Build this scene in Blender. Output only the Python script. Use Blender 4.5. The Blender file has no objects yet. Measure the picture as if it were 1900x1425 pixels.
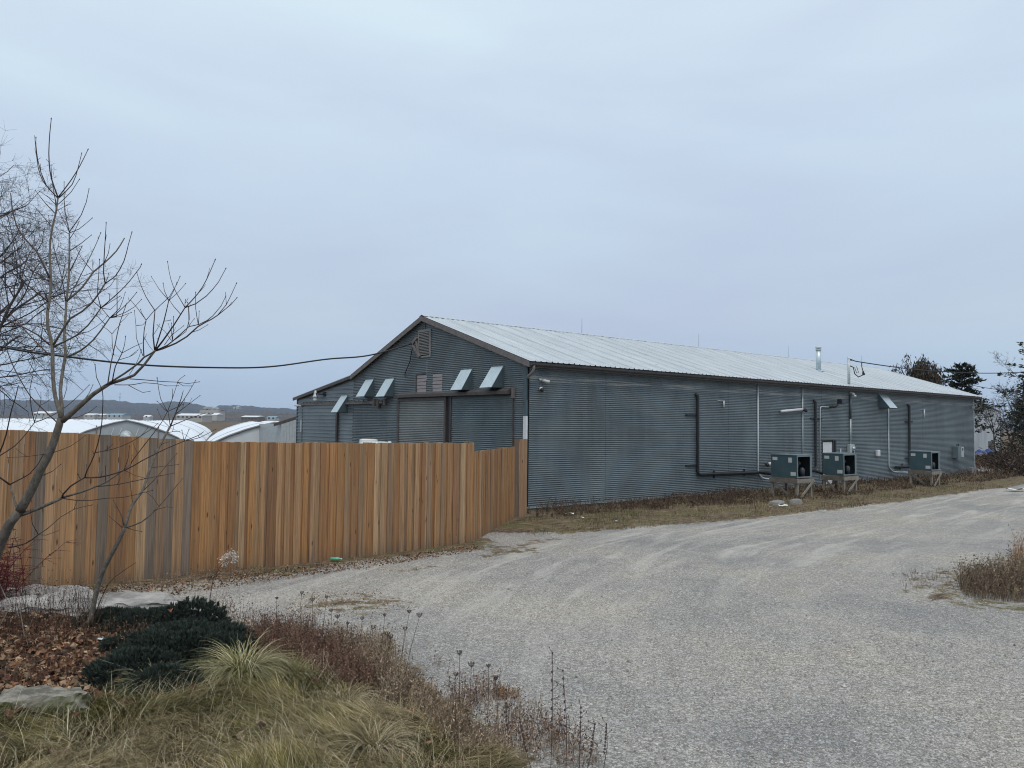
import bpy, bmesh, math, random
import numpy as np
from mathutils import Vector, Matrix

sc = bpy.context.scene
C = sc.collection
rad = math.radians

# ------------------------------------------------------------------ camera
H = 2.5
CAM = np.array([-14.777, -17.493, H])
RIGHT0 = np.array([math.sin(rad(51)), -math.cos(rad(51)), 0.0])   # horizontal right of the viewer
FWD0 = np.array([math.cos(rad(51)), math.sin(rad(51)), 0.0])      # horizontal forward
UP0 = np.array([0, 0, 1.0])
pitch, roll = rad(2.93), rad(0.70)
fwd = FWD0 * math.cos(pitch) + UP0 * math.sin(pitch)
up_ = UP0 * math.cos(pitch) - FWD0 * math.sin(pitch)
cr = RIGHT0 * math.cos(roll) + up_ * math.sin(roll)
cu = up_ * math.cos(roll) - RIGHT0 * math.sin(roll)
camd = bpy.data.cameras.new('camera')
cam = bpy.data.objects.new('camera', camd); C.objects.link(cam)
m = Matrix(((cr[0], cu[0], -fwd[0], CAM[0]), (cr[1], cu[1], -fwd[1], CAM[1]), (cr[2], cu[2], -fwd[2], CAM[2]), (0, 0, 0, 1)))
cam.matrix_world = m
camd.sensor_width = 36.0
camd.lens = 36.0 * 1427 / 1900
camd.clip_start = 0.1; camd.clip_end = 9000
sc.camera = cam

# ------------------------------------------------------------------ sky, sun, exposure
W = bpy.data.worlds.new('World'); sc.world = W; W.use_nodes = True
SUN_EL, SUN_AZ = rad(62), rad(240)          # azimuth measured from +X anticlockwise: behind-left of the viewer
nt = W.node_tree; nt.nodes.clear()
N = nt.nodes.new; L = nt.links.new
out = N('ShaderNodeOutputWorld'); bg = N('ShaderNodeBackground')
sky = N('ShaderNodeTexSky'); sky.sky_type = 'NISHITA'; sky.sun_disc = False
sky.sun_elevation = SUN_EL; sky.sun_rotation = rad(90) - SUN_AZ
bgs = N('ShaderNodeBackground'); bgs.inputs[1].default_value = 0.08
L(sky.outputs[0], bgs.inputs[0])
tc = N('ShaderNodeTexCoord'); sep = N('ShaderNodeSeparateXYZ'); L(tc.outputs['Generated'], sep.inputs[0])
ramp = N('ShaderNodeValToRGB'); L(sep.outputs[2], ramp.inputs[0])
cr_ = ramp.color_ramp
cr_.elements[0].position = 0.0; cr_.elements[0].color = (0.40, 0.545, 0.73, 1)
cr_.elements[1].position = 1.0; cr_.elements[1].color = (1.12, 1.16, 1.18, 1)
for p, c in ((0.05, (0.44, 0.58, 0.755)), (0.13, (0.53, 0.635, 0.775)), (0.22, (0.56, 0.68, 0.825)), (0.34, (0.63, 0.77, 0.90)), (0.5, (0.70, 0.84, 0.95))):
    e = cr_.elements.new(p); e.color = (*c, 1)
# soft stratus: stretched noise of the direction vector projected on a cloud ceiling
vm = N('ShaderNodeVectorMath'); vm.operation = 'MULTIPLY'; vm.inputs[1].default_value = (1.0, 1.0, 4.2); L(tc.outputs['Generated'], vm.inputs[0])
n1 = N('ShaderNodeTexNoise'); n1.inputs['Scale'].default_value = 1.9; n1.inputs['Detail'].default_value = 6; n1.inputs['Roughness'].default_value = 0.50
n1.inputs['Distortion'].default_value = 0.35
L(vm.outputs[0], n1.inputs['Vector'])
r1 = N('ShaderNodeMapRange'); r1.inputs[1].default_value = 0.33; r1.inputs[2].default_value = 0.67; r1.inputs[3].default_value = 0.0; r1.inputs[4].default_value = 1.0
L(n1.outputs[0], r1.inputs[0])
mixc = N('ShaderNodeMix'); mixc.data_type = 'RGBA'; mixc.blend_type = 'MULTIPLY'; mixc.inputs[0].default_value = 1.0
tint = N('ShaderNodeMix'); tint.data_type = 'RGBA'; L(r1.outputs[0], tint.inputs[0])
tint.inputs[6].default_value = (0.945, 0.925, 0.97, 1); tint.inputs[7].default_value = (1.045, 1.05, 1.03, 1)
L(ramp.outputs[0], mixc.inputs[6]); L(tint.outputs[2], mixc.inputs[7])
L(mixc.outputs[2], bg.inputs[0]); bg.inputs[1].default_value = 1.0
mx = N('ShaderNodeMixShader'); mx.inputs[0].default_value = 0.93
L(bgs.outputs[0], mx.inputs[1]); L(bg.outputs[0], mx.inputs[2]); L(mx.outputs[0], out.inputs[0])
sd = bpy.data.lights.new('sun', 'SUN'); sd.energy = 1.2; sd.angle = rad(14); sd.color = (1.0, 0.95, 0.88)
so = bpy.data.objects.new('sun', sd); C.objects.link(so)
sdir = Vector((math.cos(SUN_EL) * math.cos(SUN_AZ), math.cos(SUN_EL) * math.sin(SUN_AZ), math.sin(SUN_EL)))
so.rotation_euler = sdir.to_track_quat('Z', 'Y').to_euler(); so.location = (0, -10, 60)
sc.view_settings.view_transform = 'Standard'; sc.view_settings.look = 'None'
sc.view_settings.exposure = 0.0; sc.view_settings.gamma = 1.0; sc.view_settings.use_curve_mapping = False
sc.render.engine = 'CYCLES'
sc.cycles.pixel_filter_type = 'BLACKMAN_HARRIS'; sc.cycles.filter_width = 1.1

# ------------------------------------------------------------------ helpers
rng = np.random.default_rng(7)
rnd = random.Random(11)
ORG = {}

def tagit(o, label=None, cat=None, group=None, kind=None):
    if label: o['label'] = label
    if cat: o['category'] = cat
    if group: o['group'] = group
    if kind: o['kind'] = kind
    return o

def thing(name, loc, label, cat, group=None):
    o = bpy.data.objects.new(name, None); C.objects.link(o)
    o.location = loc; o.empty_display_size = 0.3
    ORG[o.name] = np.array(loc, float)
    return tagit(o, label, cat, group)

def link(o, parent, org):
    C.objects.link(o)
    if parent is not None:
        o.parent = parent
    ORG[o.name] = np.array(org, float)
    return o

class MB:
    def __init__(s): s.v = []; s.f = []
    def add(s, vs, fs):
        b = len(s.v); s.v += [tuple(map(float, p)) for p in vs]; s.f += [tuple(b + i for i in f) for f in fs]; return s
    def box(s, a, b, j=0.0):
        x0, y0, z0 = a; x1, y1, z1 = b
        vs = [(x0, y0, z0), (x1, y0, z0), (x1, y1, z0), (x0, y1, z0), (x0, y0, z1), (x1, y0, z1), (x1, y1, z1), (x0, y1, z1)]
        if j: vs = [tuple(c + rnd.uniform(-j, j) for c in p) for p in vs]
        return s.add(vs, [(0, 3, 2, 1), (4, 5, 6, 7), (0, 1, 5, 4), (1, 2, 6, 5), (2, 3, 7, 6), (3, 0, 4, 7)])
    def beam(s, p, q, w, t, up=(0, 0, 1)):
        p = Vector(p); q = Vector(q); d = (q - p).normalized(); u = Vector(up)
        a = d.cross(u)
        if a.length < 1e-4: a = d.cross(Vector((1, 0, 0)))
        a.normalize(); b = a.cross(d).normalized()
        vs = []
        for e in (p, q):
            for i, k in ((-1, -1), (1, -1), (1, 1), (-1, 1)): vs.append(e + a * (w / 2 * i) + b * (t / 2 * k))
        return s.add(vs, [(0, 1, 2, 3), (7, 6, 5, 4), (0, 4, 5, 1), (1, 5, 6, 2), (2, 6, 7, 3), (3, 7, 4, 0)])
    def tube(s, pts, r, n=8, caps=True):
        pts = [Vector(p) for p in pts]; k = len(pts)
        rs = r if hasattr(r, '__len__') else [r] * k
        b0 = len(s.v); prev = None
        for i, p in enumerate(pts):
            d = (pts[min(i + 1, k - 1)] - pts[max(i - 1, 0)])
            d = d.normalized() if d.length > 1e-9 else Vector((0, 0, 1))
            if prev is None:
                a = d.cross(Vector((0, 0, 1)))
                if a.length < 0.05: a = d.cross(Vector((1, 0, 0)))
            else: a = prev - d * prev.dot(d)
            a.normalize(); prev = a; b = d.cross(a)
            for j in range(n):
                t = 2 * math.pi * j / n
                s.v.append(tuple(p + (a * math.cos(t) + b * math.sin(t)) * rs[i]))
        for i in range(k - 1):
            for j in range(n):
                j2 = (j + 1) % n
                s.f.append((b0 + i * n + j, b0 + i * n + j2, b0 + (i + 1) * n + j2, b0 + (i + 1) * n + j))
        if caps:
            s.f.append(tuple(b0 + j for j in reversed(range(n)))); s.f.append(tuple(b0 + (k - 1) * n + j for j in range(n)))
        return s
    def prism(s, poly, off):
        """poly: 3-D outline; off: extrusion vector"""
        n = len(poly); q = [tuple(Vector(p) + Vector(off)) for p in poly]
        return s.add(list(poly) + q, [tuple(range(n))[::-1], tuple(range(n, 2 * n))] + [(i, (i + 1) % n, n + (i + 1) % n, n + i) for i in range(n)])
    def build(s, name, mat, parent=None, smooth=False, bevel=0.0, fixn=False):
        org = ORG.get(parent.name, np.zeros(3)) if parent is not None else np.zeros(3)
        me = bpy.data.meshes.new(name)
        me.from_pydata([(x - org[0], y - org[1], z - org[2]) for x, y, z in s.v], [], s.f)
        if fixn or smooth:
            bm = bmesh.new(); bm.from_mesh(me); bmesh.ops.recalc_face_normals(bm, faces=bm.faces); bm.to_mesh(me); bm.free()
        if smooth:
            me.polygons.foreach_set('use_smooth', [True] * len(me.polygons))
        me.materials.append(mat); me.update()
        o = bpy.data.objects.new(name, me); link(o, parent, org)
        if bevel:
            md = o.modifiers.new('bevel', 'BEVEL'); md.width = bevel; md.segments = 2; md.limit_method = 'ANGLE'; md.angle_limit = rad(40)
        return o

def npmesh(name, V, F, mat, parent=None, tint=None, smooth=False):
    """V (n,3), F (m,3|4) numpy; tint: (n,3) point colour of the thing itself"""
    org = ORG.get(parent.name, np.zeros(3)) if parent is not None else np.zeros(3)
    V = np.asarray(V, np.float32) - org.astype(np.float32); F = np.asarray(F, np.int32)
    me = bpy.data.meshes.new(name); k = F.shape[1]
    me.vertices.add(len(V)); me.vertices.foreach_set('co', V.ravel())
    me.loops.add(F.size); me.loops.foreach_set('vertex_index', F.ravel())
    me.polygons.add(len(F)); me.polygons.foreach_set('loop_start', np.arange(0, F.size, k, dtype=np.int32))
    me.polygons.foreach_set('use_smooth', np.full(len(F), smooth))
    me.update(calc_edges=True)
    if tint is not None:
        a = me.color_attributes.new('tint', 'FLOAT_COLOR', 'POINT')
        t = np.ones((len(V), 4), np.float32); t[:, :3] = tint; a.data.foreach_set('color', t.ravel())
    me.materials.append(mat)
    o = bpy.data.objects.new(name, me); link(o, parent, org)
    return o

# value noise, numpy
_T = rng.random((256, 256))
def vnoise(x, y):
    x = np.asarray(x, float); y = np.asarray(y, float)
    xi = np.floor(x).astype(int); yi = np.floor(y).astype(int); fx = x - xi; fy = y - yi
    fx = fx * fx * (3 - 2 * fx); fy = fy * fy * (3 - 2 * fy)
    g = lambda i, j: _T[i % 256, j % 256]
    return (g(xi, yi) * (1 - fx) + g(xi + 1, yi) * fx) * (1 - fy) + (g(xi, yi + 1) * (1 - fx) + g(xi + 1, yi + 1) * fx) * fy
def fbm(x, y, o=4):
    s = 0; a = 0.5
    for i in range(o): s = s + a * vnoise(x * 2 ** i + 17 * i, y * 2 ** i + 31 * i); a *= 0.5
    return s

# ------------------------------------------------------------------ materials
def mat(name, col=(0.5, 0.5, 0.5), rough=0.7, metal=0.0, spec=0.5):
    m = bpy.data.materials.new(name); m.use_nodes = True
    b = m.node_tree.nodes['Principled BSDF']
    b.inputs['Base Color'].default_value = (*col, 1); b.inputs['Roughness'].default_value = rough; b.inputs['Metallic'].default_value = metal
    b.inputs['Specular IOR Level'].default_value = spec
    return m
def nodes(m):
    nt = m.node_tree; return nt.nodes.new, nt.links.new, nt.nodes['Principled BSDF']
def mapped(m, scale=(1, 1, 1), coord='Object', rot=(0, 0, 0), rand=False):
    N, L, b = nodes(m)
    tc = N('ShaderNodeTexCoord'); mp = N('ShaderNodeMapping'); L(tc.outputs[coord], mp.inputs[0])
    mp.inputs['Scale'].default_value = scale; mp.inputs['Rotation'].default_value = rot
    if rand:
        oi = N('ShaderNodeObjectInfo'); mu = N('ShaderNodeVectorMath'); mu.operation = 'SCALE'
        cb = N('ShaderNodeCombineXYZ'); L(oi.outputs['Random'], cb.inputs[0]); L(oi.outputs['Random'], cb.inputs[1]); L(oi.outputs['Random'], cb.inputs[2])
        L(cb.outputs[0], mu.inputs[0]); mu.inputs['Scale'].default_value = 57.0; L(mu.outputs[0], mp.inputs['Location'])
    return mp
def noise(m, vec, scale=5, detail=4, rough=0.55, dist=0.0):
    N, L, b = nodes(m); n = N('ShaderNodeTexNoise')
    n.inputs['Scale'].default_value = scale; n.inputs['Detail'].default_value = detail; n.inputs['Roughness'].default_value = rough; n.inputs['Distortion'].default_value = dist
    L(vec, n.inputs['Vector']); return n.outputs[0]
def cramp(m, fac, stops):
    N, L, b = nodes(m); r = N('ShaderNodeValToRGB'); L(fac, r.inputs[0]); e = r.color_ramp.elements
    e[0].position = stops[0][0]; e[0].color = (*stops[0][1], 1); e[1].position = stops[-1][0]; e[1].color = (*stops[-1][1], 1)
    for p, c in stops[1:-1]: k = e.new(p); k.color = (*c, 1)
    return r.outputs[0]
def rng_(m, v, a, b_, c=0.0, d=1.0):
    N, L, b = nodes(m); r = N('ShaderNodeMapRange'); L(v, r.inputs[0])
    r.inputs[1].default_value = a; r.inputs[2].default_value = b_; r.inputs[3].default_value = c; r.inputs[4].default_value = d; return r.outputs[0]
def mix(m, f, a, b_, mode='MIX'):
    N, L, b = nodes(m); x = N('ShaderNodeMix'); x.data_type = 'RGBA'; x.blend_type = mode
    for i, v in ((0, f), (6, a), (7, b_)):
        if isinstance(v, (int, float)): x.inputs[i].default_value = v
        elif isinstance(v, tuple): x.inputs[i].default_value = (*v, 1)
        else: L(v, x.inputs[i])
    return x.outputs[2]
def mth(m, op, a, b_=None):
    N, L, b = nodes(m); x = N('ShaderNodeMath'); x.operation = op
    for i, v in ((0, a), (1, b_)):
        if v is None: continue
        if isinstance(v, (int, float)): x.inputs[i].default_value = v
        else: L(v, x.inputs[i])
    return x.outputs[0]
def bump(m, h, strength=0.3, dist=0.01):
    N, L, b = nodes(m); x = N('ShaderNodeBump'); x.inputs['Strength'].default_value = strength; x.inputs['Distance'].default_value = dist
    L(h, x.inputs['Height']); L(x.outputs[0], b.inputs['Normal'])
def setc(m, c):
    N, L, b = nodes(m); L(c, b.inputs['Base Color'])

def speck(name, c1, c2, scale=6, rough=0.7, metal=0.0, bmp=0.15, detail=5, stretch=(1, 1, 1), coord='Object', rand=False):
    m = mat(name, c1, rough, metal); mp = mapped(m, stretch, coord, rand=rand)
    n = noise(m, mp.outputs[0], scale, detail, 0.6)
    setc(m, mix(m, rng_(m, n, 0.3, 0.7), c1, c2))
    if bmp: bump(m, noise(m, mp.outputs[0], scale * 5, 4), bmp, 0.01)
    return m

def tintmat(name, rough=0.8, trans=0.0, var=0.25):
    m = mat(name, (0.2, 0.2, 0.2), rough, 0, 0.25); N, L, b = nodes(m)
    at = N('ShaderNodeAttribute'); at.attribute_name = 'tint'
    mp = mapped(m); n = noise(m, mp.outputs[0], 40, 3)
    setc(m, mix(m, 1.0, at.outputs['Color'], cramp(m, n, [(0.3, (1 - var,) * 3), (0.7, (1 + var,) * 3)]), 'MULTIPLY'))
    return m

# painted corrugated iron, slate blue-green, streaked and scuffed
def siding_mat(name, c=(0.170, 0.206, 0.222)):
    m = mat(name, c, 0.36, 0.2, 0.6)
    mp = mapped(m, (1, 1, 1)); big = noise(m, mp.outputs[0], 0.55, 4, 0.6)
    mv = mapped(m, (2.2, 2.2, 0.22)); streak = noise(m, mv.outputs[0], 1.6, 5, 0.65)
    mh = mapped(m, (0.35, 0.35, 7.0)); hor = noise(m, mh.outputs[0], 2.2, 4, 0.6)
    d = tuple(x * 0.78 for x in c); l = tuple(x * 1.25 for x in c)
    col = mix(m, rng_(m, streak, 0.35, 0.7), d, c)
    col = mix(m, rng_(m, big, 0.42, 0.72), col, l)
    col = mix(m, rng_(m, hor, 0.52, 0.75, 0, 0.5), col, (c[0] * 1.45, c[1] * 1.4, c[2] * 1.35))
    # pale chalked scuffs in a broken band below the eaves, and a whitish flashing at the foot
    N, L, b = nodes(m); tcg = N('ShaderNodeTexCoord'); sp = N('ShaderNodeSeparateXYZ'); L(tcg.outputs['Object'], sp.inputs[0])
    z = sp.outputs[2]
    band = mth(m, 'MULTIPLY', mth(m, 'MULTIPLY', rng_(m, z, 3.74, 3.79), rng_(m, z, 3.98, 3.9)), rng_(m, sp.outputs[1], 0.06, 0.03))
    patch = noise(m, mapped(m, (0.28, 0.28, 9.0)).outputs[0], 1.7, 5, 0.7)
    col = mix(m, mth(m, 'MULTIPLY', band, rng_(m, patch, 0.48, 0.56, 0, 0.9)), col, (0.42, 0.42, 0.40))
    rust = noise(m, mapped(m, (1.3, 1.3, 0.7)).outputs[0], 3.1, 6, 0.75)
    col = mix(m, rng_(m, rust, 0.69, 0.78, 0, 0.6), col, (0.13, 0.10, 0.085))
    splash = mth(m, 'MULTIPLY', rng_(m, z, 0.5, 0.0), rng_(m, noise(m, mp.outputs[0], 2.5, 5, 0.7), 0.35, 0.65))
    col = mix(m, mth(m, 'MULTIPLY', splash, 0.55), col, (0.22, 0.215, 0.20))
    setc(m, col); bump(m, noise(m, mp.outputs[0], 14, 4), 0.12, 0.01)
    return m
M = {}
M['siding'] = siding_mat('slate_painted_corrugated_iron')
M['siding_door'] = siding_mat('door_painted_corrugated_iron', (0.155, 0.195, 0.208))
M['siding_worn'] = siding_mat('sun_worn_door_iron', (0.215, 0.235, 0.235))
M['trim'] = speck('brown_painted_trim', (0.062, 0.052, 0.05), (0.10, 0.088, 0.085), 5, 0.55, 0.1, 0.1, stretch=(1, 1, 1))
M['trim_light'] = speck('weathered_grey_brown_trim', (0.12, 0.105, 0.10), (0.20, 0.18, 0.175), 6, 0.7)
M['galv'] = speck('galvanised_sheet', (0.56, 0.64, 0.67), (0.44, 0.53, 0.57), 9, 0.32, 0.45, 0.05)
M['galv_side'] = speck('dark_slate_sheet', (0.085, 0.125, 0.14), (0.065, 0.10, 0.115), 7, 0.5, 0.2, 0.05)  # darker slate tone for hood sides and small trims
M['white'] = speck('white_paint', (0.72, 0.73, 0.73), (0.58, 0.59, 0.6), 8, 0.5, 0, 0.05)
M['pvc'] = speck('pale_conduit', (0.52, 0.56, 0.57), (0.40, 0.44, 0.45), 8, 0.45, 0.2, 0.03)
M['black'] = speck('black_pipe_wrap', (0.012, 0.014, 0.018), (0.025, 0.027, 0.032), 20, 0.55, 0, 0.2)
M['cable'] = mat('cable_rubber', (0.015, 0.016, 0.02), 0.6)
M['pink'] = speck('faded_board_paint', (0.36, 0.33, 0.34), (0.28, 0.25, 0.26), 14, 0.75, 0, 0.2, stretch=(1, 1, 3))
M['louver'] = speck('dusty_louvre_paint', (0.27, 0.265, 0.26), (0.18, 0.17, 0.165), 14, 0.8)
M['hvac'] = speck('dark_teal_cabinet_paint', (0.055, 0.10, 0.115), (0.075, 0.125, 0.14), 3, 0.42, 0.25, 0.03)
M['hvac_edge'] = speck('grey_cabinet_edge', (0.20, 0.25, 0.27), (0.15, 0.195, 0.21), 6, 0.45, 0.3, 0.03)
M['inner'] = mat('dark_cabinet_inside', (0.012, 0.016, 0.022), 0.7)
M['fan'] = mat('fan_blade_grey', (0.05, 0.06, 0.07), 0.5, 0.3)
M['sticker'] = speck('printed_sticker', (0.62, 0.64, 0.63), (0.35, 0.38, 0.38), 60, 0.5, 0, 0, stretch=(1, 1, 3))
M['lumber'] = speck('weathered_lumber', (0.17, 0.145, 0.115), (0.32, 0.29, 0.24), 3, 0.85, 0, 0.4, stretch=(3, 3, 1), rand=True)
M['lumber_d'] = speck('dark_lumber', (0.10, 0.085, 0.07), (0.20, 0.175, 0.145), 5, 0.85, 0, 0.4, rand=True)  # darker lumber for the side, back and deck members of the stands
M['concrete'] = speck('foundation_concrete', (0.26, 0.255, 0.24), (0.17, 0.165, 0.155), 4, 0.9, 0, 0.4)
M['globe'] = mat('lamp_glass', (0.75, 0.78, 0.76), 0.2)
M['poly'] = speck('white_tank_plastic', (0.74, 0.76, 0.74), (0.62, 0.65, 0.62), 3, 0.35)
M['glassdark'] = mat('camera_lens', (0.02, 0.02, 0.025), 0.1)

# roof sheet
m = M['roof'] = mat('galvanised_roof_sheet', (0.6, 0.66, 0.7), 0.34, 0.35)
mp = mapped(m, (1, 1, 1)); st = mapped(m, (2.5, 0.35, 0.35), rand=True)
N_, L_, b_ = nodes(m); oi = N_('ShaderNodeObjectInfo')
base = mix(m, rng_(m, noise(m, st.outputs[0], 2.0, 5, 0.65), 0.3, 0.7), (0.45, 0.49, 0.515), (0.60, 0.645, 0.67))
base = mix(m, mth(m, 'MULTIPLY', oi.outputs['Random'], 0.35), base, (0.41, 0.445, 0.47))
scr = noise(m, mapped(m, (5, 0.9, 0.9), rand=True).outputs[0], 2.4, 6, 0.75)
base = mix(m, rng_(m, scr, 0.60, 0.68, 0, 0.6), base, (0.22, 0.23, 0.23))
setc(m, base); bump(m, noise(m, mp.outputs[0], 10, 3), 0.05, 0.01)

# cedar board: each board picks its own stain from its random number
m = M['board'] = mat('cedar_board', (0.2, 0.12, 0.06), 0.78, 0, 0.3)
N_, L_, b_ = nodes(m); oi = N_('ShaderNodeObjectInfo')
g = mapped(m, (5.5, 1.0, 1.3), rand=True); grain = noise(m, g.outputs[0], 1.4, 6, 0.6, 0.6)
g2 = mapped(m, (1.6, 1.0, 2.2), rand=True); blot = noise(m, g2.outputs[0], 1.6, 5, 0.65)
oc = N_('ShaderNodeObjectInfo')
col = mix(m, 1.0, oc.outputs['Color'], cramp(m, grain, [(0.3, (0.55, 0.53, 0.52)), (0.5, (0.95, 0.95, 0.95)), (0.7, (1.3, 1.3, 1.28))]), 'MULTIPLY')
col = mix(m, rng_(m, blot, 0.5, 0.78, 0, 0.55), col, (0.12, 0.095, 0.075))
col = mix(m, rng_(m, noise(m, g2.outputs[0], 3.3, 5, 0.6), 0.6, 0.8, 0, 0.5), col, (0.36, 0.25, 0.15))
kn = N_('ShaderNodeTexVoronoi'); kn.inputs['Scale'].default_value = 1.0
L_(mapped(m, (1.1, 1.0, 4.5), rand=True).outputs[0], kn.inputs['Vector'])
col = mix(m, rng_(m, kn.outputs['Distance'], 0.13, 0.06, 0, 0.85), col, (0.045, 0.025, 0.015))
tg = N_('ShaderNodeTexCoord'); sz = N_('ShaderNodeSeparateXYZ'); L_(tg.outputs['Object'], sz.inputs[0])
foot = mth(m, 'MULTIPLY', rng_(m, sz.outputs[2], 0.14, 0.0), rng_(m, blot, 0.3, 0.6))
col = mix(m, mth(m, 'MULTIPLY', foot, 0.6), col, (0.10, 0.09, 0.075))
setc(m, col); bump(m, grain, 0.35, 0.004)

def barkmat(name, c1, c2, sc_=30):
    m = mat(name, c1, 0.85, 0, 0.3); mp = mapped(m, (1, 1, 0.6))
    n = noise(m, mp.outputs[0], sc_, 5, 0.7); setc(m, mix(m, rng_(m, n, 0.35, 0.65), c1, c2)); bump(m, n, 0.4, 0.006); return m
M['bark'] = barkmat('grey_bark', (0.075, 0.064, 0.052), (0.17, 0.15, 0.125))
M['bark_pale'] = barkmat('pale_young_bark', (0.22, 0.20, 0.17), (0.32, 0.295, 0.25))
M['twig'] = barkmat('dark_twig_bark', (0.05, 0.033, 0.032), (0.10, 0.07, 0.062), 60)
M['twig_far'] = barkmat('far_twig_bark', (0.045, 0.038, 0.04), (0.075, 0.062, 0.06), 12)
M['red'] = barkmat('wine_red_twig', (0.06, 0.012, 0.016), (0.11, 0.022, 0.028), 40)
M['tint'] = tintmat('dry_foliage')
M['tint_soft'] = tintmat('green_needles', 0.75, var=0.35)
M['stone'] = speck('pale_limestone', (0.46, 0.44, 0.42), (0.12, 0.11, 0.10), 3, 0.9, 0, 1.0, 10, stretch=(1, 1, 5))
m = M['mossstone'] = mat('mossy_limestone', (0.35, 0.34, 0.3), 0.9)
mp = mapped(m); n = noise(m, mp.outputs[0], 9, 8, 0.65)
N_, L_, b_ = nodes(m); ge = N_('ShaderNodeNewGeometry'); se = N_('ShaderNodeSeparateXYZ'); L_(ge.outputs['Normal'], se.inputs[0])
setc(m, mix(m, mth(m, 'MULTIPLY', rng_(m, se.outputs[2], 0.85, 0.45), rng_(m, n, 0.3, 0.5)), mix(m, rng_(m, n, 0.4, 0.6), (0.11, 0.10, 0.08), (0.29, 0.275, 0.235)), (0.075, 0.08, 0.025)))
bump(m, n, 1.0, 0.05)

# ------------------------------------------------------------------ ground
# survey points in the viewer's ground frame: (to the right, forward, height)
SURVEY = [(-7.1, 10.6, .16), (-5.9, 11.3, .07), (-5.4, 11.8, .04), (-4.7, 12.4, -.02), (-4.1, 13.2, -.06), (-3.1, 14.0, -.12), (-2.0, 15.0, -.13), (-.8, 16.9, -.08),
          (-8.4, 9.8, .2), (-10, 9, .25), (-.1, 19, -.12), (.4, 21.3, -.12), (-9, 5, .45), (-6, 3, .6), (-4.2, 5.5, .5), (-3, 7, .36), (-5, 8.2, .33), (-4, 9.6, .2), (-2.3, 8.4, .16),
          (-2, 4.2, .52), (-1.1, 3.6, .5), (-.4, 4.4, .28), (.1, 3.2, .4), (-1.2, 6.2, .26), (-.6, 7.6, .08), (.4, 5.6, .05), (.9, 4.5, .04), (1.6, 3.6, .05), (2.4, 5, .0), (1.2, 7, .0), (-1.2, 10, .0), (-2.4, 11, .0),
          (0, 0, .78), (-3, 0, .8), (-3, -4, .8), (2, 0, .6), (0, 12, 0), (4, 8, 0), (4, 3, .05), (7, 6, 0), (3, 14, 0), (5, 18, 0), (0, 15, -.03), (1.5, 19, -.05)]
SV = np.array(SURVEY)
def hgt(x, y):
    x = np.asarray(x, float); y = np.asarray(y, float)
    dx = x - CAM[0]; dy = y - CAM[1]
    u = dx * RIGHT0[0] + dy * RIGHT0[1]; v = dx * FWD0[0] + dy * FWD0[1]
    num = 0; den = 0.02
    for a, b, z in SURVEY:
        s = 0.13 * abs(b) + 0.45
        w = np.exp(-((u - a) ** 2 + (v - b) ** 2) / (2 * s * s)); num = num + w * z; den = den + w
    z = num / den
    d = np.hypot(u, v)
    far = np.clip((y - 8) / 25, 0, 1) * np.clip((12 - x) / 20, 0, 1)      # the fields behind lie a little lower
    z = z - 1.55 * far * far * (3 - 2 * far)
    return z
def ray(px, py):
    return cr * ((px - 950) / 1427) - cu * ((py - 712.5) / 1427) + fwd
def at(px, py, dz=0.0):
    """where the line of sight of a photograph pixel meets the ground"""
    r = ray(px, py); t = (dz - H) / r[2]
    for i in range(12):
        p = CAM + r * t; t = 0.5 * t + 0.5 * ((hgt(p[0], p[1]) + dz - H) / r[2])
    p = CAM + r * t; return np.array([p[0], p[1], float(hgt(p[0], p[1]))])
def inpoly(x, y, poly):
    ins = np.zeros(np.shape(x), bool); n = len(poly)
    for i in range(n):
        x1, y1 = poly[i][:2]; x2, y2 = poly[(i + 1) % n][:2]
        if y1 == y2: continue
        c = ((y1 > y) != (y2 > y)) & (x < (x2 - x1) * (y - y1) / (y2 - y1) + x1); ins ^= c
    return ins
def sdist(x, y, poly):
    """distance to polygon edge, negative inside"""
    d = np.full(np.shape(x), 1e9); n = len(poly)
    for i in range(n):
        ax, ay = poly[i][:2]; bx, by = poly[(i + 1) % n][:2]; vx, vy = bx - ax, by - ay
        t = np.clip(((x - ax) * vx + (y - ay) * vy) / (vx * vx + vy * vy + 1e-9), 0, 1)
        d = np.minimum(d, np.hypot(x - ax - t * vx, y - ay - t * vy))
    return np.where(inpoly(x, y, poly), -d, d)

BED = [(-60, -4.95), (-13.4, -4.8), (-12.9, -5.6), (-12.0, -6.7), (-11.75, -7.9), (-11.1, -8.9), (-10.75, -9.9), (-10.8, -11.1), (-11.0, -12.3), (-11.2, -13.2), (-11.2, -14.6), (-11, -17), (-12, -30), (-60, -30)]
LAWN = [at(px, py)[:2] for px, py in [(-40, 1335), (60, 1318), (200, 1300), (300, 1302), (370, 1285), (470, 1262), (560, 1235), (640, 1270), (730, 1310), (800, 1350), (850, 1385), (930, 1424)]] + [np.array((-12.2, -16)), np.array((-12.5, -20)), np.array((-22, -24)), np.array((-24, -15))]
FENCE = [(-60, -4.9), (-14.5, -4.86), (-13.4, -4.76), (-11.5, -4.56), (-9.5, -4.38), (-6.7, -4.1), (-4.78, -3.9), (-1.4, -1.15)]
def fence_y(x): return np.interp(x, [p[0] for p in FENCE], [p[1] for p in FENCE])
VX = [-4.3, -3.6, -3.0, -1.8, -0.1, 2.6, 6, 9, 15, 24, 34, 60, 300]
VY = [-3.4, -3.35, -3.7, -4.4, -4.75, -5.15, -5.5, -5.6, -5.6, -5.2, -4.0, -1, 0]
PATCH = [at(px, py)[:2] for px, py in [(1790, 1082), (1850, 1062), (1930, 1040), (2100, 1040), (2150, 1150), (1960, 1128), (1850, 1116), (1790, 1110)]]

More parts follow.
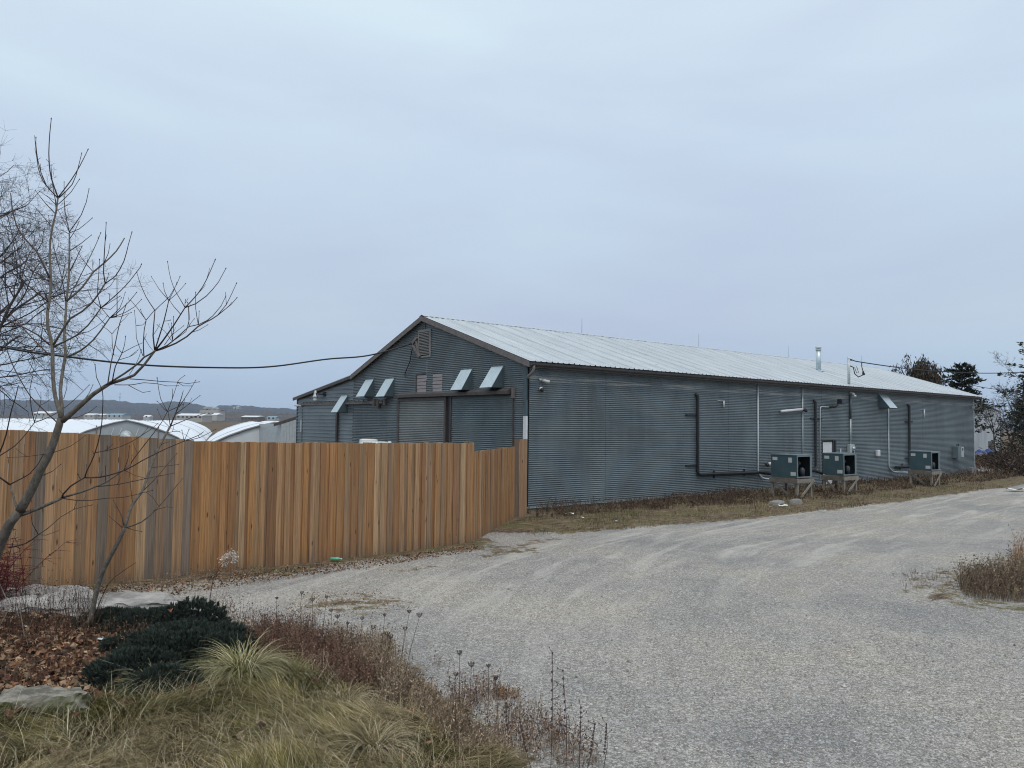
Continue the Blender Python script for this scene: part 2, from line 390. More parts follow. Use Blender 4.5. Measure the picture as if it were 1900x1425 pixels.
# one sheet in rings round the viewer, out past the horizon
th = np.concatenate([np.arange(-66, 66, 0.22), np.arange(66, 294, 6.0)]); th = np.radians(th)
rr = 1.0 * 1.024 ** np.arange(0, 352)
TH, RR = np.meshgrid(th, rr)
gx = CAM[0] + RR * (np.sin(TH) * RIGHT0[0] + np.cos(TH) * FWD0[0]); gy = CAM[1] + RR * (np.sin(TH) * RIGHT0[1] + np.cos(TH) * FWD0[1])
gz = hgt(gx, gy)
rough = 0.03 * (fbm(gx * 0.7, gy * 0.7, 4) - 0.5) + 0.012 * (fbm(gx * 5, gy * 5, 3) - 0.5)
sb = sdist(gx, gy, BED)
gz = gz + np.where(RR < 120, rough, 0) + np.where(sb < 0, 0.10 * (fbm(gx * 2.2, gy * 2.2, 4) - 0.45) * np.clip(-sb * 2, 0, 1), 0)
e = np.interp(gx, VX, VY)                                               # edge of the verge
wob = 0.9 * (fbm(gx * 0.5, gy * 0.5, 4) - 0.47)
verge = np.clip((gy - e + wob) / 0.5, 0, 1) * (gx > -4.5) * ((gy > fence_y(gx) - 0.9) | (gx > -3.4))
gz = gz + 0.05 * verge * (gy < 0) * fbm(gx * 2, gy * 2)
fs = np.clip(1 - np.abs(fence_y(gx) - gy) / (1.0 + .5 * (gx < -9) + 1.2 * (fbm(gx * .9, gy * .9, 3) - .4)), 0, 1) * (gx < -4.3)
tan_ = np.exp(-(((gx + 9.7) / 0.9) ** 2 + ((gy + 7.9) / 0.8) ** 2)) + np.exp(-(((gx + 4.9) / 1.1) ** 2 + ((gy + 5.3) / 0.55) ** 2)) + .8 * np.exp(-(((gx + 7.6) / 1.2) ** 2 + ((gy + 5.9) / 0.3) ** 2)) \
    + .8 * np.exp(-(((gx + 3.3) / 1.4) ** 2 + ((gy + 4.5) / 0.35) ** 2)) + 0.8 * np.exp(-((sdist(gx, gy, PATCH) - 0.3) / 0.7) ** 2) + 0.7 * np.clip(1 - np.abs(sb) / 0.6, 0, 1)
lawn = np.clip(-sdist(gx, gy, LAWN) / 0.15 + 0.5, 0, 1)
bed = np.clip(-sb / 0.22 + 0.4, 0, 1)
behind = (gy > fence_y(gx) + 0.05) & (gx < 0)
field = ((behind | (gy > 0.2)) & ~((gx > 33) & (gx < 200) & (gy < 3.5)))
tint = np.zeros(gx.shape + (4,), np.float32)
tint[..., 0] = np.clip(np.maximum(verge * (gy < 0.3), 0) * 1.0 + fs + tan_ * 0.62, 0, 1)     # dead grass and dirt
tint[..., 1] = bed                                                                       # planting-bed soil
tint[..., 2] = lawn
tint[..., 3] = field
V = np.stack([gx, gy, gz], -1).reshape(-1, 3); nr, nc = gx.shape
idx = np.arange(nr * nc).reshape(nr, nc); a = idx[:-1, :]; b = np.roll(idx, -1, 1)[:-1, :]; c = np.roll(idx, -1, 1)[1:, :]; d = idx[1:, :]
F = np.stack([a, d, c, b], -1).reshape(-1, 4)[:, ::-1]
# close the middle
ctr = np.array([[CAM[0], CAM[1], float(hgt(CAM[0], CAM[1]))]]); V = np.vstack([V, ctr]); tint = np.vstack([tint.reshape(-1, 4), [[0, 1, 1, 0]]])
k = len(V) - 1
F = np.vstack([F, [[k, idx[0, i], idx[0, (i + 1) % nc], idx[0, (i + 1) % nc]] for i in range(nc)]]) if False else F
gm = M['ground'] = mat('gravel_yard_and_soil', (0.3, 0.3, 0.3), 0.92, 0, 0.25)
m = gm; N_, L_, b_ = nodes(m)
at_ = N_('ShaderNodeAttribute'); at_.attribute_name = 'zone'; sp = N_('ShaderNodeSeparateColor'); L_(at_.outputs['Color'], sp.inputs[0])
P = mapped(m).outputs[0]
v1 = N_('ShaderNodeTexVoronoi'); v1.inputs['Scale'].default_value = 80; L_(P, v1.inputs['Vector'])
v2 = N_('ShaderNodeTexVoronoi'); v2.inputs['Scale'].default_value = 42; L_(P, v2.inputs['Vector'])
hs = N_('ShaderNodeSeparateColor'); L_(v1.outputs['Color'], hs.inputs[0]); hs2 = N_('ShaderNodeSeparateColor'); L_(v2.outputs['Color'], hs2.inputs[0])
stone = cramp(m, hs.outputs[0], [(0.0, (0.155, 0.149, 0.138)), (0.35, (0.27, 0.259, 0.24)), (0.75, (0.385, 0.369, 0.34)), (1.0, (0.53, 0.505, 0.462))])
stone = mix(m, rng_(m, v1.outputs['Distance'], 0.35, 0.75, 0, 0.65), stone, (0.12, 0.115, 0.108))
stone = mix(m, rng_(m, hs2.outputs[0], 0.75, 1.0, 0, 0.5), stone, (0.60, 0.59, 0.57))
stone = mix(m, rng_(m, hs2.outputs[1], 0.90, 0.97, 0, 0.7), stone, (0.13, 0.125, 0.12))
bigN = noise(m, mapped(m, (1, 1, 1)).outputs[0], 0.33, 5, 0.6)
stone = mix(m, 1.0, stone, cramp(m, bigN, [(0.32, (0.74, 0.76, 0.80)), (0.5, (1, 1, 1)), (0.66, (1.13, 1.09, 1.01))]), 'MULTIPLY')
midN = noise(m, P, 2.6, 6, 0.7)
stone = mix(m, 1.0, stone, cramp(m, midN, [(0.3, (0.90, 0.90, 0.91)), (0.5, (1, 1, 1)), (0.7, (1.08, 1.07, 1.05))]), 'MULTIPLY')
# pale dust pressed into wheel tracks that sweep along the yard
sx = N_('ShaderNodeSeparateXYZ'); tcx = N_('ShaderNodeTexCoord'); L_(tcx.outputs['Object'], sx.inputs[0])
s_ = mth(m, 'ADD', sx.outputs[0], -1.0); sn = mth(m, 'MINIMUM', s_, 0.0); yy_ = mth(m, 'ADD', mth(m, 'ADD', sx.outputs[1], 23.0), mth(m, 'MULTIPLY', sx.outputs[0], -0.10))
rad_ = mth(m, 'SQRT', mth(m, 'ADD', mth(m, 'MULTIPLY', sn, sn), mth(m, 'MULTIPLY', yy_, yy_)))
arc = mth(m, 'ADD', mth(m, 'MAXIMUM', s_, 0.0), mth(m, 'MULTIPLY', mth(m, 'ARCTAN2', sn, yy_), 17.0))
cv = N_('ShaderNodeCombineXYZ'); L_(mth(m, 'MULTIPLY', arc, 0.22), cv.inputs[0]); L_(mth(m, 'MULTIPLY', rad_, 2.0), cv.inputs[1])
trk = noise(m, cv.outputs[0], 1.15, 6, 0.64, 0.7)
zone_t = mth(m, 'MULTIPLY', rng_(m, sx.outputs[1], -13.0, -8.0), rng_(m, sx.outputs[1], -3.5, -5.2))
dust = mth(m, 'MULTIPLY', zone_t, rng_(m, trk, 0.49, 0.66, 0, 0.62))
dust = mth(m, 'MAXIMUM', dust, rng_(m, trk, 0.60, 0.72, 0, 0.2))
stone = mix(m, dust, stone, mix(m, rng_(m, midN, 0.3, 0.7), (0.40, 0.385, 0.35), (0.52, 0.50, 0.455)))
deb = noise(m, mapped(m, (1.0, 2.6, 1), rot=(0, 0, rad(-8))).outputs[0], 6.5, 6, 0.75)
stone = mix(m, rng_(m, deb, 0.655, 0.71, 0, 0.6), stone, (0.13, 0.11, 0.085))
fine = noise(m, P, 26, 6, 0.75)
dirt = mix(m, rng_(m, fine, 0.34, 0.66), (0.035, 0.025, 0.016), (0.24, 0.185, 0.12))
dirt = mix(m, rng_(m, noise(m, mapped(m, (.7, 2, 1)).outputs[0], 1.9, 6, 0.7), 0.5, 0.66, 0, 0.8), dirt, mix(m, rng_(m, fine, 0.4, 0.7), (0.03, 0.02, 0.014), (0.13, 0.09, 0.06)))
dirt = mix(m, 1.0, dirt, cramp(m, noise(m, mapped(m, (1, 2.2, 1)).outputs[0], 3.0, 5, 0.75), [(0.36, (.35, .33, .32)), (0.5, (1, 1, 1)), (0.64, (1.7, 1.6, 1.5))]), 'MULTIPLY')
dirt = mix(m, rng_(m, noise(m, P, 1.1, 4, 0.6), 0.5, 0.62, 0, 0.75), dirt, mix(m, rng_(m, fine, 0.35, 0.65), (0.055, 0.06, 0.022), (0.16, 0.155, 0.06)))
brk = mth(m, 'ADD', sp.outputs[0], mth(m, 'MULTIPLY', mth(m, 'SUBTRACT', noise(m, P, 3.8, 6, 0.72), 0.5), 1.9))
col = mix(m, rng_(m, brk, 0.40, 0.56), stone, dirt)
soil = mix(m, rng_(m, fine, 0.3, 0.7), (0.018, 0.012, 0.009), (0.12, 0.085, 0.055))
brk2 = mth(m, 'ADD', sp.outputs[1], mth(m, 'MULTIPLY', mth(m, 'SUBTRACT', noise(m, P, 6, 5, 0.7), 0.5), 1.2))
col = mix(m, rng_(m, brk2, 0.42, 0.6), col, soil)
thatch = mix(m, rng_(m, fine, 0.3, 0.7), (0.018, 0.015, 0.009), (0.085, 0.07, 0.04))
col = mix(m, sp.outputs[2], col, thatch)
fieldc = mix(m, rng_(m, noise(m, P, 0.06, 6, 0.7), 0.35, 0.65), (0.075, 0.05, 0.032), (0.18, 0.135, 0.085))
fieldc = mix(m, rng_(m, noise(m, P, 1.2, 6, 0.7), 0.4, 0.7, 0, 0.6), fieldc, (0.05, 0.04, 0.03))
col = mix(m, at_.outputs['Alpha'], col, fieldc)
setc(m, col)
hh = mth(m, 'ADD', mth(m, 'MULTIPLY', v1.outputs['Distance'], -0.6), mth(m, 'MULTIPLY', fine, 0.35))
bump(m, hh, 0.5, 0.009)
go = npmesh('ground', V[:-1], F, gm, smooth=True)
za = go.data.color_attributes.new('zone', 'FLOAT_COLOR', 'POINT'); za.data.foreach_set('color', tint[:-1].astype(np.float32).ravel())
tagit(go, kind='structure')

# loose stones lying on the yard close to the viewer
def scatter_frustum(n, d0, d1, a0, a1, power=1.0):
    d = d0 + (d1 - d0) * rng.random(n) ** power; a = np.radians(a0 + (a1 - a0) * rng.random(n))
    return CAM[0] + d * (np.sin(a) * RIGHT0[0] + np.cos(a) * FWD0[0]) , CAM[1] + d * (np.sin(a) * RIGHT0[1] + np.cos(a) * FWD0[1]), d
x, y, dd = scatter_frustum(62000, 3.6, 15, -30, 44, 1.15)
keep = (sdist(x, y, BED) > -0.05 + 0.3 * (rng.random(len(x)) - .5)) & (y < fence_y(x) - 0.3); x = x[keep]; y = y[keep]
n = len(x); s = 0.0045 + 0.0075 * rng.random(n) ** 2.2 + (rng.random(n) > 0.994) * 0.012
oc_ = np.array([[1, 0, 0], [0, 1, 0], [-1, 0, 0], [0, -1, 0], [0, 0, .75], [0, 0, -.5]])
Vp = oc_[None] * (0.6 + 0.7 * rng.random((n, 6, 3)))
an = rng.random(n) * 6.28; ca, sa = np.cos(an), np.sin(an)
Vp = np.stack([Vp[..., 0] * ca[:, None] - Vp[..., 1] * sa[:, None], Vp[..., 0] * sa[:, None] + Vp[..., 1] * ca[:, None], Vp[..., 2]], -1) * s[:, None, None]
Vp += np.stack([x, y, hgt(x, y) + 0.03 * (fbm(x * 0.7, y * 0.7, 4) - 0.5) + 0.012 * (fbm(x * 5, y * 5, 3) - 0.5) + s * 0.25], -1)[:, None]
of = np.array([[0, 1, 4], [1, 2, 4], [2, 3, 4], [3, 0, 4], [1, 0, 5], [2, 1, 5], [3, 2, 5], [0, 3, 5]])
Fp = (of[None] + 6 * np.arange(n)[:, None, None]).reshape(-1, 3)
g_ = rng.random(n) ** 1.1; tc_ = np.stack([0.17 + 0.42 * g_, 0.162 + 0.402 * g_, 0.15 + 0.37 * g_], -1)
tc_[rng.random(n) > .95] *= (0.9, 0.72, 0.6)
o = npmesh('gravel', Vp.reshape(-1, 3), Fp, M['tint'], tint=np.repeat(tc_, 6, 0)); tagit(o, 'loose grey crushed stones lying on the yard in front', 'gravel', kind='stuff')

# ------------------------------------------------------------------ warehouse
WH = thing('warehouse', (0, 0, 0), 'long slate blue corrugated iron warehouse with pale metal gable roof and lean-to', 'warehouse')
LX, RY, RZ, EZ, EY, OV = 33.25, 5.75, 6.30, 4.36, -0.22, 0.15
KY, KZ, LY, LZ = 11.1, 4.39, 16.78, 3.58
def roof_z(y):
    return np.interp(y, [EY, RY, KY, LY], [EZ, RZ, KZ, LZ])
PITCH, AMP = 0.0635, 0.030
def sheet(axis, a0, a1, z0, z1, off=0.0, pitch=PITCH, amp=AMP, clip=False, name='wall_sheet', mat_=None, lap=False, parent=WH, step=0.38, rib=False):
    """a corrugated sheet; axis 'x' lies on the long wall (faces -Y), 'y' on the gable (faces -X)"""
    if rib: prof = [(0, 0), (.62, 0.02), (.70, 1), (.86, 1), (.94, 0.0)]
    else: prof = [(0, 0), (.14, .12), (.32, .72), (.5, 1), (.68, .88), (.84, .42), (.94, .08)]
    zs, ds = [], []
    k0 = math.floor(z0 / pitch); k = k0
    while k * pitch < z1:
        for t, h in prof:
            z = (k + t) * pitch
            if z0 <= z <= z1: zs.append(z); ds.append(h * amp)
        k += 1
    zs = np.array([z0] + zs + [z1]); ds = np.array([0] + ds + [0])
    nc = max(2, int((a1 - a0) / step) + 1); t = np.linspace(0, 1, nc)
    lo = np.full(len(zs), a0); hi = np.full(len(zs), a1)
    if clip:
        for i, z in enumerate(zs):
            yy = np.linspace(-0.0, 16.6, 1661); ok = yy[roof_z(yy) - 0.10 >= z]
            if len(ok) == 0: lo[i] = hi[i] = min(max(RY, a0), a1); continue
            lo[i] = min(max(a0, ok[0]), a1); hi[i] = max(min(a1, ok[-1]), a0)
            if hi[i] < lo[i]: hi[i] = lo[i]
    A = lo[:, None] + (hi - lo)[:, None] * t[None]; Z = np.repeat(zs[:, None], nc, 1)
    dent = 0.006 * (fbm(A * 1.1 + 9, Z * 1.3, 3) - 0.45)
    Zw = Z + 0.006 * (fbm(A * 0.55, Z * 0.5 + 40, 3) - 0.45) + 0.007 * np.exp(-((fbm(A * 2.1 + 5, Z * 2.3, 2) - 0.62) / 0.05) ** 2) * (rng.random() < 2)
    D = ds[:, None] + off + dent
    V = np.stack([A, -D, Zw], -1) if axis == 'x' else np.stack([-D, A, Zw], -1)
    idx = np.arange(len(zs) * nc).reshape(len(zs), nc)
    F = np.stack([idx[:-1, :-1], idx[:-1, 1:], idx[1:, 1:], idx[1:, :-1]], -1).reshape(-1, 4)
    if axis == 'y': F = F[:, ::-1]
    return npmesh(name, V.reshape(-1, 3), F, mat_ or M['siding'], parent)
# long wall: sheets run between the seams one can see
seams = [0.04, 3.3, 6.68, 9.95, 13.25, 15.6]
for i in range(len(seams) - 1): sheet('x', seams[i], seams[i + 1] - 0.004, 0.0, 4.32, 0.004 * (i % 2))
sheet('x', 15.6, 16.66, 0.0, 4.32, 0.0); sheet('x', 16.664, 17.86, 1.93, 4.32, 0.005)
sheet('x', 17.864, 19.1, 0, 4.32, 0.0); sheet('x', 19.104, 22.9, 0, 4.32, 0.004)
for a, b_x in ((22.904, 26.6), (26.604, 30.0), (30.004, 33.2)): sheet('x', a, b_x, 0, 4.32, 0.003 * (a > 26 and a < 27))
# gable wall and lean-to
for a, b_x in ((0.0, 2.6), (2.604, 5.6), (5.604, 8.3), (8.304, 11.04)): sheet('y', a, b_x, 0, 6.3, 0.003 * (a in (2.604, 8.304)), clip=True)
sheet('y', 11.044, 16.6, 0, 4.4, 0.0, pitch=0.155, amp=0.03, clip=True, rib=True)
# back walls keep the building closed
b = MB(); b.box((LX - 0.12, 0.03, 0), (LX - 0.05, 11.0, 4.3)); b.prism([(LX - .12, .03, 4.3), (LX - .12, 11.0, 4.3), (LX - .12, RY, 6.2)], (0.07, 0, 0)); b.box((0.03, 16.5, 0), (LX - 0.05, 16.57, 3.5)); b.build('rear_wall', M['siding'], WH)
b = MB(); b.box((0.03, 0.03, 0), (16.6, 0.06, 4.3)).box((17.9, 0.03, 0), (LX - .1, 0.06, 4.3)).box((16.6, 0.03, 1.95), (17.9, 0.06, 4.3)).build('wall_backing', M['inner'], WH)
b = MB(); b.box((-0.0, 0.03, -0.45), (16.7, 0.3, -0.005)); b.box((17.85, 0.03, -0.45), (LX - .1, 0.3, -0.005)); b.box((0.03, 0.3, -.45), (.3, 16.5, -0.005)); b.build('foundation', M['concrete'], WH)
b = MB(); b.box((-0.02, -0.022, -0.012), (16.66, 0.02, 0.03)); b.box((17.9, -0.022, -0.012), (LX, 0.02, 0.03)); b.build('base_flashing', M['pvc'], WH)

# roof sheets: one ribbed sheet shared by every bay
def rib_sheet(name, p_low, p_high, w):
    """sheet of width w along +X from eave to ridge; origin at the eave"""
    d = np.array(p_high) - np.array(p_low); Lh = math.hypot(*d); nrm = np.array([-d[1], d[0]]) / Lh
    if nrm[1] < 0: nrm = -nrm
    xs, hs_ = [], []
    for i in range(4):
        o = i * w / 4
        for t, h in ((0, 0), (.72, 0), (.79, .02 + .016 * (i == 3)), (.93, .02 + .016 * (i == 3))): xs.append(o + t * w / 4); hs_.append(h)
    xs.append(w); hs_.append(0)
    V = []; n = len(xs)
    for t in (0, 1):
        for x_, h in zip(xs, hs_): q = np.array((0.0, 0.0)) + d * t + nrm * h; V.append((x_, q[0], q[1]))
    F = [(i, i + 1, n + i + 1, n + i) for i in range(n - 1)]
    me = bpy.data.meshes.new(name); me.from_pydata(V, [], F); me.materials.append(M['roof']); return me
XO = 0.22                                    # the roof runs on a little past the far wall
def roof_run(p_low, p_high, name, nb):
    w = (LX + 2 * OV + XO) / nb
    me = rib_sheet(name, p_low, p_high, w)
    for i in range(nb):
        o = bpy.data.objects.new(name, me); o.location = (-OV + i * w, p_low[0], p_low[1] + 0.003 * (i % 2) + rnd.uniform(0, .002)); link(o, WH, (0, 0, 0))
roof_run((EY - 0.05, EZ - 0.016), (RY, RZ), 'roof_sheet', 37)
roof_run((KY, KZ), (RY, RZ), 'roof_sheet', 37)
b = MB(); b.prism([(-OV, KY - 0.02, KZ + .005), (-OV, LY + .05, LZ - .01), (-OV, LY + .05, LZ - .04), (-OV, KY - .02, KZ - .03)], (LX + 2 * OV + XO, 0, 0)).build('lean_to_roof', M['roof'], WH)
b = MB(); b.prism([(-OV, RY - .16, RZ - .022), (-OV, RY, RZ + .035), (-OV, RY + .16, RZ - .022), (-OV, RY + .16, RZ - .03), (-OV, RY, RZ + .026), (-OV, RY - .16, RZ - .03)], (LX + 2 * OV + XO, 0, 0)).build('ridge_cap', M['roof'], WH)
# rake boards, fascia, soffit, gutter
def rake(p, q, name='rake_board', x=-OV - 0.012, hgt_=0.17, mt='trim_light'):
    b = MB(); b.prism([(x, p[0], p[1] - .022), (x, q[0], q[1] - .022), (x, q[0], q[1] - .022 - hgt_), (x, p[0], p[1] - .022 - hgt_)], (0.035, 0, 0)).build(name, M[mt], WH, bevel=0.004)
rake((EY, EZ), (RY, RZ)); rake((RY, RZ), (KY, KZ)); rake((KY, KZ), (LY, LZ), hgt_=0.13, mt='trim')
b = MB(); b.prism([(-OV + .025, EY, EZ - .05), (-OV + .025, RY, RZ - .05), (-OV + .025, KY, KZ - .05), (-OV + .025, LY, LZ - .05), (-OV + .025, LY, LZ - .075), (-OV + .025, KY, KZ - .075), (-OV + .025, RY, RZ - .075), (-OV + .025, EY, EZ - .075)], (OV - .06, 0, 0)).build('gable_soffit', M['trim'], WH)
b = MB(); b.box((-OV + .03, EY - .01, EZ - .20), (LX + OV + XO - .02, EY + .03, EZ - .035)); b.build('fascia', M['trim'], WH)
b = MB(); b.box((0, EY + .03, EZ - .10), (LX + OV + XO - .04, -0.03, EZ - .08)); b.build('soffit', M['trim'], WH)
g = []
for i in range(9): t = math.pi + math.pi * i / 8; g.append((0, EY - .065 + .058 * math.cos(t), EZ - .085 + .062 * math.sin(t)))
for i in range(9): t = 2 * math.pi - math.pi * i / 8; g.append((0, EY - .065 + .05 * math.cos(t), EZ - .085 + .054 * math.sin(t)))
b = MB(); b.prism([(-OV + .04, p[1], p[2]) for p in g], (LX + 2 * OV + XO, 0, 0)).build('gutter', M['trim'], WH)
# downspouts: left elbow into the corner, right one hooking back under the eave
b = MB(); b.tube([(-.02, EY - .06, EZ - .12), (-.02, EY - .06, EZ - .24), (-.04, EY - .02, EZ - .36), (-.06, -.07, EZ - .46), (-.05, -.05, EZ - .52)], .045, 8); b.build('downspout', M['trim_light'], WH, smooth=True)
b = MB(); b.tube([(-.05, -.05, EZ - .50), (-.05, -.05, 3.2)], .012, 6); b.build('downspout_strap', M['cable'], WH)
b = MB(); b.tube([(LX + .36, EY - .06, EZ - .1), (LX + .37, EY - .06, EZ - .35), (LX + .34, EY - .05, EZ - .60), (LX + .22, -.12, EZ - .74), (LX - .02, -.06, EZ - .78)], .05, 8); b.build('downspout', M['trim'], WH, smooth=True)
# corner trims
b = MB(); b.box((-.075, -.02, 2.72), (-.018, .10, 4.2)).build('corner_trim', M['galv_side'], WH)
o = MB().box((-.085, -.03, 0.0), (-.018, .11, 2.72)).build('corner_trim', M['white'], WH, bevel=.004); o['label'] = 'white lower corner board'
b = MB(); b.box((LX - .07, -.03, 0), (LX + .01, .02, 4.3)).build('corner_trim', M['pvc'], WH)
b = MB(); b.box((-.03, 16.56, 0), (.02, 16.62, 3.5)).build('corner_trim', M['galv_side'], WH)
b = MB(); b.box((-.022, 11.00, 0), (-.0, 11.05, 4.3)).build('seam_flashing', M['galv_side'], WH)

# vent hoods: sloping lid, two cheeks, closed foot
def hood_gable(y0, y1, zt, zb, pr):
    o = MB().add([(-.02, y0, zt), (-.02, y1, zt), (-pr, y1, zb), (-pr, y0, zb), (-.005, y0, zt + .025), (-.005, y1, zt + .025), (-pr - .02, y1, zb - .0), (-pr - .02, y0, zb)], [(0, 1, 2, 3), (4, 7, 6, 5), (4, 5, 1, 0), (7, 3, 2, 6), (0, 3, 7, 4), (1, 5, 6, 2)]).build('vent_hood', M['galv'], WH)
    MB().prism([(-.02, y0 + .012, zt), (-pr + .01, y0 + .012, zb), (-.02, y0 + .012, zb)], (0, -.01, 0)).build('cheek', M['galv_side'], o, fixn=True)
    MB().prism([(-.02, y1 - .012, zt), (-pr + .01, y1 - .012, zb), (-.02, y1 - .012, zb)], (0, .01, 0)).build('cheek', M['galv_side'], o, fixn=True)
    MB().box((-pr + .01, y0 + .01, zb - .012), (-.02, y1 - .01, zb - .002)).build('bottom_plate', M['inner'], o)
    MB().box((-.03, y0 - .05, zb - .03), (-.018, y0 + .004, zt + .03)).build('side_flange', M['galv_side'], o)
hood_gable(9.36, 10.02, 4.17, 3.48, .42); hood_gable(7.80, 8.44, 4.13, 3.45, .42)
hood_gable(2.82, 3.44, 4.25, 3.57, .42); hood_gable(1.17, 1.78, 4.27, 3.60, .46); hood_gable(11.57, 12.15, 3.55, 2.87, .45)
zt, zb, pr, x0, x1 = 4.12, 3.45, .55, 21.86, 22.95
x1 = 22.62
o = MB().add([(x0, -.02, zt), (x1, -.02, zt), (x1, -pr, zb), (x0, -pr, zb), (x0, -.005, zt + .025), (x1, -.005, zt + .025), (x1, -pr - .02, zb), (x0, -pr - .02, zb)], [(3, 2, 1, 0), (5, 6, 7, 4), (0, 1, 5, 4), (6, 2, 3, 7), (4, 7, 3, 0), (2, 6, 5, 1)]).build('vent_hood', M['galv'], WH, fixn=True)
MB().prism([(x0 + .012, -.02, zt), (x0 + .012, -pr + .01, zb), (x0 + .012, -.02, zb)], (-.01, 0, 0)).build('cheek', M['galv_side'], o, fixn=True)
MB().prism([(x1 - .012, -.02, zt), (x1 - .012, -pr + .01, zb), (x1 - .012, -.02, zb)], (.01, 0, 0)).build('cheek', M['galv_side'], o, fixn=True)
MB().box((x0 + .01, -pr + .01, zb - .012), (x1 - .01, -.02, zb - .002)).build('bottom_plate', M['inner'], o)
MB().box((x0 - .10, -.03, zb - .05), (x0 + .0, -.018, zt + .03)).build('side_flange', M['galv_side'], o)

# louvre vent at the gable peak
o = MB().box((-.06, 5.28, 4.80), (-.02, 5.35, 5.80)).box((-.06, 6.02, 4.80), (-.02, 6.09, 5.80)).box((-.062, 5.35, 5.72), (-.02, 6.02, 5.80)).box((-.062, 5.35, 4.80), (-.02, 6.02, 4.86)).build('louver_vent', M['louver'], WH)
for i in range(15):
    z = 4.90 + i * .0545; b = MB(); b.add([(-.025, 5.35, z + .045), (-.025, 6.02, z + .045 + rnd.uniform(-.01, .01)), (-.075, 6.02, z + rnd.uniform(-.012, .004)), (-.075, 5.35, z), (-.02, 5.35, z + .052), (-.02, 6.02, z + .052), (-.075, 6.02, z + .008), (-.075, 5.35, z + .008)], [(0, 3, 2, 1), (4, 5, 6, 7), (3, 7, 6, 2), (0, 1, 5, 4), (0, 4, 7, 3), (1, 2, 6, 5)])
    b.build('slat', M['louver'], o)
MB().box((-.021, 5.35, 4.86), (-.018, 6.02, 5.72)).build('mesh_backing', M['inner'], o)
b = MB(); b.beam((-.09, 6.12, 5.55), (-.14, 6.42, 5.28), .07, .09).beam((-.13, 6.40, 5.33), (-.10, 5.9, 4.83), .08, .08).beam((-.1, 6.16, 5.42), (-.1, 5.96, 4.86), .05, .05).build('cable_bracket', M['trim_light'], WH)
b = MB(); b.tube([(-.16, 6.28, 5.20), (-.13, 6.42, 5.0), (-.10, 6.55, 4.7), (-.09, 6.8, 4.42), (-.08, 6.93, 4.24), (-.08, 6.86, 4.17)], .018, 6); b.build('service_cable', M['cable'], WH)
b = MB(); b.box((-.022, 5.52, 4.0), (-.014, 5.545, 4.8)).build('flashing_strip', M['pvc'], WH)
b = MB(); b.tube([(-.03, RY - .1, 6.1), (-.03, RY - .1, 5.82)], .012, 6).build('short_conduit', M['cable'], WH)
# two boarded-up openings
for y0, y1, fr in ((5.54, 6.16, True), (4.52, 5.13, False)):
    o = MB().box((-.018, y0, 3.56), (-.012, y1, 4.2)).build('boarded_window', M['inner'], WH)
    if fr: MB().box((-.05, y1, 3.54), (-.015, y1 + .06, 4.24)).box((-.05, y0, 4.2), (-.015, y1, 4.24)).build('frame', M['trim'], o)
    for i in range(5): MB().box((-.032, y0 + .01, 3.575 + i * .125), (-.02, y1 - .01, 3.575 + i * .125 + .106), .002).build('plank', M['pink'], o)
# big sliding door, its track cover, and the corrugated leaf beside it
MB().prism([(-.20, .74, 3.39), (-.20, .74, 3.50), (-.06, .74, 3.575), (-.02, .74, 3.575), (-.02, .74, 3.39)], (0, 6.66, 0)).build('track_cover', M['trim'], WH, bevel=.005)
MB().box((-.10, .56, 3.26), (-.025, .66, 3.60)).build('track_end_bracket', M['trim_light'], WH)
o = sheet('y', 4.26, 7.28, 0.06, 3.28, .07, name='sliding_door', mat_=M['siding_worn'])
MB().box((-.115, 7.26, 0.03), (-.05, 7.36, 3.38)).box((-.115, 4.18, 0.03), (-.05, 4.28, 3.38)).box((-.113, 4.28, 3.27), (-.05, 7.26, 3.36)).box((-.113, 4.28, 0.03), (-.05, 7.26, .12)).build('door_frame', M['trim'], o)
MB().box((-.06, 4.0, 0.0), (-.022, 4.16, 3.36)).build('door_jamb', M['black'], WH)
MB().box((-.075, 3.92, 0.0), (-.024, 3.985, 3.36)).build('door_jamb', M['trim'], WH)
sheet('y', .66, 3.90, 0.03, 3.37, .03, name='sliding_door', mat_=M['siding_door'])
MB().box((-.05, .62, 0.0), (-.02, .66, 3.26)).build('door_jamb', M['trim'], WH)
# lean-to track and door
t = MB(); t.box((-.12, 8.5, 3.20), (-.05, 16.0, 3.30)); t.box((-.13, 8.5, 3.29), (-.05, 16.0, 3.305)); t.build('door_track', M['trim_light'], WH)
b = MB()
for i in range(19): b.box((-.09, 8.9 + i * .38, 3.305), (-.06, 8.97 + i * .38, 3.36))
o = b.build('track_hangers', M['trim'], WH)
MB().box((-.20, 8.98, 3.10), (-.05, 9.10, 3.36)).box((-.16, 8.72, 3.02), (-.05, 8.86, 3.34)).build('roller_bracket', M['trim'], WH)
MB().box((-.13, 8.28, 3.14), (-.03, 8.42, 3.38)).build('roller_bracket', M['trim_light'], WH)
sheet('y', 12.5, 15.85, 0.05, 3.15, .05, pitch=0.155, amp=.032, name='sliding_door', mat_=M['siding_door'], rib=True)
MB().box((-.09, 12.34, 0), (-.02, 12.47, 3.18)).build('door_jamb', M['trim'], WH)
MB().box((-.06, 15.86, 0), (-.02, 15.96, 3.3)).build('door_jamb', M['galv_side'], WH)
MB().box((-.045, 15.98, 2.0), (-.02, 16.12, 2.55)).build('meter_strip', M['pvc'], WH)
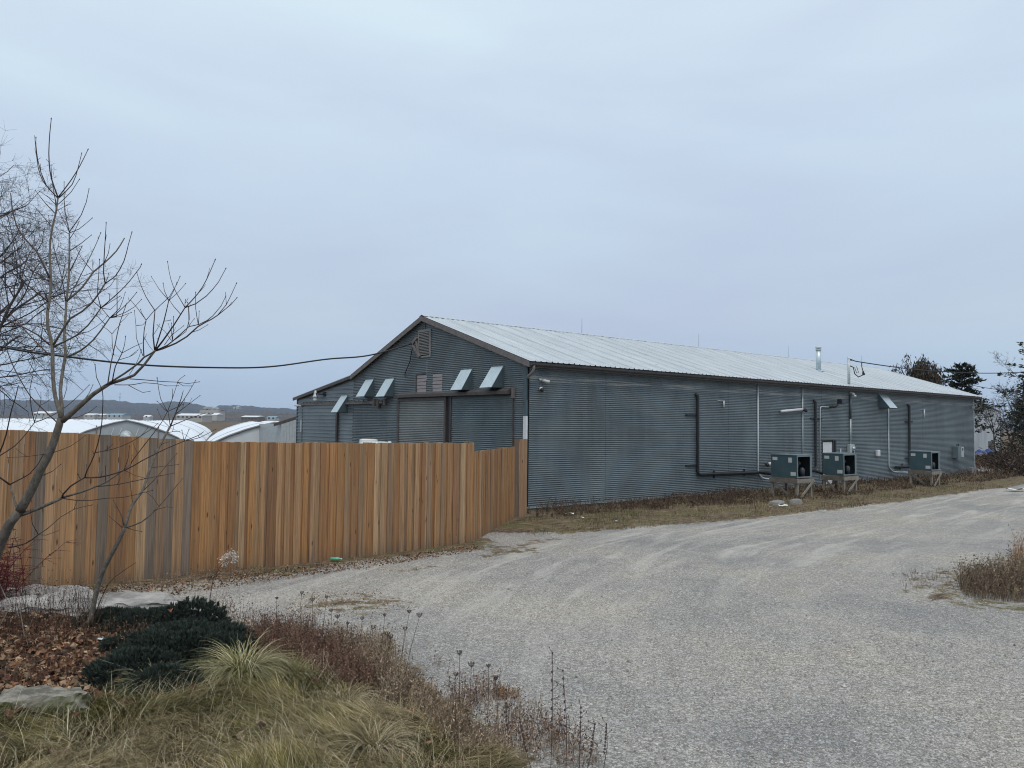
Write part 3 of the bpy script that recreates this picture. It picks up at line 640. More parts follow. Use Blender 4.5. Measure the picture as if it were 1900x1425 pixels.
# barn lamp on a wall bracket
o = MB().tube([(-.02, 13.72, 3.67), (-.16, 13.80, 3.67), (-.22, 13.95, 3.70), (-.22, 14.16, 3.70)], .028, 8).box((-.05, 13.62, 3.58), (-.018, 13.80, 3.76)).build('wall_lamp', M['cable'], WH)
MB().tube([(-.22, 14.2, 3.84), (-.22, 14.2, 3.74), (-.22, 14.2, 3.62), (-.22, 14.2, 3.60), (-.22, 14.2, 3.50)], [.035, .07, .085, .12, .12], 14).build('lamp_body', M['pvc'], o, smooth=True)
MB().tube([(-.22, 14.2, 3.50), (-.22, 14.2, 3.42), (-.22, 14.2, 3.37)], [.105, .10, .06], 14).build('lamp_glass', M['globe'], o, smooth=True)
# security cameras
def camera(p, d, dome=False):
    p = Vector(p); d = Vector(d)
    if dome:
        b = MB(); b.tube([p, p + Vector((0, -.05, 0))], .06, 12); o = b.build('security_camera', M['white'], WH, smooth=True)
        MB().tube([p + Vector((0, -.05, -.02)), p + Vector((0, -.09, -.05)), p + Vector((0, -.10, -.09))], [.062, .066, .03], 12).build('dome', M['glassdark'], o, smooth=True); return
    o = MB().tube([p, p + d * .35], .035, 10).tube([p + d * .35, p + d * .6], .022, 8).build('security_camera', M['white'], WH, smooth=True)
    q = p + d * .6
    MB().tube([q - d * .1, q + d * .9], .045, 12).build('camera_body', M['white'], o, smooth=True)
    MB().tube([q + d * .9, q + d * .93], .036, 12).build('lens', M['glassdark'], o)
camera((.40, -.03, 3.84), (.20, -.10, -.05)); camera((.47, -.03, 3.55), (0, 0, 0), True)
camera((32.9, -.03, 3.72), (-.18, -.14, -.02)); camera((-.04, 16.05, 3.18), (-.16, .14, .02))
o = MB().tube([(19.12, -.03, 4.08), (19.12, -.12, 4.06)], .05, 10).tube([(19.12, -.12, 4.06), (19.16, -.2, 4.0)], [.06, .06], 10).build('security_lamp', M['white'], WH, smooth=True)
MB().tube([(19.2, -.16, 3.98), (19.24, -.24, 3.90)], [.045, .06], 10).build('lamp_head', M['white'], o, smooth=True)
# conduits, pipes and small fittings on the long wall
def pipe(name, pts, r, mt, n=8):
    # round the corners
    P = [Vector(p) for p in pts]; Q = [P[0]]
    for i in range(1, len(P) - 1):
        a = (P[i - 1] - P[i]); b_ = (P[i + 1] - P[i]); ra = min(.12, a.length * .4, b_.length * .4)
        for t in (0, .5, 1): Q.append((P[i] + a.normalized() * ra) * (1 - t) ** 2 + P[i] * 2 * t * (1 - t) + (P[i] + b_.normalized() * ra) * t ** 2)
    Q.append(P[-1]); return MB().tube(Q, r, n).build(name, M[mt], WH, smooth=True)
pipe('conduit', [(11.83, -.05, 4.2), (11.82, -.05, .66), (12.1, -.08, .45), (12.6, -.5, .40), (12.8, -1.0, .40)], .03, 'pvc')
pipe('conduit', [(15.1, -.05, 4.2), (15.07, -.05, .5)], .028, 'pvc')
o = pipe('insulated_pipe', [(7.9, -.03, 3.63), (7.99, -.09, 3.60), (7.99, -.09, .74), (11.8, -.09, .70), (11.4, -.9, .70), (10.8, -1.7, .72)], .055, 'black')
for p, q in (((7.36, -.05, 2.88), (7.99, -.05, 2.88)), ((7.36, -.05, 1.07), (7.99, -.05, 1.07)), ((9.0, -.05, .58), (9.0, -.05, .86)), ((10.9, -.05, .6), (10.9, -.05, .86))):
    MB().beam(p, q, .05, .05, up=(0, 1, 0)).build('clamp_bar', M['cable'], o)
pipe('pipe_stub', [(9.24, -.04, 3.44), (9.58, -.05, 3.44)], .012, 'pvc', 6); pipe('pipe_stub', [(9.6, -.05, 3.45), (9.6, -.05, 3.20)], .028, 'white', 8)
o = pipe('spray_boom', [(13.35, -.12, 3.12), (14.95, -.14, 3.24)], .055, 'white', 10)
MB().tube([(14.93, -.14, 3.24), (15.15, -.16, 3.20), (15.2, -.16, 3.14)], [.07, .07, .05], 10).build('black_elbow', M['black'], o, smooth=True)
o = pipe('drain_stub', [(12.3, -.2, 1.02), (12.95, -.3, 1.09)], .065, 'white', 10)
MB().tube([(12.93, -.3, 1.09), (13.15, -.32, 1.10)], .075, 10).build('black_elbow', M['black'], o, smooth=True)
MB().tube([(12.3, -.2, 1.02), (12.22, -.15, .96)], .07, 10).build('black_end', M['black'], o, smooth=True)
o = pipe('insulated_pipe', [(15.98, -.03, 3.63), (16.06, -.09, 3.60), (16.06, -.09, .74), (14.9, -.5, .72), (13.6, -1.7, .72)], .055, 'black')
MB().beam((15.72, -.05, 2.87), (16.64, -.05, 2.87), .05, .05, up=(0, 1, 0)).build('clamp_bar', M['cable'], o)
pipe('conduit', [(17.25, -.08, 3.38), (16.47, -.07, 3.39), (16.40, -.07, .25)], .024, 'pvc')
o = MB().tube([(17.2, -.08, 3.38), (17.45, -.2, 3.42), (17.55, -.3, 3.5)], [.05, .07, .05], 10).build('floodlight', M['black'], WH, smooth=True)
MB().box((17.62, -.42, 3.52), (17.9, -.22, 3.74), .015).build('lamp_head', M['black'], o)
MB().box((17.66, -.43, 3.55), (17.87, -.415, 3.71)).build('lens', M['glassdark'], o)
MB().box((16.0, -.03, 2.6), (17.9, -.02, 2.615)).build('patch_flashing', M['siding_door'], WH)
pipe('conduit', [(22.78, -.05, 3.45), (22.76, -.05, .6), (23.1, -.10, .38), (24.2, -.5, .34), (25.2, -1.4, .5)], .034, 'pvc')
o = pipe('insulated_pipe', [(24.86, -.03, 3.66), (24.95, -.09, 3.63), (24.9, -.09, .62), (23.3, -.09, .60), (23.6, -.7, .62), (21.4, -2.0, .70)], .055, 'black')
for p, q in (((24.55, -.05, 2.83), (25.38, -.05, 2.83)), ((24.5, -.05, 1.02), (24.95, -.05, 1.02)), ((23.9, -.05, .48), (24.2, -.05, .74))): MB().beam(p, q, .05, .05, up=(0, 1, 0)).build('clamp_bar', M['cable'], o)
pipe('pipe_stub', [(26.2, -.04, 3.47), (26.7, -.05, 3.47)], .012, 'pvc', 6); pipe('pipe_stub', [(26.73, -.05, 3.48), (26.73, -.05, 3.03)], .035, 'white', 8)
pipe('mast_conduit', [(19.08, -.08, 3.98), (19.06, -.08, 2.9)], .05, 'galv_side'); pipe('mast_conduit', [(19.06, -.08, 2.9), (19.04, -.08, 1.72)], .036, 'pvc')
o = MB().box((18.82, -.18, 1.26), (19.22, -.03, 1.74)).build('electric_meter', M['pvc'], WH, bevel=.012)
MB().tube([(19.05, -.18, 1.56), (19.05, -.26, 1.56)], .085, 14).build('meter_dial', M['galv'], o, smooth=True)
MB().box((18.98, -.205, 1.30), (19.12, -.18, 1.44)).build('meter_cover', M['glassdark'], o)
MB().tube([(18.2, -.05, 1.1), (18.2, -.05, 1.55)], .03, 8).build('pipe_stub', M['white'], WH)
MB().box((21.45, -.16, 1.16), (21.72, -.03, 1.46)).build('small_white_vent', M['white'], WH, bevel=.03)
o = MB().box((30.15, -.34, .92), (30.85, -.03, 1.55)).build('electric_box', M['hvac_edge'], WH, bevel=.01)
MB().box((30.50, -.365, .96), (30.83, -.34, 1.52)).build('box_door', M['pvc'], o, bevel=.006)
MB().box((30.6, -.375, 1.33), (30.72, -.365, 1.45)).build('window', M['glassdark'], o)
for q in (30.35, 30.55): MB().tube([(q, -.2, 1.55), (q, -.2, 1.68)], .025, 8).build('conduit_stub', M['cable'], o)
MB().box((32.1, -.28, -.05), (32.75, -.03, .34)).build('low_vent', M['louver'], WH)
# side door
o = MB().box((16.74, .02, .0), (17.60, .06, 1.86)).build('side_door', M['white'], WH)
MB().box((16.68, -.03, 0), (16.74, .06, 1.93)).box((17.60, -.03, 0), (17.68, .06, 1.93)).box((17.76, -.03, 0), (17.88, .06, 1.93)).box((17.68, -.01, 0), (17.76, .06, 1.88)).build('door_frame', M['black'], o)
MB().box((16.6, -.045, 1.93), (18.0, -.0, 1.97)).build('lintel', M['trim_light'], o)
MB().tube([(17.5, .02, .95), (17.5, -.05, .95)], .03, 10).build('handle', M['galv'], o)
MB().tube([(17.2, .02, .30), (17.2, .005, .30)], .09, 16).build('vent_disc', M['glassdark'], o)
# lightning rods, chimney and service mast on the roof
for x_ in (7.8, 15.7, 23.6, 31.8): MB().tube([(x_, RY, RZ), (x_, RY, RZ + .04), (x_, RY, RZ + .66)], [.03, .009, .006], 6).build('lightning_rod', M['trim_light'], WH)
zc = float(roof_z(2.75))
o = MB().tube([(21.4, 2.75, zc - .1), (21.4, 2.75, 6.36)], .125, 18).build('chimney', M['galv'], WH, smooth=True)
MB().tube([(21.4, 2.75, 6.36), (21.4, 2.75, 6.40)], [.15, .15], 18).tube([(21.4, 2.75, 6.46), (21.4, 2.75, 6.50), (21.4, 2.75, 6.56)], [.155, .155, .10], 18).tube([(21.4, 2.75, 6.38), (21.4, 2.75, 6.48)], .1, 12).build('chimney_cap', M['pvc'], o, smooth=False)
MB().tube([(21.4, 2.75, zc - .02), (21.4, 2.75, zc + .03)], [.24, .14], 18).build('roof_boot', M['galv'], o)
o = MB().tube([(19.1, .0, 4.3), (19.1, .0, 5.66)], .062, 12).build('service_mast', M['pvc'], WH, smooth=True)
MB().tube([(19.1, 0, 5.66), (19.1, 0, 5.72)], [.07, .04], 12).build('mast_cap', M['galv'], o)
MB().tube([(19.17, -.05, 5.58), (19.28, -.05, 5.58)], .04, 8).build('insulator', M['cable'], o)
MB().tube([(19.15, -.05, 5.30), (19.35, -.08, 5.25), (19.45, -.1, 4.95), (19.75, -.12, 4.82), (20.1, -.13, 4.92), (20.18, -.13, 5.08), (20.05, -.13, 5.3), (20.1, -.1, 5.49)], .022, 6).build('drip_loop', M['cable'], o, smooth=True)
MB().tube([(19.15, -.05, 5.28), (19.5, -.08, 5.22), (19.62, -.1, 5.0), (19.8, -.1, 5.03), (19.62, -.1, 5.3)], .014, 6).build('drip_loop', M['cable'], o, smooth=True)
MB().tube([(20.16, -.13, 5.12), (20.22, -.13, 4.94)], [.03, .075], 8).build('splice_cover', M['cable'], o)

# ------------------------------------------------------------------ overhead cables
def cable(pts, r, label, name='power_cable'):
    P = [Vector(p) for p in pts]; Q = []
    E = [P[0] * 2 - P[1]] + P + [P[-1] * 2 - P[-2]]
    for i in range(1, len(E) - 2):
        for k in range(8):
            t = k / 8; a, b, c, d = E[i - 1], E[i], E[i + 1], E[i + 2]
            Q.append(.5 * ((2 * b) + (c - a) * t + (2 * a - 5 * b + 4 * c - d) * t * t + (-a + 3 * b - 3 * c + d) * t ** 3))
    Q.append(P[-1]); o = MB().tube(Q, r, 6).build(name, M['cable'], smooth=True); return tagit(o, label, 'cable')
pt = lambda px, py, d: tuple(CAM + ray(px, py) * d)
cable([(-.14, 6.35, 5.34)] + [pt(*q) for q in ((684, 659.5, 27), (605, 666.6, 26.2), (500, 680.5, 25), (395, 682, 23.8), (263, 677, 22.4), (126, 662, 21), (0, 643, 19.8), (-260, 580, 17.5))], .028, 'sagging black cable running from the gable bracket out past the bare trees on the left')
cable([(19.28, -.05, 5.58)] + [pt(*q) for q in ((1598, 672, 35.4), (1679, 683.5, 37), (1748, 689.5, 38.5), (1816, 692.3, 40), (1900, 690.5, 42), (2100, 680, 46))], .024, 'dark overhead cable from the roof mast off to the right in front of the evergreens')
cable([pt(*q) for q in ((1770, 705, 78), (1815, 717, 76), (1860, 724, 74), (1900, 730, 72), (2000, 742, 70))], .03, 'thin lower cable passing behind the roof end toward the bare tree')

# ------------------------------------------------------------------ condensing units on timber stands
def condenser(x, y, w, dpt, z0, h, label):
    t = thing('condenser_unit', (x, y, z0), label, 'air conditioner', 'condensing units on timber stands along the long wall')
    y1 = y + dpt; x1 = x + w; z1 = z0 + h
    MB().box((x, y, z0), (x + .02, y1, z1)).build('cabinet', M['hvac'], t)
    b = MB(); b.box((x1 - .02, y, z0), (x1, y1, z1)).box((x + .02, y1 - .02, z0), (x1 - .02, y1, z1)).build('side_panel', M['hvac'], t)
    MB().box((x - .012, y - .012, z1), (x1 + .012, y1 + .012, z1 + .03)).build('lid', M['hvac_edge'], t, bevel=.006)
    MB().box((x + .02, y, z0), (x1 - .02, y1 - .02, z0 + .02)).build('base_pan', M['hvac_edge'], t)
    MB().box((x - .006, y - .01, z0), (x + .05, y + .0, z1)).box((x1 - .13, y - .01, z0), (x1 + .004, y + .0, z1)).box((x + .05, y - .01, z1 - .045), (x1 - .13, y + .0, z1)).box((x + .05, y - .01, z0), (x1 - .13, y + .0, z0 + .05)).build('front_frame', M['hvac_edge'], t)
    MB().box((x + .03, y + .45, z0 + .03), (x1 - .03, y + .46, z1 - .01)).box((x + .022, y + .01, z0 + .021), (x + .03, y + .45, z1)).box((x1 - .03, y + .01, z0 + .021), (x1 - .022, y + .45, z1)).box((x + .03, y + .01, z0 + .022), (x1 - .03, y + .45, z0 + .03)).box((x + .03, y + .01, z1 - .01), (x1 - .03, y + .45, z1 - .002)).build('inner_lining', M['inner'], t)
    cx, cz = (x + x1) / 2, (z0 + z1) / 2
    f = MB().tube([(cx, y + .44, cz), (cx, y + .25, cz)], .07, 12).build('fan', M['fan'], t)
    b = MB()
    for k in range(4):
        a = k * math.pi / 2 + .4; a2 = a + .55
        b.add([(cx + .06 * math.cos(a), y + .28, cz + .06 * math.sin(a)), (cx + .27 * math.cos(a), y + .26, cz + .27 * math.sin(a)), (cx + .27 * math.cos(a2), y + .34, cz + .27 * math.sin(a2)), (cx + .06 * math.cos(a2), y + .33, cz + .06 * math.sin(a2))], [(0, 1, 2, 3)])
    b.build('fan_blade', M['fan'], f)
    b = MB(); b.tube([(cx + .1, y + .15, z0 + .03), (cx + .1, y + .15, z0 + .3), (cx + .1, y + .15, z0 + .36)], [.09, .09, .03], 12).build('compressor', M['fan'], t, smooth=True)
    for (ya, yb, za, zb) in ((y1 - .07, y1 - .26, z1 - .19, z1 - .08), (y + .33, y + .19, z1 - .25, z1 - .08), (y + .24, y + .04, z0 + .08, z0 + .21)):
        MB().box((x - .006, min(ya, yb), za), (x - .001, max(ya, yb), zb)).build('sticker', M['sticker'], t)
    # stand
    s = thing('timber_stand', (x, y, 0), 'weathered timber stand carrying the ' + label.split(' unit')[0] + ' unit', 'stand', 'timber stands under the condensing units')
    ya, yb = y - .02, y1 + .02
    MB().box((x - .04, ya, z0 - .19), (x, yb, z0 - .035), .006).build('side_beam', M['lumber_d'], s)
    MB().box((x1 + .0, ya, z0 - .19), (x1 + .04, yb, z0 - .035), .006).build('side_beam', M['lumber_d'], s)
    MB().box((x - .05, ya - .04, z0 - .17), (x1 + .06, ya - .001, z0 - .03), .006).build('front_beam', M['lumber'], s)
    MB().box((x - .03, yb + .001, z0 - .17), (x1 + .03, yb + .04, z0 - .03), .006).build('back_beam', M['lumber_d'], s)
    MB().box((x, ya + .1, z0 - .032), (x1, yb - .1, z0 - .004), .003).build('deck_board', M['lumber_d'], s)
    zg = float(hgt(x, y)) - .08
    for lx in (x + .005, x1 - .09):
        for ly in (ya + .003, yb - .10): MB().box((lx, ly, zg), (lx + .085, ly + .085, z0 - .033), .004).build('leg', M['lumber'], s)
    MB().beam((x + .10, ya - .045, zg + .10), (x1 + .03, ya - .045, z0 - .10), .028, .085, up=(0, 0, 1)).build('brace', M['lumber'], s)
    MB().beam((x - .02, yb - .1, z0 - .14), (x - .02, ya + .3, zg + .15), .03, .08).build('brace', M['lumber_d'], s)
condenser(10.02, -2.78, .98, 1.02, .70, .79, 'nearest condenser unit left of the side door on the long wall')
condenser(12.96, -2.93, .97, .82, .70, .80, 'middle condenser unit standing in front of the white side door')
condenser(20.24, -3.04, .82, .92, .68, .80, 'farthest condenser unit below the angled hood of the long wall')

# ------------------------------------------------------------------ cedar fence, board by board
FT = [(-60, 2.4), (-14.5, 2.36), (-13.57, 2.32), (-12.91, 2.29), (-12.17, 2.24), (-11.33, 2.18), (-11, 2.15), (-9.6, 2.11), (-6.72, 2.08), (-4.82, 2.06)]
bm_ = bpy.data.meshes.new('board')
bv = []; bf = []
for z in (0, .25, .5, .75, 1): bv += [(0, 0, z), (1, 0, z), (1, 1, z), (0, 1, z)]
for k in range(4):
    for i in range(4): j = (i + 1) % 4; bf.append((k * 4 + i, k * 4 + j, k * 4 + 4 + j, k * 4 + 4 + i))
bf += [(3, 2, 1, 0), (16, 17, 18, 19)]
boards = []
for v in range(5):
    me = bpy.data.meshes.new('board'); me.from_pydata([(x + rnd.uniform(-.03, .03), y + rnd.uniform(-.12, .12), z + (rnd.uniform(-.003, .003) if z in (0, 1) else 0)) for x, y, z in bv], [], bf); me.materials.append(M['board']); boards.append(me)
CEDAR = [tuple(v * 1.42 for v in (r_ * 1.0, g_ * .97, b_ * .93)) for r_, g_, b_ in [(.262, .138, .062), (.24, .125, .058), (.275, .158, .078), (.23, .130, .066), (.265, .158, .085), (.31, .205, .12), (.195, .105, .055), (.275, .145, .060), (.225, .145, .085), (.30, .185, .105), (.21, .140, .09), (.25, .14, .065)]]
def fence_run(name, p, q, zt, x_of, label, group, left=True):
    t = thing(name, (p[0], p[1], 0), label, 'fence', group)
    P = np.array(p, float); Q = np.array(q, float); Ln = np.linalg.norm(Q - P); D = (Q - P) / Ln; ang = math.atan2(D[1], D[0]); s = 0.0; i = 0
    while s < Ln - .03:
        c = P + D * s; wide = c[0] < -10.6 and left
        if wide: w = rnd.uniform(.132, .146); back = .005 * (i % 2); gap = -.006 * (i % 2) + .001
        else: w = rnd.uniform(.085, .145) if i % 2 == 0 else rnd.uniform(.04, .085); back = 0 if i % 2 == 0 else .022; gap = .001 if i % 2 == 0 else -.05
        w = min(w, Ln - s)
        g = min(float(hgt(*(c + D * w * k))) for k in (0, 1)) - .03
        top = zt(c[0]) + rnd.uniform(-.008, .008)
        o = bpy.data.objects.new('board', boards[rnd.randrange(5)])
        nx, ny = -D[1], D[0]
        sh_ = .025 if back > .02 else .003 * (back > 0)
        loc = np.array([c[0] + nx * back - D[0] * sh_, c[1] + ny * back - D[1] * sh_, g])
        o.location = loc - ORG[t.name]; o.rotation_euler = (rnd.uniform(-.004, .004), rnd.uniform(-.003, .003), ang); o.scale = (w - gap, .019, top - g)
        col = rnd.choice(CEDAR); k = rnd.uniform(.85, 1.15)
        if wide and rnd.random() < .13: col = rnd.choice([(.17, .13, .10), (.22, .17, .13), (.26, .20, .15)])
        o.color = (col[0] * k, col[1] * k, col[2] * k, 1)
        link(o, t, loc); s += w; i += 1
    # rails and posts behind
    for f in (.25, 1.1, 1.8):
        a = (P + D * 0 + np.array([-D[1], D[0]]) * .075); b_ = (Q + np.array([-D[1], D[0]]) * .075)
        z0, z1 = float(hgt(*P)) + f, float(hgt(*Q)) + f
        MB().beam((a[0], a[1], z0), (b_[0], b_[1], z1), .038, .085).build('rail', M['lumber'], t)
    k = .1
    while k < Ln:
        c = P + D * k + np.array([-D[1], D[0]]) * .15; g = float(hgt(*c)); MB().box((c[0] - .045, c[1] - .045, g - .1), (c[0] + .045, c[1] + .045, zt(c[0]) - .12)).build('post', M['lumber'], t); k += 2.4
    return t
pts = [(-17.5, float(fence_y(-17.5))), (-13.4, float(fence_y(-13.4))), (-4.80, float(fence_y(-4.80)))]
ftop = lambda x: float(np.interp(x, [a for a, b in FT], [b for a, b in FT]))
f1 = fence_run('wooden_fence', pts[0], pts[1], ftop, None, 'weathered taller end of the cedar board fence behind the leaning bare tree', 'cedar board fence runs')
f2 = fence_run('wooden_fence', pts[1], pts[2], ftop, None, 'long orange brown cedar board fence along the gravel yard', 'cedar board fence runs')
f3 = fence_run('wooden_fence', (-4.78, -3.9), (-1.42, -1.16), lambda x: float(np.interp(x, [-4.8, -1.4], [1.87, 1.86])), None, 'short lower fence panel angling back to the warehouse corner', 'cedar board fence runs', left=False)
# end post boards
for px_, (a, b_) in enumerate((((-1.40, -1.13), (-1.20, -1.10)), ((-1.20, -1.10), (-1.02, -1.14)), ((-1.02, -1.14), (-.86, -1.03)))):
    D = np.array(b_) - np.array(a); Ln = np.linalg.norm(D); loc = np.array([a[0], a[1], -.2])
    o = bpy.data.objects.new('board', boards[px_]); o.location = loc - ORG[f3.name]; o.rotation_euler = (0, 0, math.atan2(D[1], D[0])); o.scale = (Ln - .004, .03, 2.27)
    cc = ((.16, .11, .08), (.33, .20, .115), (.36, .23, .14))[px_]; o.color = (*cc, 1); link(o, f3, loc); o['label'] = 'taller end board'
MB().box((-1.28, -1.10, -.2), (-1.16, -.98, 2.0)).build('post', M['lumber'], f3)

# ------------------------------------------------------------------ water tank and shed behind the fence
t = thing('water_tank', (-2.9, 3.9, 0), 'white plastic tank whose lid just shows above the fence by the sliding door', 'tank')
R_ = .70
MB().tube([(-2.9, 3.9, -.2), (-2.9, 3.9, 1.66), (-2.9, 3.9, 1.78), (-2.9, 3.9, 1.85), (-2.9, 3.9, 1.88)], [R_, R_, R_ * .96, R_ * .7, R_ * .4], 32).build('tank_body', M['poly'], t, smooth=True)
c0 = CAM + ray(681, 815, ) * 24
MB().tube([(-2.9 - .18, 3.9 + .14, 1.86), (-2.9 - .18, 3.9 + .14, 1.94), (-2.9 - .18, 3.9 + .14, 1.96)], [.28, .28, .2], 20).build('tank_lid', M['poly'], t)
MB().tube([(-2.55, 3.65, 1.85), (-2.55, 3.65, 1.9)], .05, 10).build('cap', M['poly'], t)
sh = thing('garden_shed', (1.6, 22.9, 0), 'pale board-sided shed with dark brown roof edge left of the lean-to', 'shed')
a = np.array([1.95, 23.15]); b_ = np.array([3.35, 22.0]); dn = (b_ - a) / np.linalg.norm(b_ - a); gz0 = -0.6
zr = lambda s: 2.30 + .33 * s
for i in range(13):
    s0 = i * .15; p = a + dn * s0; q = a + dn * (s0 + .142)
    MB().prism([(p[0], p[1], gz0), (q[0], q[1], gz0), (q[0], q[1], zr(s0 + .14)), (p[0], p[1], zr(s0))], (dn[1] * -.03, dn[0] * .03, 0)).build('siding_board', M['louver'] if i % 5 == 9 else M['pvc'], sh)
p = a - dn * .42; q = a + dn * 2.2
MB().prism([(p[0], p[1], zr(-.42) + .02), (q[0], q[1], zr(2.2) + .02), (q[0], q[1], zr(2.2) + .16), (p[0], p[1], zr(-.42) + .16)], (.05, .06, 0)).build('roof_edge', M['trim'], sh)
MB().prism([(p[0], p[1], zr(-.42) + .16), (q[0], q[1], zr(2.2) + .16), (q[0], q[1], zr(2.2) + .19), (p[0], p[1], zr(-.42) + .19)], (3.2, 4.0, 0)).build('roof', M['trim_light'], sh)
MB().box((a[0] + .06, a[1] + .06, gz0), (a[0] + 3, a[1] + 3.4, 2.3)).build('shed_body', M['pvc'], sh)
w0 = a + dn * .98; w1 = a + dn * 1.6
MB().prism([(w0[0] - .02, w0[1] - .02, 1.3), (w1[0] - .02, w1[1] - .02, 1.3), (w1[0] - .02, w1[1] - .02, 1.50), (w0[0] - .02, w0[1] - .02, 1.50)], (-.04, -.05, 0)).build('window_hood', M['white'], sh)
MB().prism([(w0[0] - .01, w0[1] - .01, .7), (w1[0] - .01, w1[1] - .01, .7), (w1[0] - .01, w1[1] - .01, 1.30), (w0[0] - .01, w0[1] - .01, 1.30)], (-.02, -.025, 0)).build('window', M['inner'], sh)

# ------------------------------------------------------------------ plastic-covered hoop houses
m = M['film'] = speck('white_greenhouse_film', (0.82, 0.85, 0.88), (0.74, 0.78, 0.82), .8, 0.35, 0, 0.2, stretch=(1, 1, .3))
M['film_end'] = speck('grey_greenhouse_end', (0.36, 0.39, 0.40), (0.30, 0.33, 0.34), .7, 0.6, 0, 0.1)
M['film_end2'] = speck('white_greenhouse_end', (0.66, 0.70, 0.72), (0.58, 0.62, 0.64), .7, 0.6, 0, 0.1)
AX = np.array([0.3173, 0.9483]); SD = np.array([0.9483, -0.3173])
GPROF = [(-4.75, -1.75), (-4.72, -.2), (-4.5, .1), (-4.1, .60), (-3.4, 1.14), (-2.5, 1.58), (-1.6, 1.93), (-.8, 2.18), (0, 2.36), (.8, 2.18), (1.6, 1.93), (2.5, 1.58), (3.4, 1.14), (4.1, .60), (4.5, .1), (4.72, -.2), (4.75, -1.75)]
def hoop(fx, fy, ln, label, endm='film_end', kit=False, fold=False):
    t = thing('greenhouse', (fx, fy, -1.6), label, 'greenhouse', 'plastic-covered hoop houses in the field')
    F0 = np.array([fx, fy]); n = max(2, int(ln / 3.0)); V = []; Fc = []; k = len(GPROF)
    for i in range(n * 2 + 1):
        s = ln * i / (2 * n); sag = 0.0 if i % 2 == 0 else .05
        for j, (a, z) in enumerate(GPROF):
            w = rnd.uniform(-.015, .015); p = F0 + AX * s + SD * (a * (1 - sag * .35)); V.append((p[0], p[1], z - sag * (1 if z > 0 else 0) + w))
    for i in range(n * 2):
        for j in range(k - 1): Fc.append((i * k + j, (i + 1) * k + j, (i + 1) * k + j + 1, i * k + j + 1))
    MB().add(V, Fc).build('film_cover', M['film'], t, smooth=True)
    for s, nm in ((0.02, 'front_end'), (ln - .02, 'rear_end')):
        p0 = F0 + AX * s; MB().add([(p0[0] + SD[0] * a, p0[1] + SD[1] * a, z) for a, z in GPROF], [tuple(range(k))]).build(nm, M[endm], t)
    for i in range(0, n + 1):
        s = ln * i / n + (.0 if i else -.03); p0 = F0 + AX * s
        if i == 0 or i % 9 == 4: MB().tube([(p0[0] + SD[0] * a * 1.004, p0[1] + SD[1] * a * 1.004, z + .012) for a, z in GPROF], .03 if i else .06, 6, caps=False).build('arch_rib', M['pvc'] if i else M['louver'], t, smooth=True)
    if kit:
        for dx in (-1.9, 2.1):
            p0 = F0 - AX * .04 + SD * dx; MB().beam((p0[0], p0[1], -1.7), (p0[0], p0[1], 2.0), .06, .06).build('end_post', M['trim_light'], t)
        p0 = F0 - AX * .05; q0 = p0 + SD * -1.9; q1 = p0 + SD * 4.2
        MB().beam((q0[0], q0[1], 1.05), (q1[0], q1[1], 1.05), .05, .05).build('cross_rail', M['trim_light'], t)
        f = MB().tube([(p0[0], p0[1], 1.25), (p0[0] - AX[0] * .35, p0[1] - AX[1] * .35, 1.2), (p0[0] - AX[0] * .5 + .3, p0[1] - AX[1] * .5, 1.1)], [.42, .34, .2], 12).build('vent_fan', M['pvc'], t)
        MB().tube([(p0[0] + SD[0] * .9, p0[1] + SD[1] * .9, .95), (p0[0] + SD[0] * .9 - AX[0] * .3, p0[1] + SD[1] * .9 - AX[1] * .3, .9)], [.22, .2], 10).build('motor', M['inner'], t)
        for dx in (-1.1, -.6, .5): q = p0 + SD * dx; MB().beam((q[0] - .1, q[1], .5), (q[0] + .35, q[1], 2.0), .05, .03).build('film_fold', M['white'], t)
    if fold:
        p0 = F0 - AX * .06
        for dx, z, r in ((-.25, .95, .22), (.75, 1.35, .2)):
            q = p0 + SD * dx; MB().tube([(q[0], q[1], z), (q[0] - AX[0] * .2, q[1] - AX[1] * .2, z)], r, 14).build('vent_fan', M['inner'] if dx < 0 else M['pvc'], t)
    return t
hoop(-1.5, 42.63, 96, 'grey-ended hoop house with fan at its gable, second from the left', kit=True)
hoop(-11.8, 40.0, 100, 'leftmost white hoop house behind the bare trees', 'film_end2')
hoop(-22.4, 44.0, 90, 'hoop house beyond the leftmost one, only its white ridge showing', 'film_end2')
hoop(2.82, 26.24, 46, 'white-ended hoop house between the field gap and the shed', 'film_end2', fold=True)
hoop(35.5, 100.0, 90, 'distant hoop house ridge seen above the white-ended one', 'film_end2')

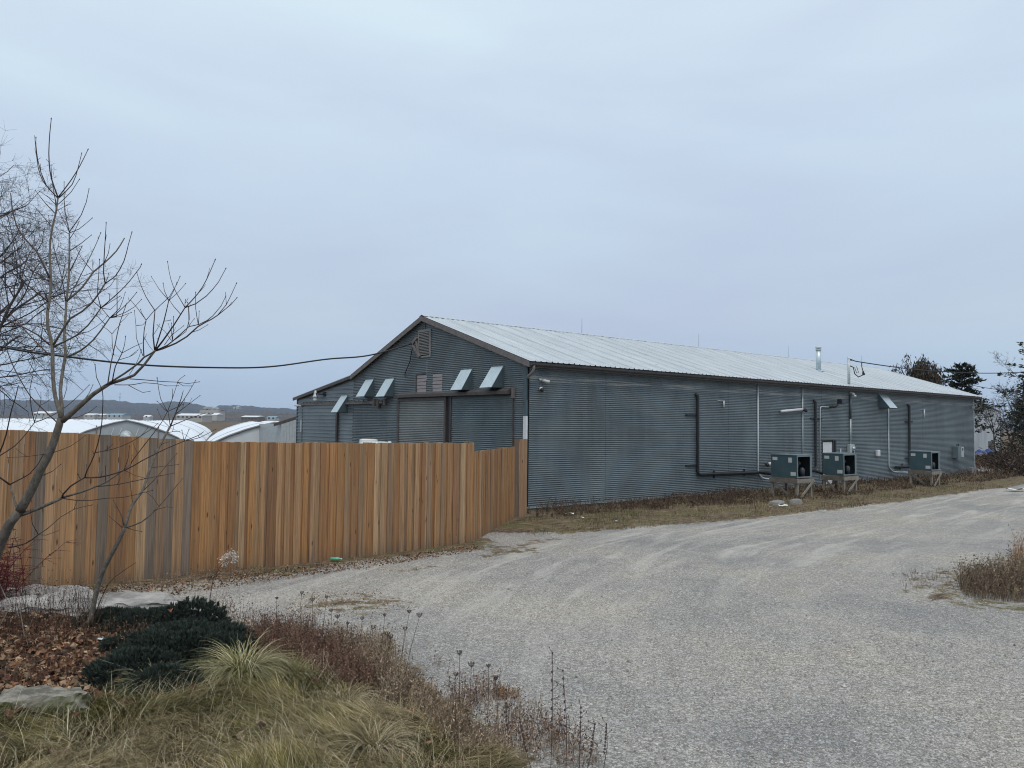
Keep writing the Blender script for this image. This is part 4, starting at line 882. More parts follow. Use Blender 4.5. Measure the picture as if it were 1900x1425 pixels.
# ------------------------------------------------------------------ far land: hills, woods, buildings
def dirp(px, d):
    r = ray(px, 777); n = math.hypot(r[0], r[1]); k = (r @ np.array([FWD0[0], FWD0[1], 0])); r = r / k
    return np.array([CAM[0] + r[0] * d, CAM[1] + r[1] * d])
def elev(px, py, d):
    r = ray(px, py); k = (r @ np.array([FWD0[0], FWD0[1], 0])); return CAM[2] + r[2] / k * d
M['wood'] = speck('haze_tinted_leafless_wood', (0.026, 0.040, 0.064), (0.048, 0.062, 0.090), .012, 0.95, 0, 0, 8)  # haze blue put into the colour of the leafless wood
M['wood2'] = speck('nearer_bare_wood', (0.040, 0.042, 0.050), (0.085, 0.072, 0.068), .02, 0.95, 0, 0, 8)
def ridge(name, prof, d, depth, mt, rough_, base=-3, step=2.0):
    xs = np.arange(prof[0][0], prof[-1][0], step); V = []; F = []
    top = np.interp(xs, [p[0] for p in prof], [p[1] for p in prof]); rows = 9
    for r in range(rows):
        f = r / (rows - 1)
        for i, px in enumerate(xs):
            dd = d + depth * f; q = dirp(px, dd); zt_ = elev(px, top[i], d + depth) 
            z = base + (zt_ - base) * (f ** .8)
            z += rough_ * (fbm(px * .09 + r * 7, r * 3.1 + d, 4) - .5) * (1.6 if r else 0)
            V.append((q[0], q[1], z))
    n = len(xs)
    for r in range(rows - 1):
        for i in range(n - 1): F.append((r * n + i, r * n + i + 1, (r + 1) * n + i + 1, (r + 1) * n + i))
    # back slope
    for i, px in enumerate(xs): q = dirp(px, d + depth * 1.7); V.append((q[0], q[1], base))
    for i in range(n - 1): F.append(((rows - 1) * n + i, (rows - 1) * n + i + 1, rows * n + i + 1, rows * n + i))
    o = MB().add(V, F).build(name, M[mt], smooth=False); tagit(o, kind='structure'); return o
ridge('hills', [(-900, 744), (-300, 742), (0, 741), (100, 742), (205, 742), (225, 744), (250, 747), (290, 748), (310, 745), (350, 746), (368, 751), (380, 755), (395, 757), (405, 752), (440, 752), (480, 755), (520, 757), (545, 759), (700, 760), (1200, 765), (1900, 776), (2600, 776)], 1500, 1300, 'wood', 7)
ridge('low_woodland', [(-900, 772), (-100, 770), (0, 768), (60, 769), (140, 771), (250, 770), (330, 766), (370, 768), (410, 762), (440, 765), (500, 766), (545, 768), (700, 770), (1300, 775)], 700, 500, 'wood2', 5)
def far_box(name, px0, px1, pyt, pyb, d, ht_wall, label, roofm='white', wallm='pvc', cat='building', dep=14, gable=.35, group=None):
    a = dirp(px0, d); b = dirp(px1, d); zt_ = elev((px0 + px1) / 2, pyt, d); zb = elev((px0 + px1) / 2, pyb, d) - 1.5
    t = thing(name, (a[0], a[1], zb), label, cat, group); dv = (b - a) / np.linalg.norm(b - a); nv = np.array([-dv[1], dv[0]])
    ze = zt_ - (zt_ - zb - 1.5) * gable; c = b + nv * dep; e = a + nv * dep
    MB().add([(*a, zb), (*b, zb), (*c, zb), (*e, zb), (*a, ze), (*b, ze), (*c, ze), (*e, ze)], [(0, 1, 5, 4), (1, 2, 6, 5), (2, 3, 7, 6), (3, 0, 4, 7)]).build('wall', M[wallm], t)
    m1 = (a + e) / 2; m2 = (b + c) / 2; ov = dv * .3
    MB().add([(*(a - ov), ze), (*(b + ov), ze), (*(m2 + ov), zt_), (*(m1 - ov), zt_), (*(c + ov), ze), (*(e - ov), ze)], [(0, 1, 2, 3), (3, 2, 4, 5), (0, 3, 5), (1, 4, 2)]).build('roof', M[roofm], t)
    return t, a, b, dv, nv, zb, ze, zt_
G_ = 'farm buildings strung along the far valley floor'
M['tealroof'] = mat('teal_roof', (.18, .28, .33), .6); M['beige'] = mat('beige_cladding', (.42, .42, .40), .7); M['darkwin'] = mat('far_window', (.06, .07, .08), .4)
def wins(r, n, z, h, w=.6):
    t, a, b, dv, nv, zb, ze, zt_ = r; L_ = np.linalg.norm(b - a)
    for i in range(n):
        p = a + dv * (L_ * (i + .5) / n) - nv * .1
        q0 = p - dv * w; q1 = p + dv * w; MB().prism([(*q0, zb + z), (*q1, zb + z), (*q1, zb + z + h), (*q0, zb + z + h)], (nv[0] * .05, nv[1] * .05, 0)).build('window', M['darkwin'], t)
wins(far_box('far_shed', 60, 93, 763, 773, 520, 4, 'white shed on the valley floor, leftmost seen through the bare trees', group=G_), 4, 2.4, .8)
wins(far_box('far_shed', 155, 174, 767, 774, 640, 3, 'white gabled shed, left one of a touching pair on the valley floor', wallm='beige', group=G_), 2, 2, .8)
wins(far_box('far_shed', 174, 193, 767.5, 773.5, 645, 3, 'white shed, right one of the touching pair on the valley floor', wallm='beige', group=G_), 3, 2, .8)
wins(far_box('far_shed', 198, 226, 767, 775, 600, 3, 'far shed with teal roof and white end wall', 'tealroof', group=G_), 3, 2, 1.5)
wins(far_box('far_house', 266, 277, 770, 775.5, 560, 3, 'tiny white gabled house alone on the valley floor', gable=.55, dep=6, group=G_), 1, 2, 1)
wins(far_box('far_shed', 327, 375, 767, 778, 420, 3, 'long pale green-white barn right of the sapling top', wallm='beige', group=G_), 6, 2.4, .8)
r = far_box('far_plant', 370, 405, 760.5, 776, 620, 8, 'tall beige packing plant with rows of dark windows below the hilltop', wallm='beige', roofm='trim_light', gable=.08, group=G_); wins(r, 6, 3, .9, 1); wins(r, 5, 5.2, .7, .8)
far_box('far_shed', 392, 402, 766, 777, 600, 4, 'small white annex in front of the tall beige packing plant', wallm='beige', group=G_)
wins(far_box('far_barn', 447, 477, 771, 778.5, 430, 3, 'dark-walled barn with long white roof beyond the hoop houses', wallm='trim_light', group=G_), 5, 1.8, .6)
far_box('far_house', 479, 486, 775, 779, 440, 3, 'tiny cream shed between the dark-walled barn and the blue-roofed house', wallm='beige', gable=.3, dep=6, group=G_)
wins(far_box('far_house', 495, 511, 772, 779, 460, 3, 'white house with pale blue roof near the shed', 'tealroof', dep=8, group=G_), 2, 2, 1)
rh = random.Random(3)
for i, (px, py) in enumerate([(377, 756), (381, 753.5), (386, 754), (391, 755.5), (396, 755), (401, 757), (432, 755), (437, 754)]):
    far_box('hilltop_building', px, px + rh.uniform(3, 6), py, py + 4, 2300, 4, '%s pale building from the left on the far hilltop above the packing plant' % ('first', 'second', 'third', 'fourth', 'fifth', 'sixth', 'seventh', 'eighth')[i], 'pvc', 'beige', gable=.2, dep=20, group='pale buildings on the far hilltop')
p = dirp(221, 1900); tw = thing('radio_mast', (*p, 0), 'thin lattice radio mast standing on the far ridge', 'mast')
MB().beam((*p, 20), (*p, elev(221, 729, 1900)), .9, .9).build('mast_column', M['louver'], tw)
MB().tube([(*p, elev(221, 738, 1900)), (*p, elev(221, 737, 1900))], 1.6, 8).build('platform', M['louver'], tw)

# ------------------------------------------------------------------ trees
def smooth_tree_mesh(polys, name, mt, parent, nseg=None):
    b = MB()
    for pts_ in polys:
        rs = [p[3] for p in pts_]; b.tube([p[:3] for p in pts_], rs, nseg or (10 if max(rs) > .03 else (6 if max(rs) > .009 else 4)))
    return b.build(name, M[mt], parent, smooth=True)
def buds(polys, mt, parent):
    b = MB()
    for p in polys:
        q = Vector(p[-1][:3]); d = (q - Vector(p[-2][:3])).normalized(); r = max(.0042, p[-1][3] * 1.5)
        b.tube([q - d * r * 1.0, q + d * r * .8, q + d * r * 3.2], [r * .7, r * 1.25, r * .2], 5)
    return b.build('bud', M[mt], parent)
def hand_tree(name, data, loc, label, cat, trunk_n, wthr=.0105):
    t = thing(name, loc, label, cat)
    smooth_tree_mesh([p for _, p in data[:trunk_n]], 'trunk', 'bark', t, 14)
    limbs = [p for _, p in data[trunk_n:] if max(q[3] for q in p) > wthr]; tw = [(e, p) for e, p in data[trunk_n:] if max(q[3] for q in p) <= wthr]
    for p in limbs: smooth_tree_mesh([p], 'branch', 'bark', t, 8)
    smooth_tree_mesh([p for _, p in tw], 'twigs', 'twig', t); buds([p for e, p in tw if e], 'twig', t)
    # tiny side spurs
    b = MB(); r_ = random.Random(5)
    for _, p in tw:
        for k in range(1, len(p) - 1):
            if r_.random() < .13:
                a = Vector(p[k][:3]); d = (Vector(p[k + 1][:3]) - a).normalized(); s = Vector((r_.uniform(-1, 1), r_.uniform(-1, 1), r_.uniform(-.1, 1))); s = (d * .7 + s.normalized()).normalized()
                L_ = r_.uniform(.02, .13); b.tube([a, a + s * L_ * .6 + Vector((0, 0, L_ * .05)), a + s * L_ + Vector((0, 0, L_ * .2))], [.003, .0025, .0022], 4)
    b.build('spurs', M['twig'], t)
    for ch in t.children:
        if ch.name.split('.')[0] in ('twigs', 'bud', 'spurs'): ch['kind'] = 'stuff'
    return t
# young tree and sapling: (ends in a bud?, [(x, y, z, radius) ...]) for each limb
MAIN_TREE=[
(0,[(-14.046,-7.627,0.222,0.0747),(-14.03,-7.652,0.301,0.0728),(-14.013,-7.676,0.381,0.071),(-13.997,-7.701,0.461,0.0691),(-13.981,-7.726,0.54,0.0672),(-13.965,-7.75,0.618,0.0654),(-13.948,-7.775,0.693,0.0636),(-13.932,-7.799,0.764,0.0617),(-13.91,-7.83,0.859,0.0599),(-13.887,-7.861,0.951,0.058),(-13.864,-7.891,1.037,0.0562),(-13.842,-7.92,1.117,0.0543),(-13.823,-7.947,1.188,0.0525),(-13.795,-7.982,1.285,0.0507),(-13.771,-8.013,1.362,0.0488),(-13.748,-8.042,1.425,0.047),(-13.68,-8.111,1.538,0.0452)]),
(0,[(-13.68,-8.111,1.538,0.0472),(-13.648,-8.135,1.619,0.0462),(-13.617,-8.16,1.701,0.0451),(-13.588,-8.181,1.776,0.044),(-13.557,-8.206,1.873,0.0429),(-13.53,-8.228,1.96,0.0418),(-13.499,-8.251,2.035,0.0407),(-13.469,-8.274,2.11,0.0396),(-13.444,-8.293,2.202,0.0385),(-13.423,-8.31,2.289,0.0374),(-13.397,-8.333,2.412,0.0363),(-13.382,-8.344,2.496,0.0352)]),
(0,[(-13.382,-8.344,2.496,0.0228),(-13.392,-8.29,2.575,0.0222),(-13.405,-8.232,2.644,0.0217),(-13.42,-8.175,2.733,0.0212),(-13.428,-8.124,2.84,0.0206),(-13.434,-8.076,2.964,0.0201),(-13.433,-8.033,3.063,0.0195),(-13.431,-7.99,3.17,0.019),(-13.431,-7.945,3.267,0.0184),(-13.446,-7.889,3.375,0.0179),(-13.461,-7.832,3.467,0.0173),(-13.465,-7.783,3.555,0.0167),(-13.462,-7.74,3.642,0.0161),(-13.45,-7.705,3.739,0.0155),(-13.436,-7.671,3.838,0.0149),(-13.428,-7.632,3.931,0.0143),(-13.424,-7.591,4.032,0.0137),(-13.426,-7.547,4.16,0.0131),(-13.429,-7.502,4.295,0.0124),(-13.427,-7.461,4.419,0.0118),(-13.421,-7.422,4.532,0.0112),(-13.402,-7.397,4.696,0.0105),(-13.372,-7.381,4.868,0.0099),(-13.356,-7.354,5.034,0.0092)]),
(1,[(-13.357,-7.352,5.034,0.0081),(-13.388,-7.37,5.062,0.0076),(-13.445,-7.369,5.118,0.007),(-13.505,-7.367,5.189,0.0064),(-13.541,-7.383,5.256,0.0059),(-13.569,-7.407,5.334,0.0053),(-13.593,-7.436,5.45,0.0048),(-13.611,-7.469,5.556,0.0042),(-13.616,-7.512,5.635,0.0037)]),
(1,[(-13.485,-7.381,5.165,0.0059),(-13.534,-7.352,5.3,0.0052),(-13.569,-7.334,5.447,0.0046),(-13.582,-7.33,5.536,0.0039),(-13.593,-7.328,5.631,0.0032)]),
(1,[(-13.356,-7.355,5.047,0.0081),(-13.392,-7.341,5.151,0.0076),(-13.424,-7.331,5.253,0.0072),(-13.444,-7.33,5.347,0.0067),(-13.456,-7.335,5.441,0.0062),(-13.464,-7.344,5.541,0.0057),(-13.467,-7.358,5.646,0.0052),(-13.467,-7.375,5.768,0.0047),(-13.464,-7.393,5.871,0.0042),(-13.463,-7.406,5.924,0.0038)]),
(1,[(-13.353,-7.357,5.047,0.007),(-13.293,-7.384,5.156,0.0065),(-13.238,-7.407,5.261,0.006),(-13.194,-7.42,5.355,0.0055),(-13.156,-7.428,5.446,0.0049),(-13.12,-7.436,5.544,0.0044),(-13.085,-7.442,5.645,0.0039)]),
(1,[(-13.353,-7.356,5.034,0.006),(-13.281,-7.36,5.127,0.0054),(-13.217,-7.357,5.227,0.0049),(-13.179,-7.335,5.346,0.0044),(-13.153,-7.304,5.466,0.0039),(-13.121,-7.28,5.638,0.0033)]),
(1,[(-13.35,-7.354,4.966,0.006),(-13.303,-7.484,5.018,0.005),(-13.263,-7.609,5.07,0.0041),(-13.21,-7.749,5.191,0.0032)]),
(1,[(-13.368,-7.337,4.928,0.0054),(-13.386,-7.407,4.991,0.0048),(-13.411,-7.471,5.05,0.0043),(-13.437,-7.535,5.126,0.0037),(-13.46,-7.603,5.216,0.0032),(-13.48,-7.673,5.31,0.0026)]),
(1,[(-13.363,-7.342,4.947,0.0049),(-13.431,-7.217,5.062,0.0038),(-13.509,-7.083,5.151,0.0027)]),
(1,[(-13.381,-7.373,4.849,0.0054),(-13.469,-7.322,4.956,0.0045),(-13.518,-7.3,5.024,0.0036),(-13.569,-7.277,5.097,0.0027)]),
(1,[(-13.41,-7.39,4.69,0.0054),(-13.484,-7.274,4.813,0.0041),(-13.548,-7.164,4.925,0.0027)]),
(1,[(-13.367,-7.385,4.88,0.0043),(-13.317,-7.506,4.908,0.0035),(-13.266,-7.626,4.926,0.0027)]),
(1,[(-13.421,-7.376,4.628,0.0048),(-13.431,-7.383,4.719,0.0038),(-13.445,-7.386,4.803,0.0027)]),
(0,[(-13.438,-7.583,4.068,0.0105),(-13.492,-7.501,4.225,0.01),(-13.549,-7.418,4.371,0.0095),(-13.596,-7.338,4.449,0.009),(-13.646,-7.255,4.528,0.0085),(-13.688,-7.18,4.611,0.008),(-13.721,-7.111,4.696,0.0075),(-13.758,-7.046,4.866,0.007),(-13.768,-6.998,4.981,0.0065),(-13.777,-6.952,5.104,0.006)]),
(1,[(-13.549,-7.418,4.371,0.0053),(-13.514,-7.52,4.463,0.0042),(-13.51,-7.601,4.608,0.0031)]),
(1,[(-13.438,-7.579,4.019,0.0079),(-13.525,-7.422,4.116,0.0071),(-13.583,-7.286,4.18,0.0063),(-13.62,-7.167,4.257,0.0055),(-13.659,-7.049,4.347,0.0047),(-13.722,-6.915,4.505,0.0038)]),
(1,[(-13.525,-7.422,4.116,0.004),(-13.555,-7.345,4.203,0.0033),(-13.556,-7.291,4.285,0.0027)]),
(1,[(-13.481,-7.455,4.08,0.004),(-13.518,-7.486,4.132,0.0033),(-13.523,-7.544,4.189,0.0026)]),
(1,[(-13.454,-7.704,3.778,0.0078),(-13.535,-7.732,3.836,0.0071),(-13.611,-7.763,3.89,0.0065),(-13.675,-7.804,3.932,0.0058),(-13.735,-7.847,3.97,0.0052),(-13.797,-7.889,4.01,0.0046),(-13.856,-7.933,4.05,0.004),(-13.956,-7.947,4.136,0.0034)]),
(0,[(-13.455,-7.927,3.284,0.0091),(-13.553,-7.845,3.388,0.0084),(-13.622,-7.782,3.437,0.0078),(-13.691,-7.719,3.48,0.0071),(-13.787,-7.635,3.538,0.0064),(-13.879,-7.555,3.608,0.0058),(-13.973,-7.475,3.689,0.0051)]),
(1,[(-13.452,-7.973,3.165,0.0081),(-13.527,-7.837,3.268,0.0077),(-13.574,-7.722,3.343,0.0074),(-13.624,-7.605,3.425,0.007),(-13.664,-7.496,3.501,0.0067),(-13.709,-7.384,3.582,0.0063),(-13.751,-7.273,3.652,0.006),(-13.799,-7.158,3.728,0.0056),(-13.839,-7.048,3.793,0.0052),(-13.907,-6.917,3.882,0.0048)]),
(1,[(-13.466,-7.874,3.393,0.0046),(-13.528,-7.859,3.494,0.0035),(-13.542,-7.887,3.63,0.0025)]),
(1,[(-13.522,-7.841,3.268,0.0038),(-13.53,-7.898,3.397,0.0034),(-13.528,-7.96,3.476,0.0029),(-13.523,-8.024,3.56,0.0025)]),
(1,[(-13.454,-7.749,3.683,0.0041),(-13.491,-7.737,3.761,0.0037),(-13.528,-7.725,3.839,0.0033),(-13.566,-7.713,3.919,0.003),(-13.602,-7.702,4,0.0026)]),
(0,[(-13.426,-7.948,3.261,0.0108),(-13.375,-8.092,3.295,0.0098),(-13.331,-8.23,3.325,0.0089),(-13.275,-8.377,3.367,0.0079),(-13.204,-8.541,3.461,0.007),(-13.163,-8.68,3.552,0.0062),(-13.139,-8.803,3.621,0.0053)]),
(1,[(-13.139,-8.803,3.621,0.0057),(-13.179,-8.834,3.749,0.0052),(-13.19,-8.886,3.84,0.0046),(-13.196,-8.941,3.932,0.0041),(-13.205,-8.993,4.004,0.0035),(-13.213,-9.045,4.069,0.003)]),
(1,[(-13.139,-8.803,3.621,0.0048),(-13.074,-8.874,3.679,0.0037),(-13,-8.951,3.739,0.0026)]),
(1,[(-13.139,-8.803,3.621,0.0062),(-13.074,-8.861,3.697,0.0058),(-13.036,-8.896,3.743,0.0055),(-12.991,-8.936,3.799,0.0051),(-12.949,-8.975,3.858,0.0048),(-12.91,-9.012,3.922,0.0044),(-12.873,-9.047,3.99,0.0041),(-12.846,-9.072,4.04,0.0037),(-12.839,-9.081,4.067,0.0033)]),
(1,[(-13.139,-8.803,3.621,0.0048),(-13.216,-8.805,3.688,0.0037),(-13.267,-8.829,3.783,0.0026)]),
(1,[(-13.139,-8.803,3.621,0.0038),(-13.07,-8.904,3.604,0.0033),(-13.038,-8.979,3.649,0.0028),(-13.006,-9.054,3.709,0.0024)]),
(1,[(-13.276,-8.376,3.367,0.0039),(-13.185,-8.504,3.404,0.0035),(-13.137,-8.598,3.449,0.0032),(-13.097,-8.685,3.496,0.0028),(-13.073,-8.759,3.547,0.0024)]),
(0,[(-13.423,-7.953,3.285,0.0129),(-13.388,-7.996,3.368,0.0121),(-13.355,-8.037,3.447,0.0113),(-13.299,-8.1,3.568,0.0105),(-13.202,-8.194,3.646,0.0097),(-13.124,-8.272,3.743,0.0089),(-13.076,-8.327,3.835,0.0081),(-13.028,-8.382,3.944,0.0073)]),
(1,[(-13.028,-8.382,3.944,0.007),(-13.053,-8.412,4.053,0.0064),(-13.062,-8.457,4.196,0.0058),(-13.069,-8.499,4.267,0.0052),(-13.075,-8.542,4.355,0.0046),(-13.081,-8.586,4.45,0.004),(-13.088,-8.629,4.54,0.0034)]),
(1,[(-13.028,-8.382,3.944,0.007),(-12.964,-8.534,4.007,0.0064),(-12.945,-8.65,4.07,0.0058),(-12.932,-8.761,4.143,0.0051),(-12.933,-8.861,4.214,0.0045),(-12.939,-8.956,4.278,0.0039),(-12.934,-9.064,4.387,0.0033)]),
(1,[(-13.028,-8.382,3.944,0.0038),(-13.002,-8.373,4.013,0.0032),(-12.994,-8.348,4.059,0.0025)]),
(1,[(-13.076,-8.327,3.835,0.004),(-12.978,-8.399,3.925,0.0033),(-12.943,-8.42,3.996,0.0025)]),
(1,[(-13.124,-8.272,3.743,0.0045),(-13.22,-8.154,3.682,0.0035),(-13.313,-8.04,3.655,0.0025)]),
(1,[(-13.307,-8.093,3.557,0.004),(-13.307,-8.138,3.628,0.0033),(-13.297,-8.191,3.681,0.0025)]),
(0,[(-13.373,-8.35,2.485,0.0186),(-13.365,-8.263,2.615,0.0182),(-13.362,-8.168,2.698,0.0177),(-13.358,-8.076,2.795,0.0172),(-13.34,-7.996,2.918,0.0167),(-13.317,-7.919,3.038,0.0162),(-13.288,-7.851,3.189,0.0156),(-13.284,-7.758,3.3,0.0151),(-13.282,-7.666,3.425,0.0145),(-13.267,-7.584,3.561,0.014),(-13.25,-7.504,3.688,0.0134),(-13.237,-7.421,3.828,0.0128),(-13.218,-7.342,3.958,0.0122),(-13.2,-7.264,4.105,0.0116),(-13.186,-7.182,4.247,0.0109),(-13.175,-7.098,4.397,0.0103),(-13.165,-7.012,4.511,0.0096),(-13.155,-6.925,4.631,0.009),(-13.146,-6.838,4.752,0.0083)]),
(1,[(-13.147,-6.838,4.769,0.0069),(-13.164,-6.76,4.907,0.0062),(-13.177,-6.685,5.035,0.0056),(-13.184,-6.617,5.204,0.0049),(-13.18,-6.556,5.33,0.0042),(-13.175,-6.495,5.467,0.0035)]),
(1,[(-13.147,-6.838,4.775,0.0069),(-13.104,-6.97,4.863,0.006),(-13.069,-7.094,4.944,0.0051),(-13.041,-7.216,5.081,0.0042),(-13.036,-7.32,5.215,0.0033)]),
(1,[(-13.145,-6.84,4.762,0.0057),(-13.061,-6.94,4.804,0.005),(-13.009,-7.016,4.859,0.0042),(-12.953,-7.096,4.925,0.0034)]),
(1,[(-13.145,-6.84,4.769,0.0057),(-13.177,-6.778,4.864,0.0049),(-13.208,-6.718,4.955,0.004),(-13.265,-6.639,5.096,0.0032)]),
(1,[(-13.155,-6.927,4.667,0.0046),(-13.107,-6.93,4.765,0.0037),(-13.063,-6.932,4.898,0.0029)]),
(1,[(-13.163,-7.013,4.504,0.0056),(-13.044,-6.999,4.617,0.0044),(-12.934,-6.979,4.741,0.0032)]),
(1,[(-13.163,-7.013,4.51,0.0045),(-13.22,-6.976,4.521,0.0037),(-13.268,-6.949,4.554,0.0028)]),
(1,[(-13.144,-6.839,4.742,0.0043),(-13.198,-6.765,4.794,0.0036),(-13.224,-6.71,4.807,0.0029)]),
(1,[(-13.189,-7.176,4.202,0.0072),(-13.149,-7.182,4.307,0.0061),(-13.112,-7.184,4.405,0.005),(-13.066,-7.196,4.54,0.0039)]),
(1,[(-13.242,-7.418,3.835,0.0059),(-13.266,-7.448,3.952,0.0056),(-13.292,-7.477,4.066,0.0052),(-13.325,-7.499,4.172,0.0048),(-13.36,-7.52,4.277,0.0044),(-13.393,-7.544,4.392,0.0041),(-13.425,-7.568,4.508,0.0037)]),
(1,[(-13.301,-7.469,4.058,0.004),(-13.285,-7.475,4.165,0.0036),(-13.276,-7.473,4.249,0.0031),(-13.269,-7.47,4.342,0.0027)]),
(1,[(-13.232,-7.425,3.829,0.0076),(-13.191,-7.398,3.925,0.0072),(-13.151,-7.372,4.023,0.0068),(-13.106,-7.349,4.131,0.0064),(-13.066,-7.323,4.229,0.006),(-13.021,-7.3,4.338,0.0056),(-12.978,-7.276,4.445,0.0052),(-12.941,-7.246,4.537,0.0048),(-12.9,-7.221,4.65,0.0044),(-12.869,-7.186,4.74,0.004)]),
(0,[(-13.233,-7.426,3.847,0.0121),(-13.155,-7.428,3.933,0.0115),(-13.082,-7.427,4.022,0.0109),(-13.023,-7.414,4.124,0.0103),(-12.969,-7.398,4.22,0.0096),(-12.864,-7.424,4.338,0.0089),(-12.798,-7.417,4.417,0.0083),(-12.735,-7.407,4.502,0.0076),(-12.686,-7.386,4.592,0.0069),(-12.641,-7.362,4.685,0.0062)]),
(1,[(-12.969,-7.398,4.22,0.0047),(-13.031,-7.352,4.306,0.0041),(-13.086,-7.312,4.388,0.0034),(-13.149,-7.269,4.527,0.0028)]),
(1,[(-12.969,-7.398,4.22,0.0041),(-12.975,-7.387,4.29,0.0035),(-12.982,-7.376,4.361,0.0028)]),
(1,[(-12.864,-7.424,4.338,0.0047),(-12.845,-7.54,4.438,0.0037),(-12.85,-7.635,4.529,0.0027)]),
(1,[(-12.969,-7.398,4.22,0.0041),(-13.064,-7.369,4.165,0.0034),(-13.146,-7.355,4.207,0.0027)]),
(1,[(-13.256,-7.406,3.834,0.0049),(-13.306,-7.321,3.914,0.0042),(-13.359,-7.239,4.063,0.0034),(-13.368,-7.183,4.088,0.0027)]),
(1,[(-13.345,-8.014,3.666,0.0046),(-13.413,-7.98,3.739,0.0035),(-13.467,-7.955,3.794,0.0025)]),
(1,[(-13.455,-7.967,3.818,0.0051),(-13.4,-8.087,3.885,0.0044),(-13.374,-8.187,4.008,0.0037),(-13.362,-8.274,4.091,0.0031),(-13.349,-8.362,4.18,0.0025)]),
(0,[(-13.285,-7.851,3.165,0.0121),(-13.224,-7.894,3.199,0.0113),(-13.164,-7.937,3.239,0.0105),(-13.107,-7.978,3.295,0.0097),(-13.053,-8.018,3.363,0.009),(-13,-8.058,3.453,0.0082),(-12.956,-8.091,3.536,0.0074),(-12.918,-8.118,3.609,0.0066)]),
(1,[(-12.918,-8.118,3.609,0.0052),(-12.855,-8.137,3.631,0.0048),(-12.847,-8.115,3.71,0.0044),(-12.845,-8.089,3.818,0.0041),(-12.844,-8.063,3.919,0.0037),(-12.843,-8.037,4.029,0.0033),(-12.842,-8.011,4.13,0.0029)]),
(1,[(-12.918,-8.118,3.609,0.0057),(-12.858,-8.138,3.661,0.0051),(-12.799,-8.158,3.731,0.0044),(-12.739,-8.179,3.808,0.0038),(-12.676,-8.204,3.909,0.0031)]),
(1,[(-12.918,-8.118,3.609,0.0052),(-12.842,-8.213,3.715,0.0044),(-12.824,-8.258,3.794,0.0036),(-12.812,-8.299,3.881,0.0028)]),
(1,[(-12.918,-8.118,3.609,0.0052),(-12.853,-8.185,3.638,0.0046),(-12.793,-8.246,3.668,0.004),(-12.715,-8.325,3.733,0.0034),(-12.665,-8.382,3.81,0.0028)]),
(1,[(-12.918,-8.118,3.609,0.0041),(-12.98,-8.073,3.697,0.0034),(-13,-8.058,3.739,0.0026)]),
(1,[(-12.918,-8.118,3.609,0.0039),(-12.809,-8.147,3.635,0.0033),(-12.715,-8.164,3.685,0.0026)]),
(1,[(-13.112,-7.974,3.288,0.0041),(-13.178,-7.921,3.335,0.0036),(-13.208,-7.898,3.412,0.0031),(-13.237,-7.875,3.459,0.0026)]),
(1,[(-13.277,-7.859,3.183,0.0041),(-13.234,-7.923,3.301,0.0033),(-13.199,-7.978,3.37,0.0026)]),
(1,[(-13.278,-7.86,3.213,0.0041),(-13.256,-7.888,3.331,0.0033),(-13.242,-7.908,3.432,0.0026)]),
(1,[(-13.277,-7.575,3.537,0.0042),(-13.338,-7.607,3.607,0.0034),(-13.383,-7.652,3.671,0.0026)]),
(1,[(-12.956,-8.091,3.536,0.0047),(-13.033,-8.115,3.61,0.0036),(-13.102,-8.141,3.636,0.0026)]),
(1,[(-13.089,-7.994,3.306,0.0039),(-12.988,-8.033,3.239,0.0035),(-12.933,-8.037,3.186,0.003),(-12.877,-8.04,3.126,0.0026)]),
(0,[(-13.368,-8.353,2.468,0.031),(-13.309,-8.396,2.536,0.029),(-13.231,-8.456,2.629,0.0269),(-13.177,-8.494,2.693,0.0249),(-13.118,-8.536,2.758,0.0228),(-13.057,-8.579,2.811,0.0208),(-12.994,-8.623,2.862,0.0187)]),
(0,[(-12.994,-8.623,2.862,0.0177),(-12.921,-8.666,2.893,0.0165),(-12.857,-8.703,2.921,0.0153),(-12.789,-8.742,2.957,0.0141),(-12.711,-8.794,3.064,0.0129),(-12.65,-8.832,3.17,0.0117),(-12.619,-8.842,3.217,0.0105)]),
(0,[(-13.053,-8.583,2.827,0.0114),(-12.972,-8.673,2.895,0.011),(-12.892,-8.762,2.965,0.0105),(-12.834,-8.832,3.023,0.01),(-12.783,-8.897,3.079,0.0096),(-12.75,-8.947,3.134,0.0091),(-12.699,-9.01,3.173,0.0087),(-12.672,-9.053,3.2,0.0082)]),
(0,[(-12.619,-8.842,3.217,0.0097),(-12.576,-8.954,3.316,0.0088),(-12.55,-9.05,3.391,0.0079),(-12.524,-9.145,3.467,0.007),(-12.485,-9.255,3.582,0.0061),(-12.472,-9.339,3.637,0.0053)]),
(1,[(-12.472,-9.339,3.637,0.0062),(-12.422,-9.383,3.709,0.0058),(-12.377,-9.424,3.78,0.0053),(-12.343,-9.456,3.848,0.0049),(-12.314,-9.484,3.924,0.0045),(-12.284,-9.514,4.021,0.004),(-12.254,-9.545,4.125,0.0036)]),
(1,[(-12.472,-9.339,3.637,0.0057),(-12.363,-9.318,3.691,0.0053),(-12.252,-9.301,3.787,0.0049),(-12.176,-9.255,3.872,0.0044),(-12.103,-9.208,3.966,0.004),(-12.021,-9.172,4.124,0.0035)]),
(1,[(-12.472,-9.339,3.637,0.0053),(-12.497,-9.279,3.713,0.0049),(-12.523,-9.218,3.789,0.0046),(-12.542,-9.162,3.861,0.0042),(-12.558,-9.11,3.951,0.0039),(-12.564,-9.066,4.029,0.0035),(-12.572,-9.022,4.142,0.0032)]),
(1,[(-12.472,-9.339,3.637,0.0033),(-12.474,-9.337,3.68,0.0029),(-12.471,-9.339,3.713,0.0024)]),
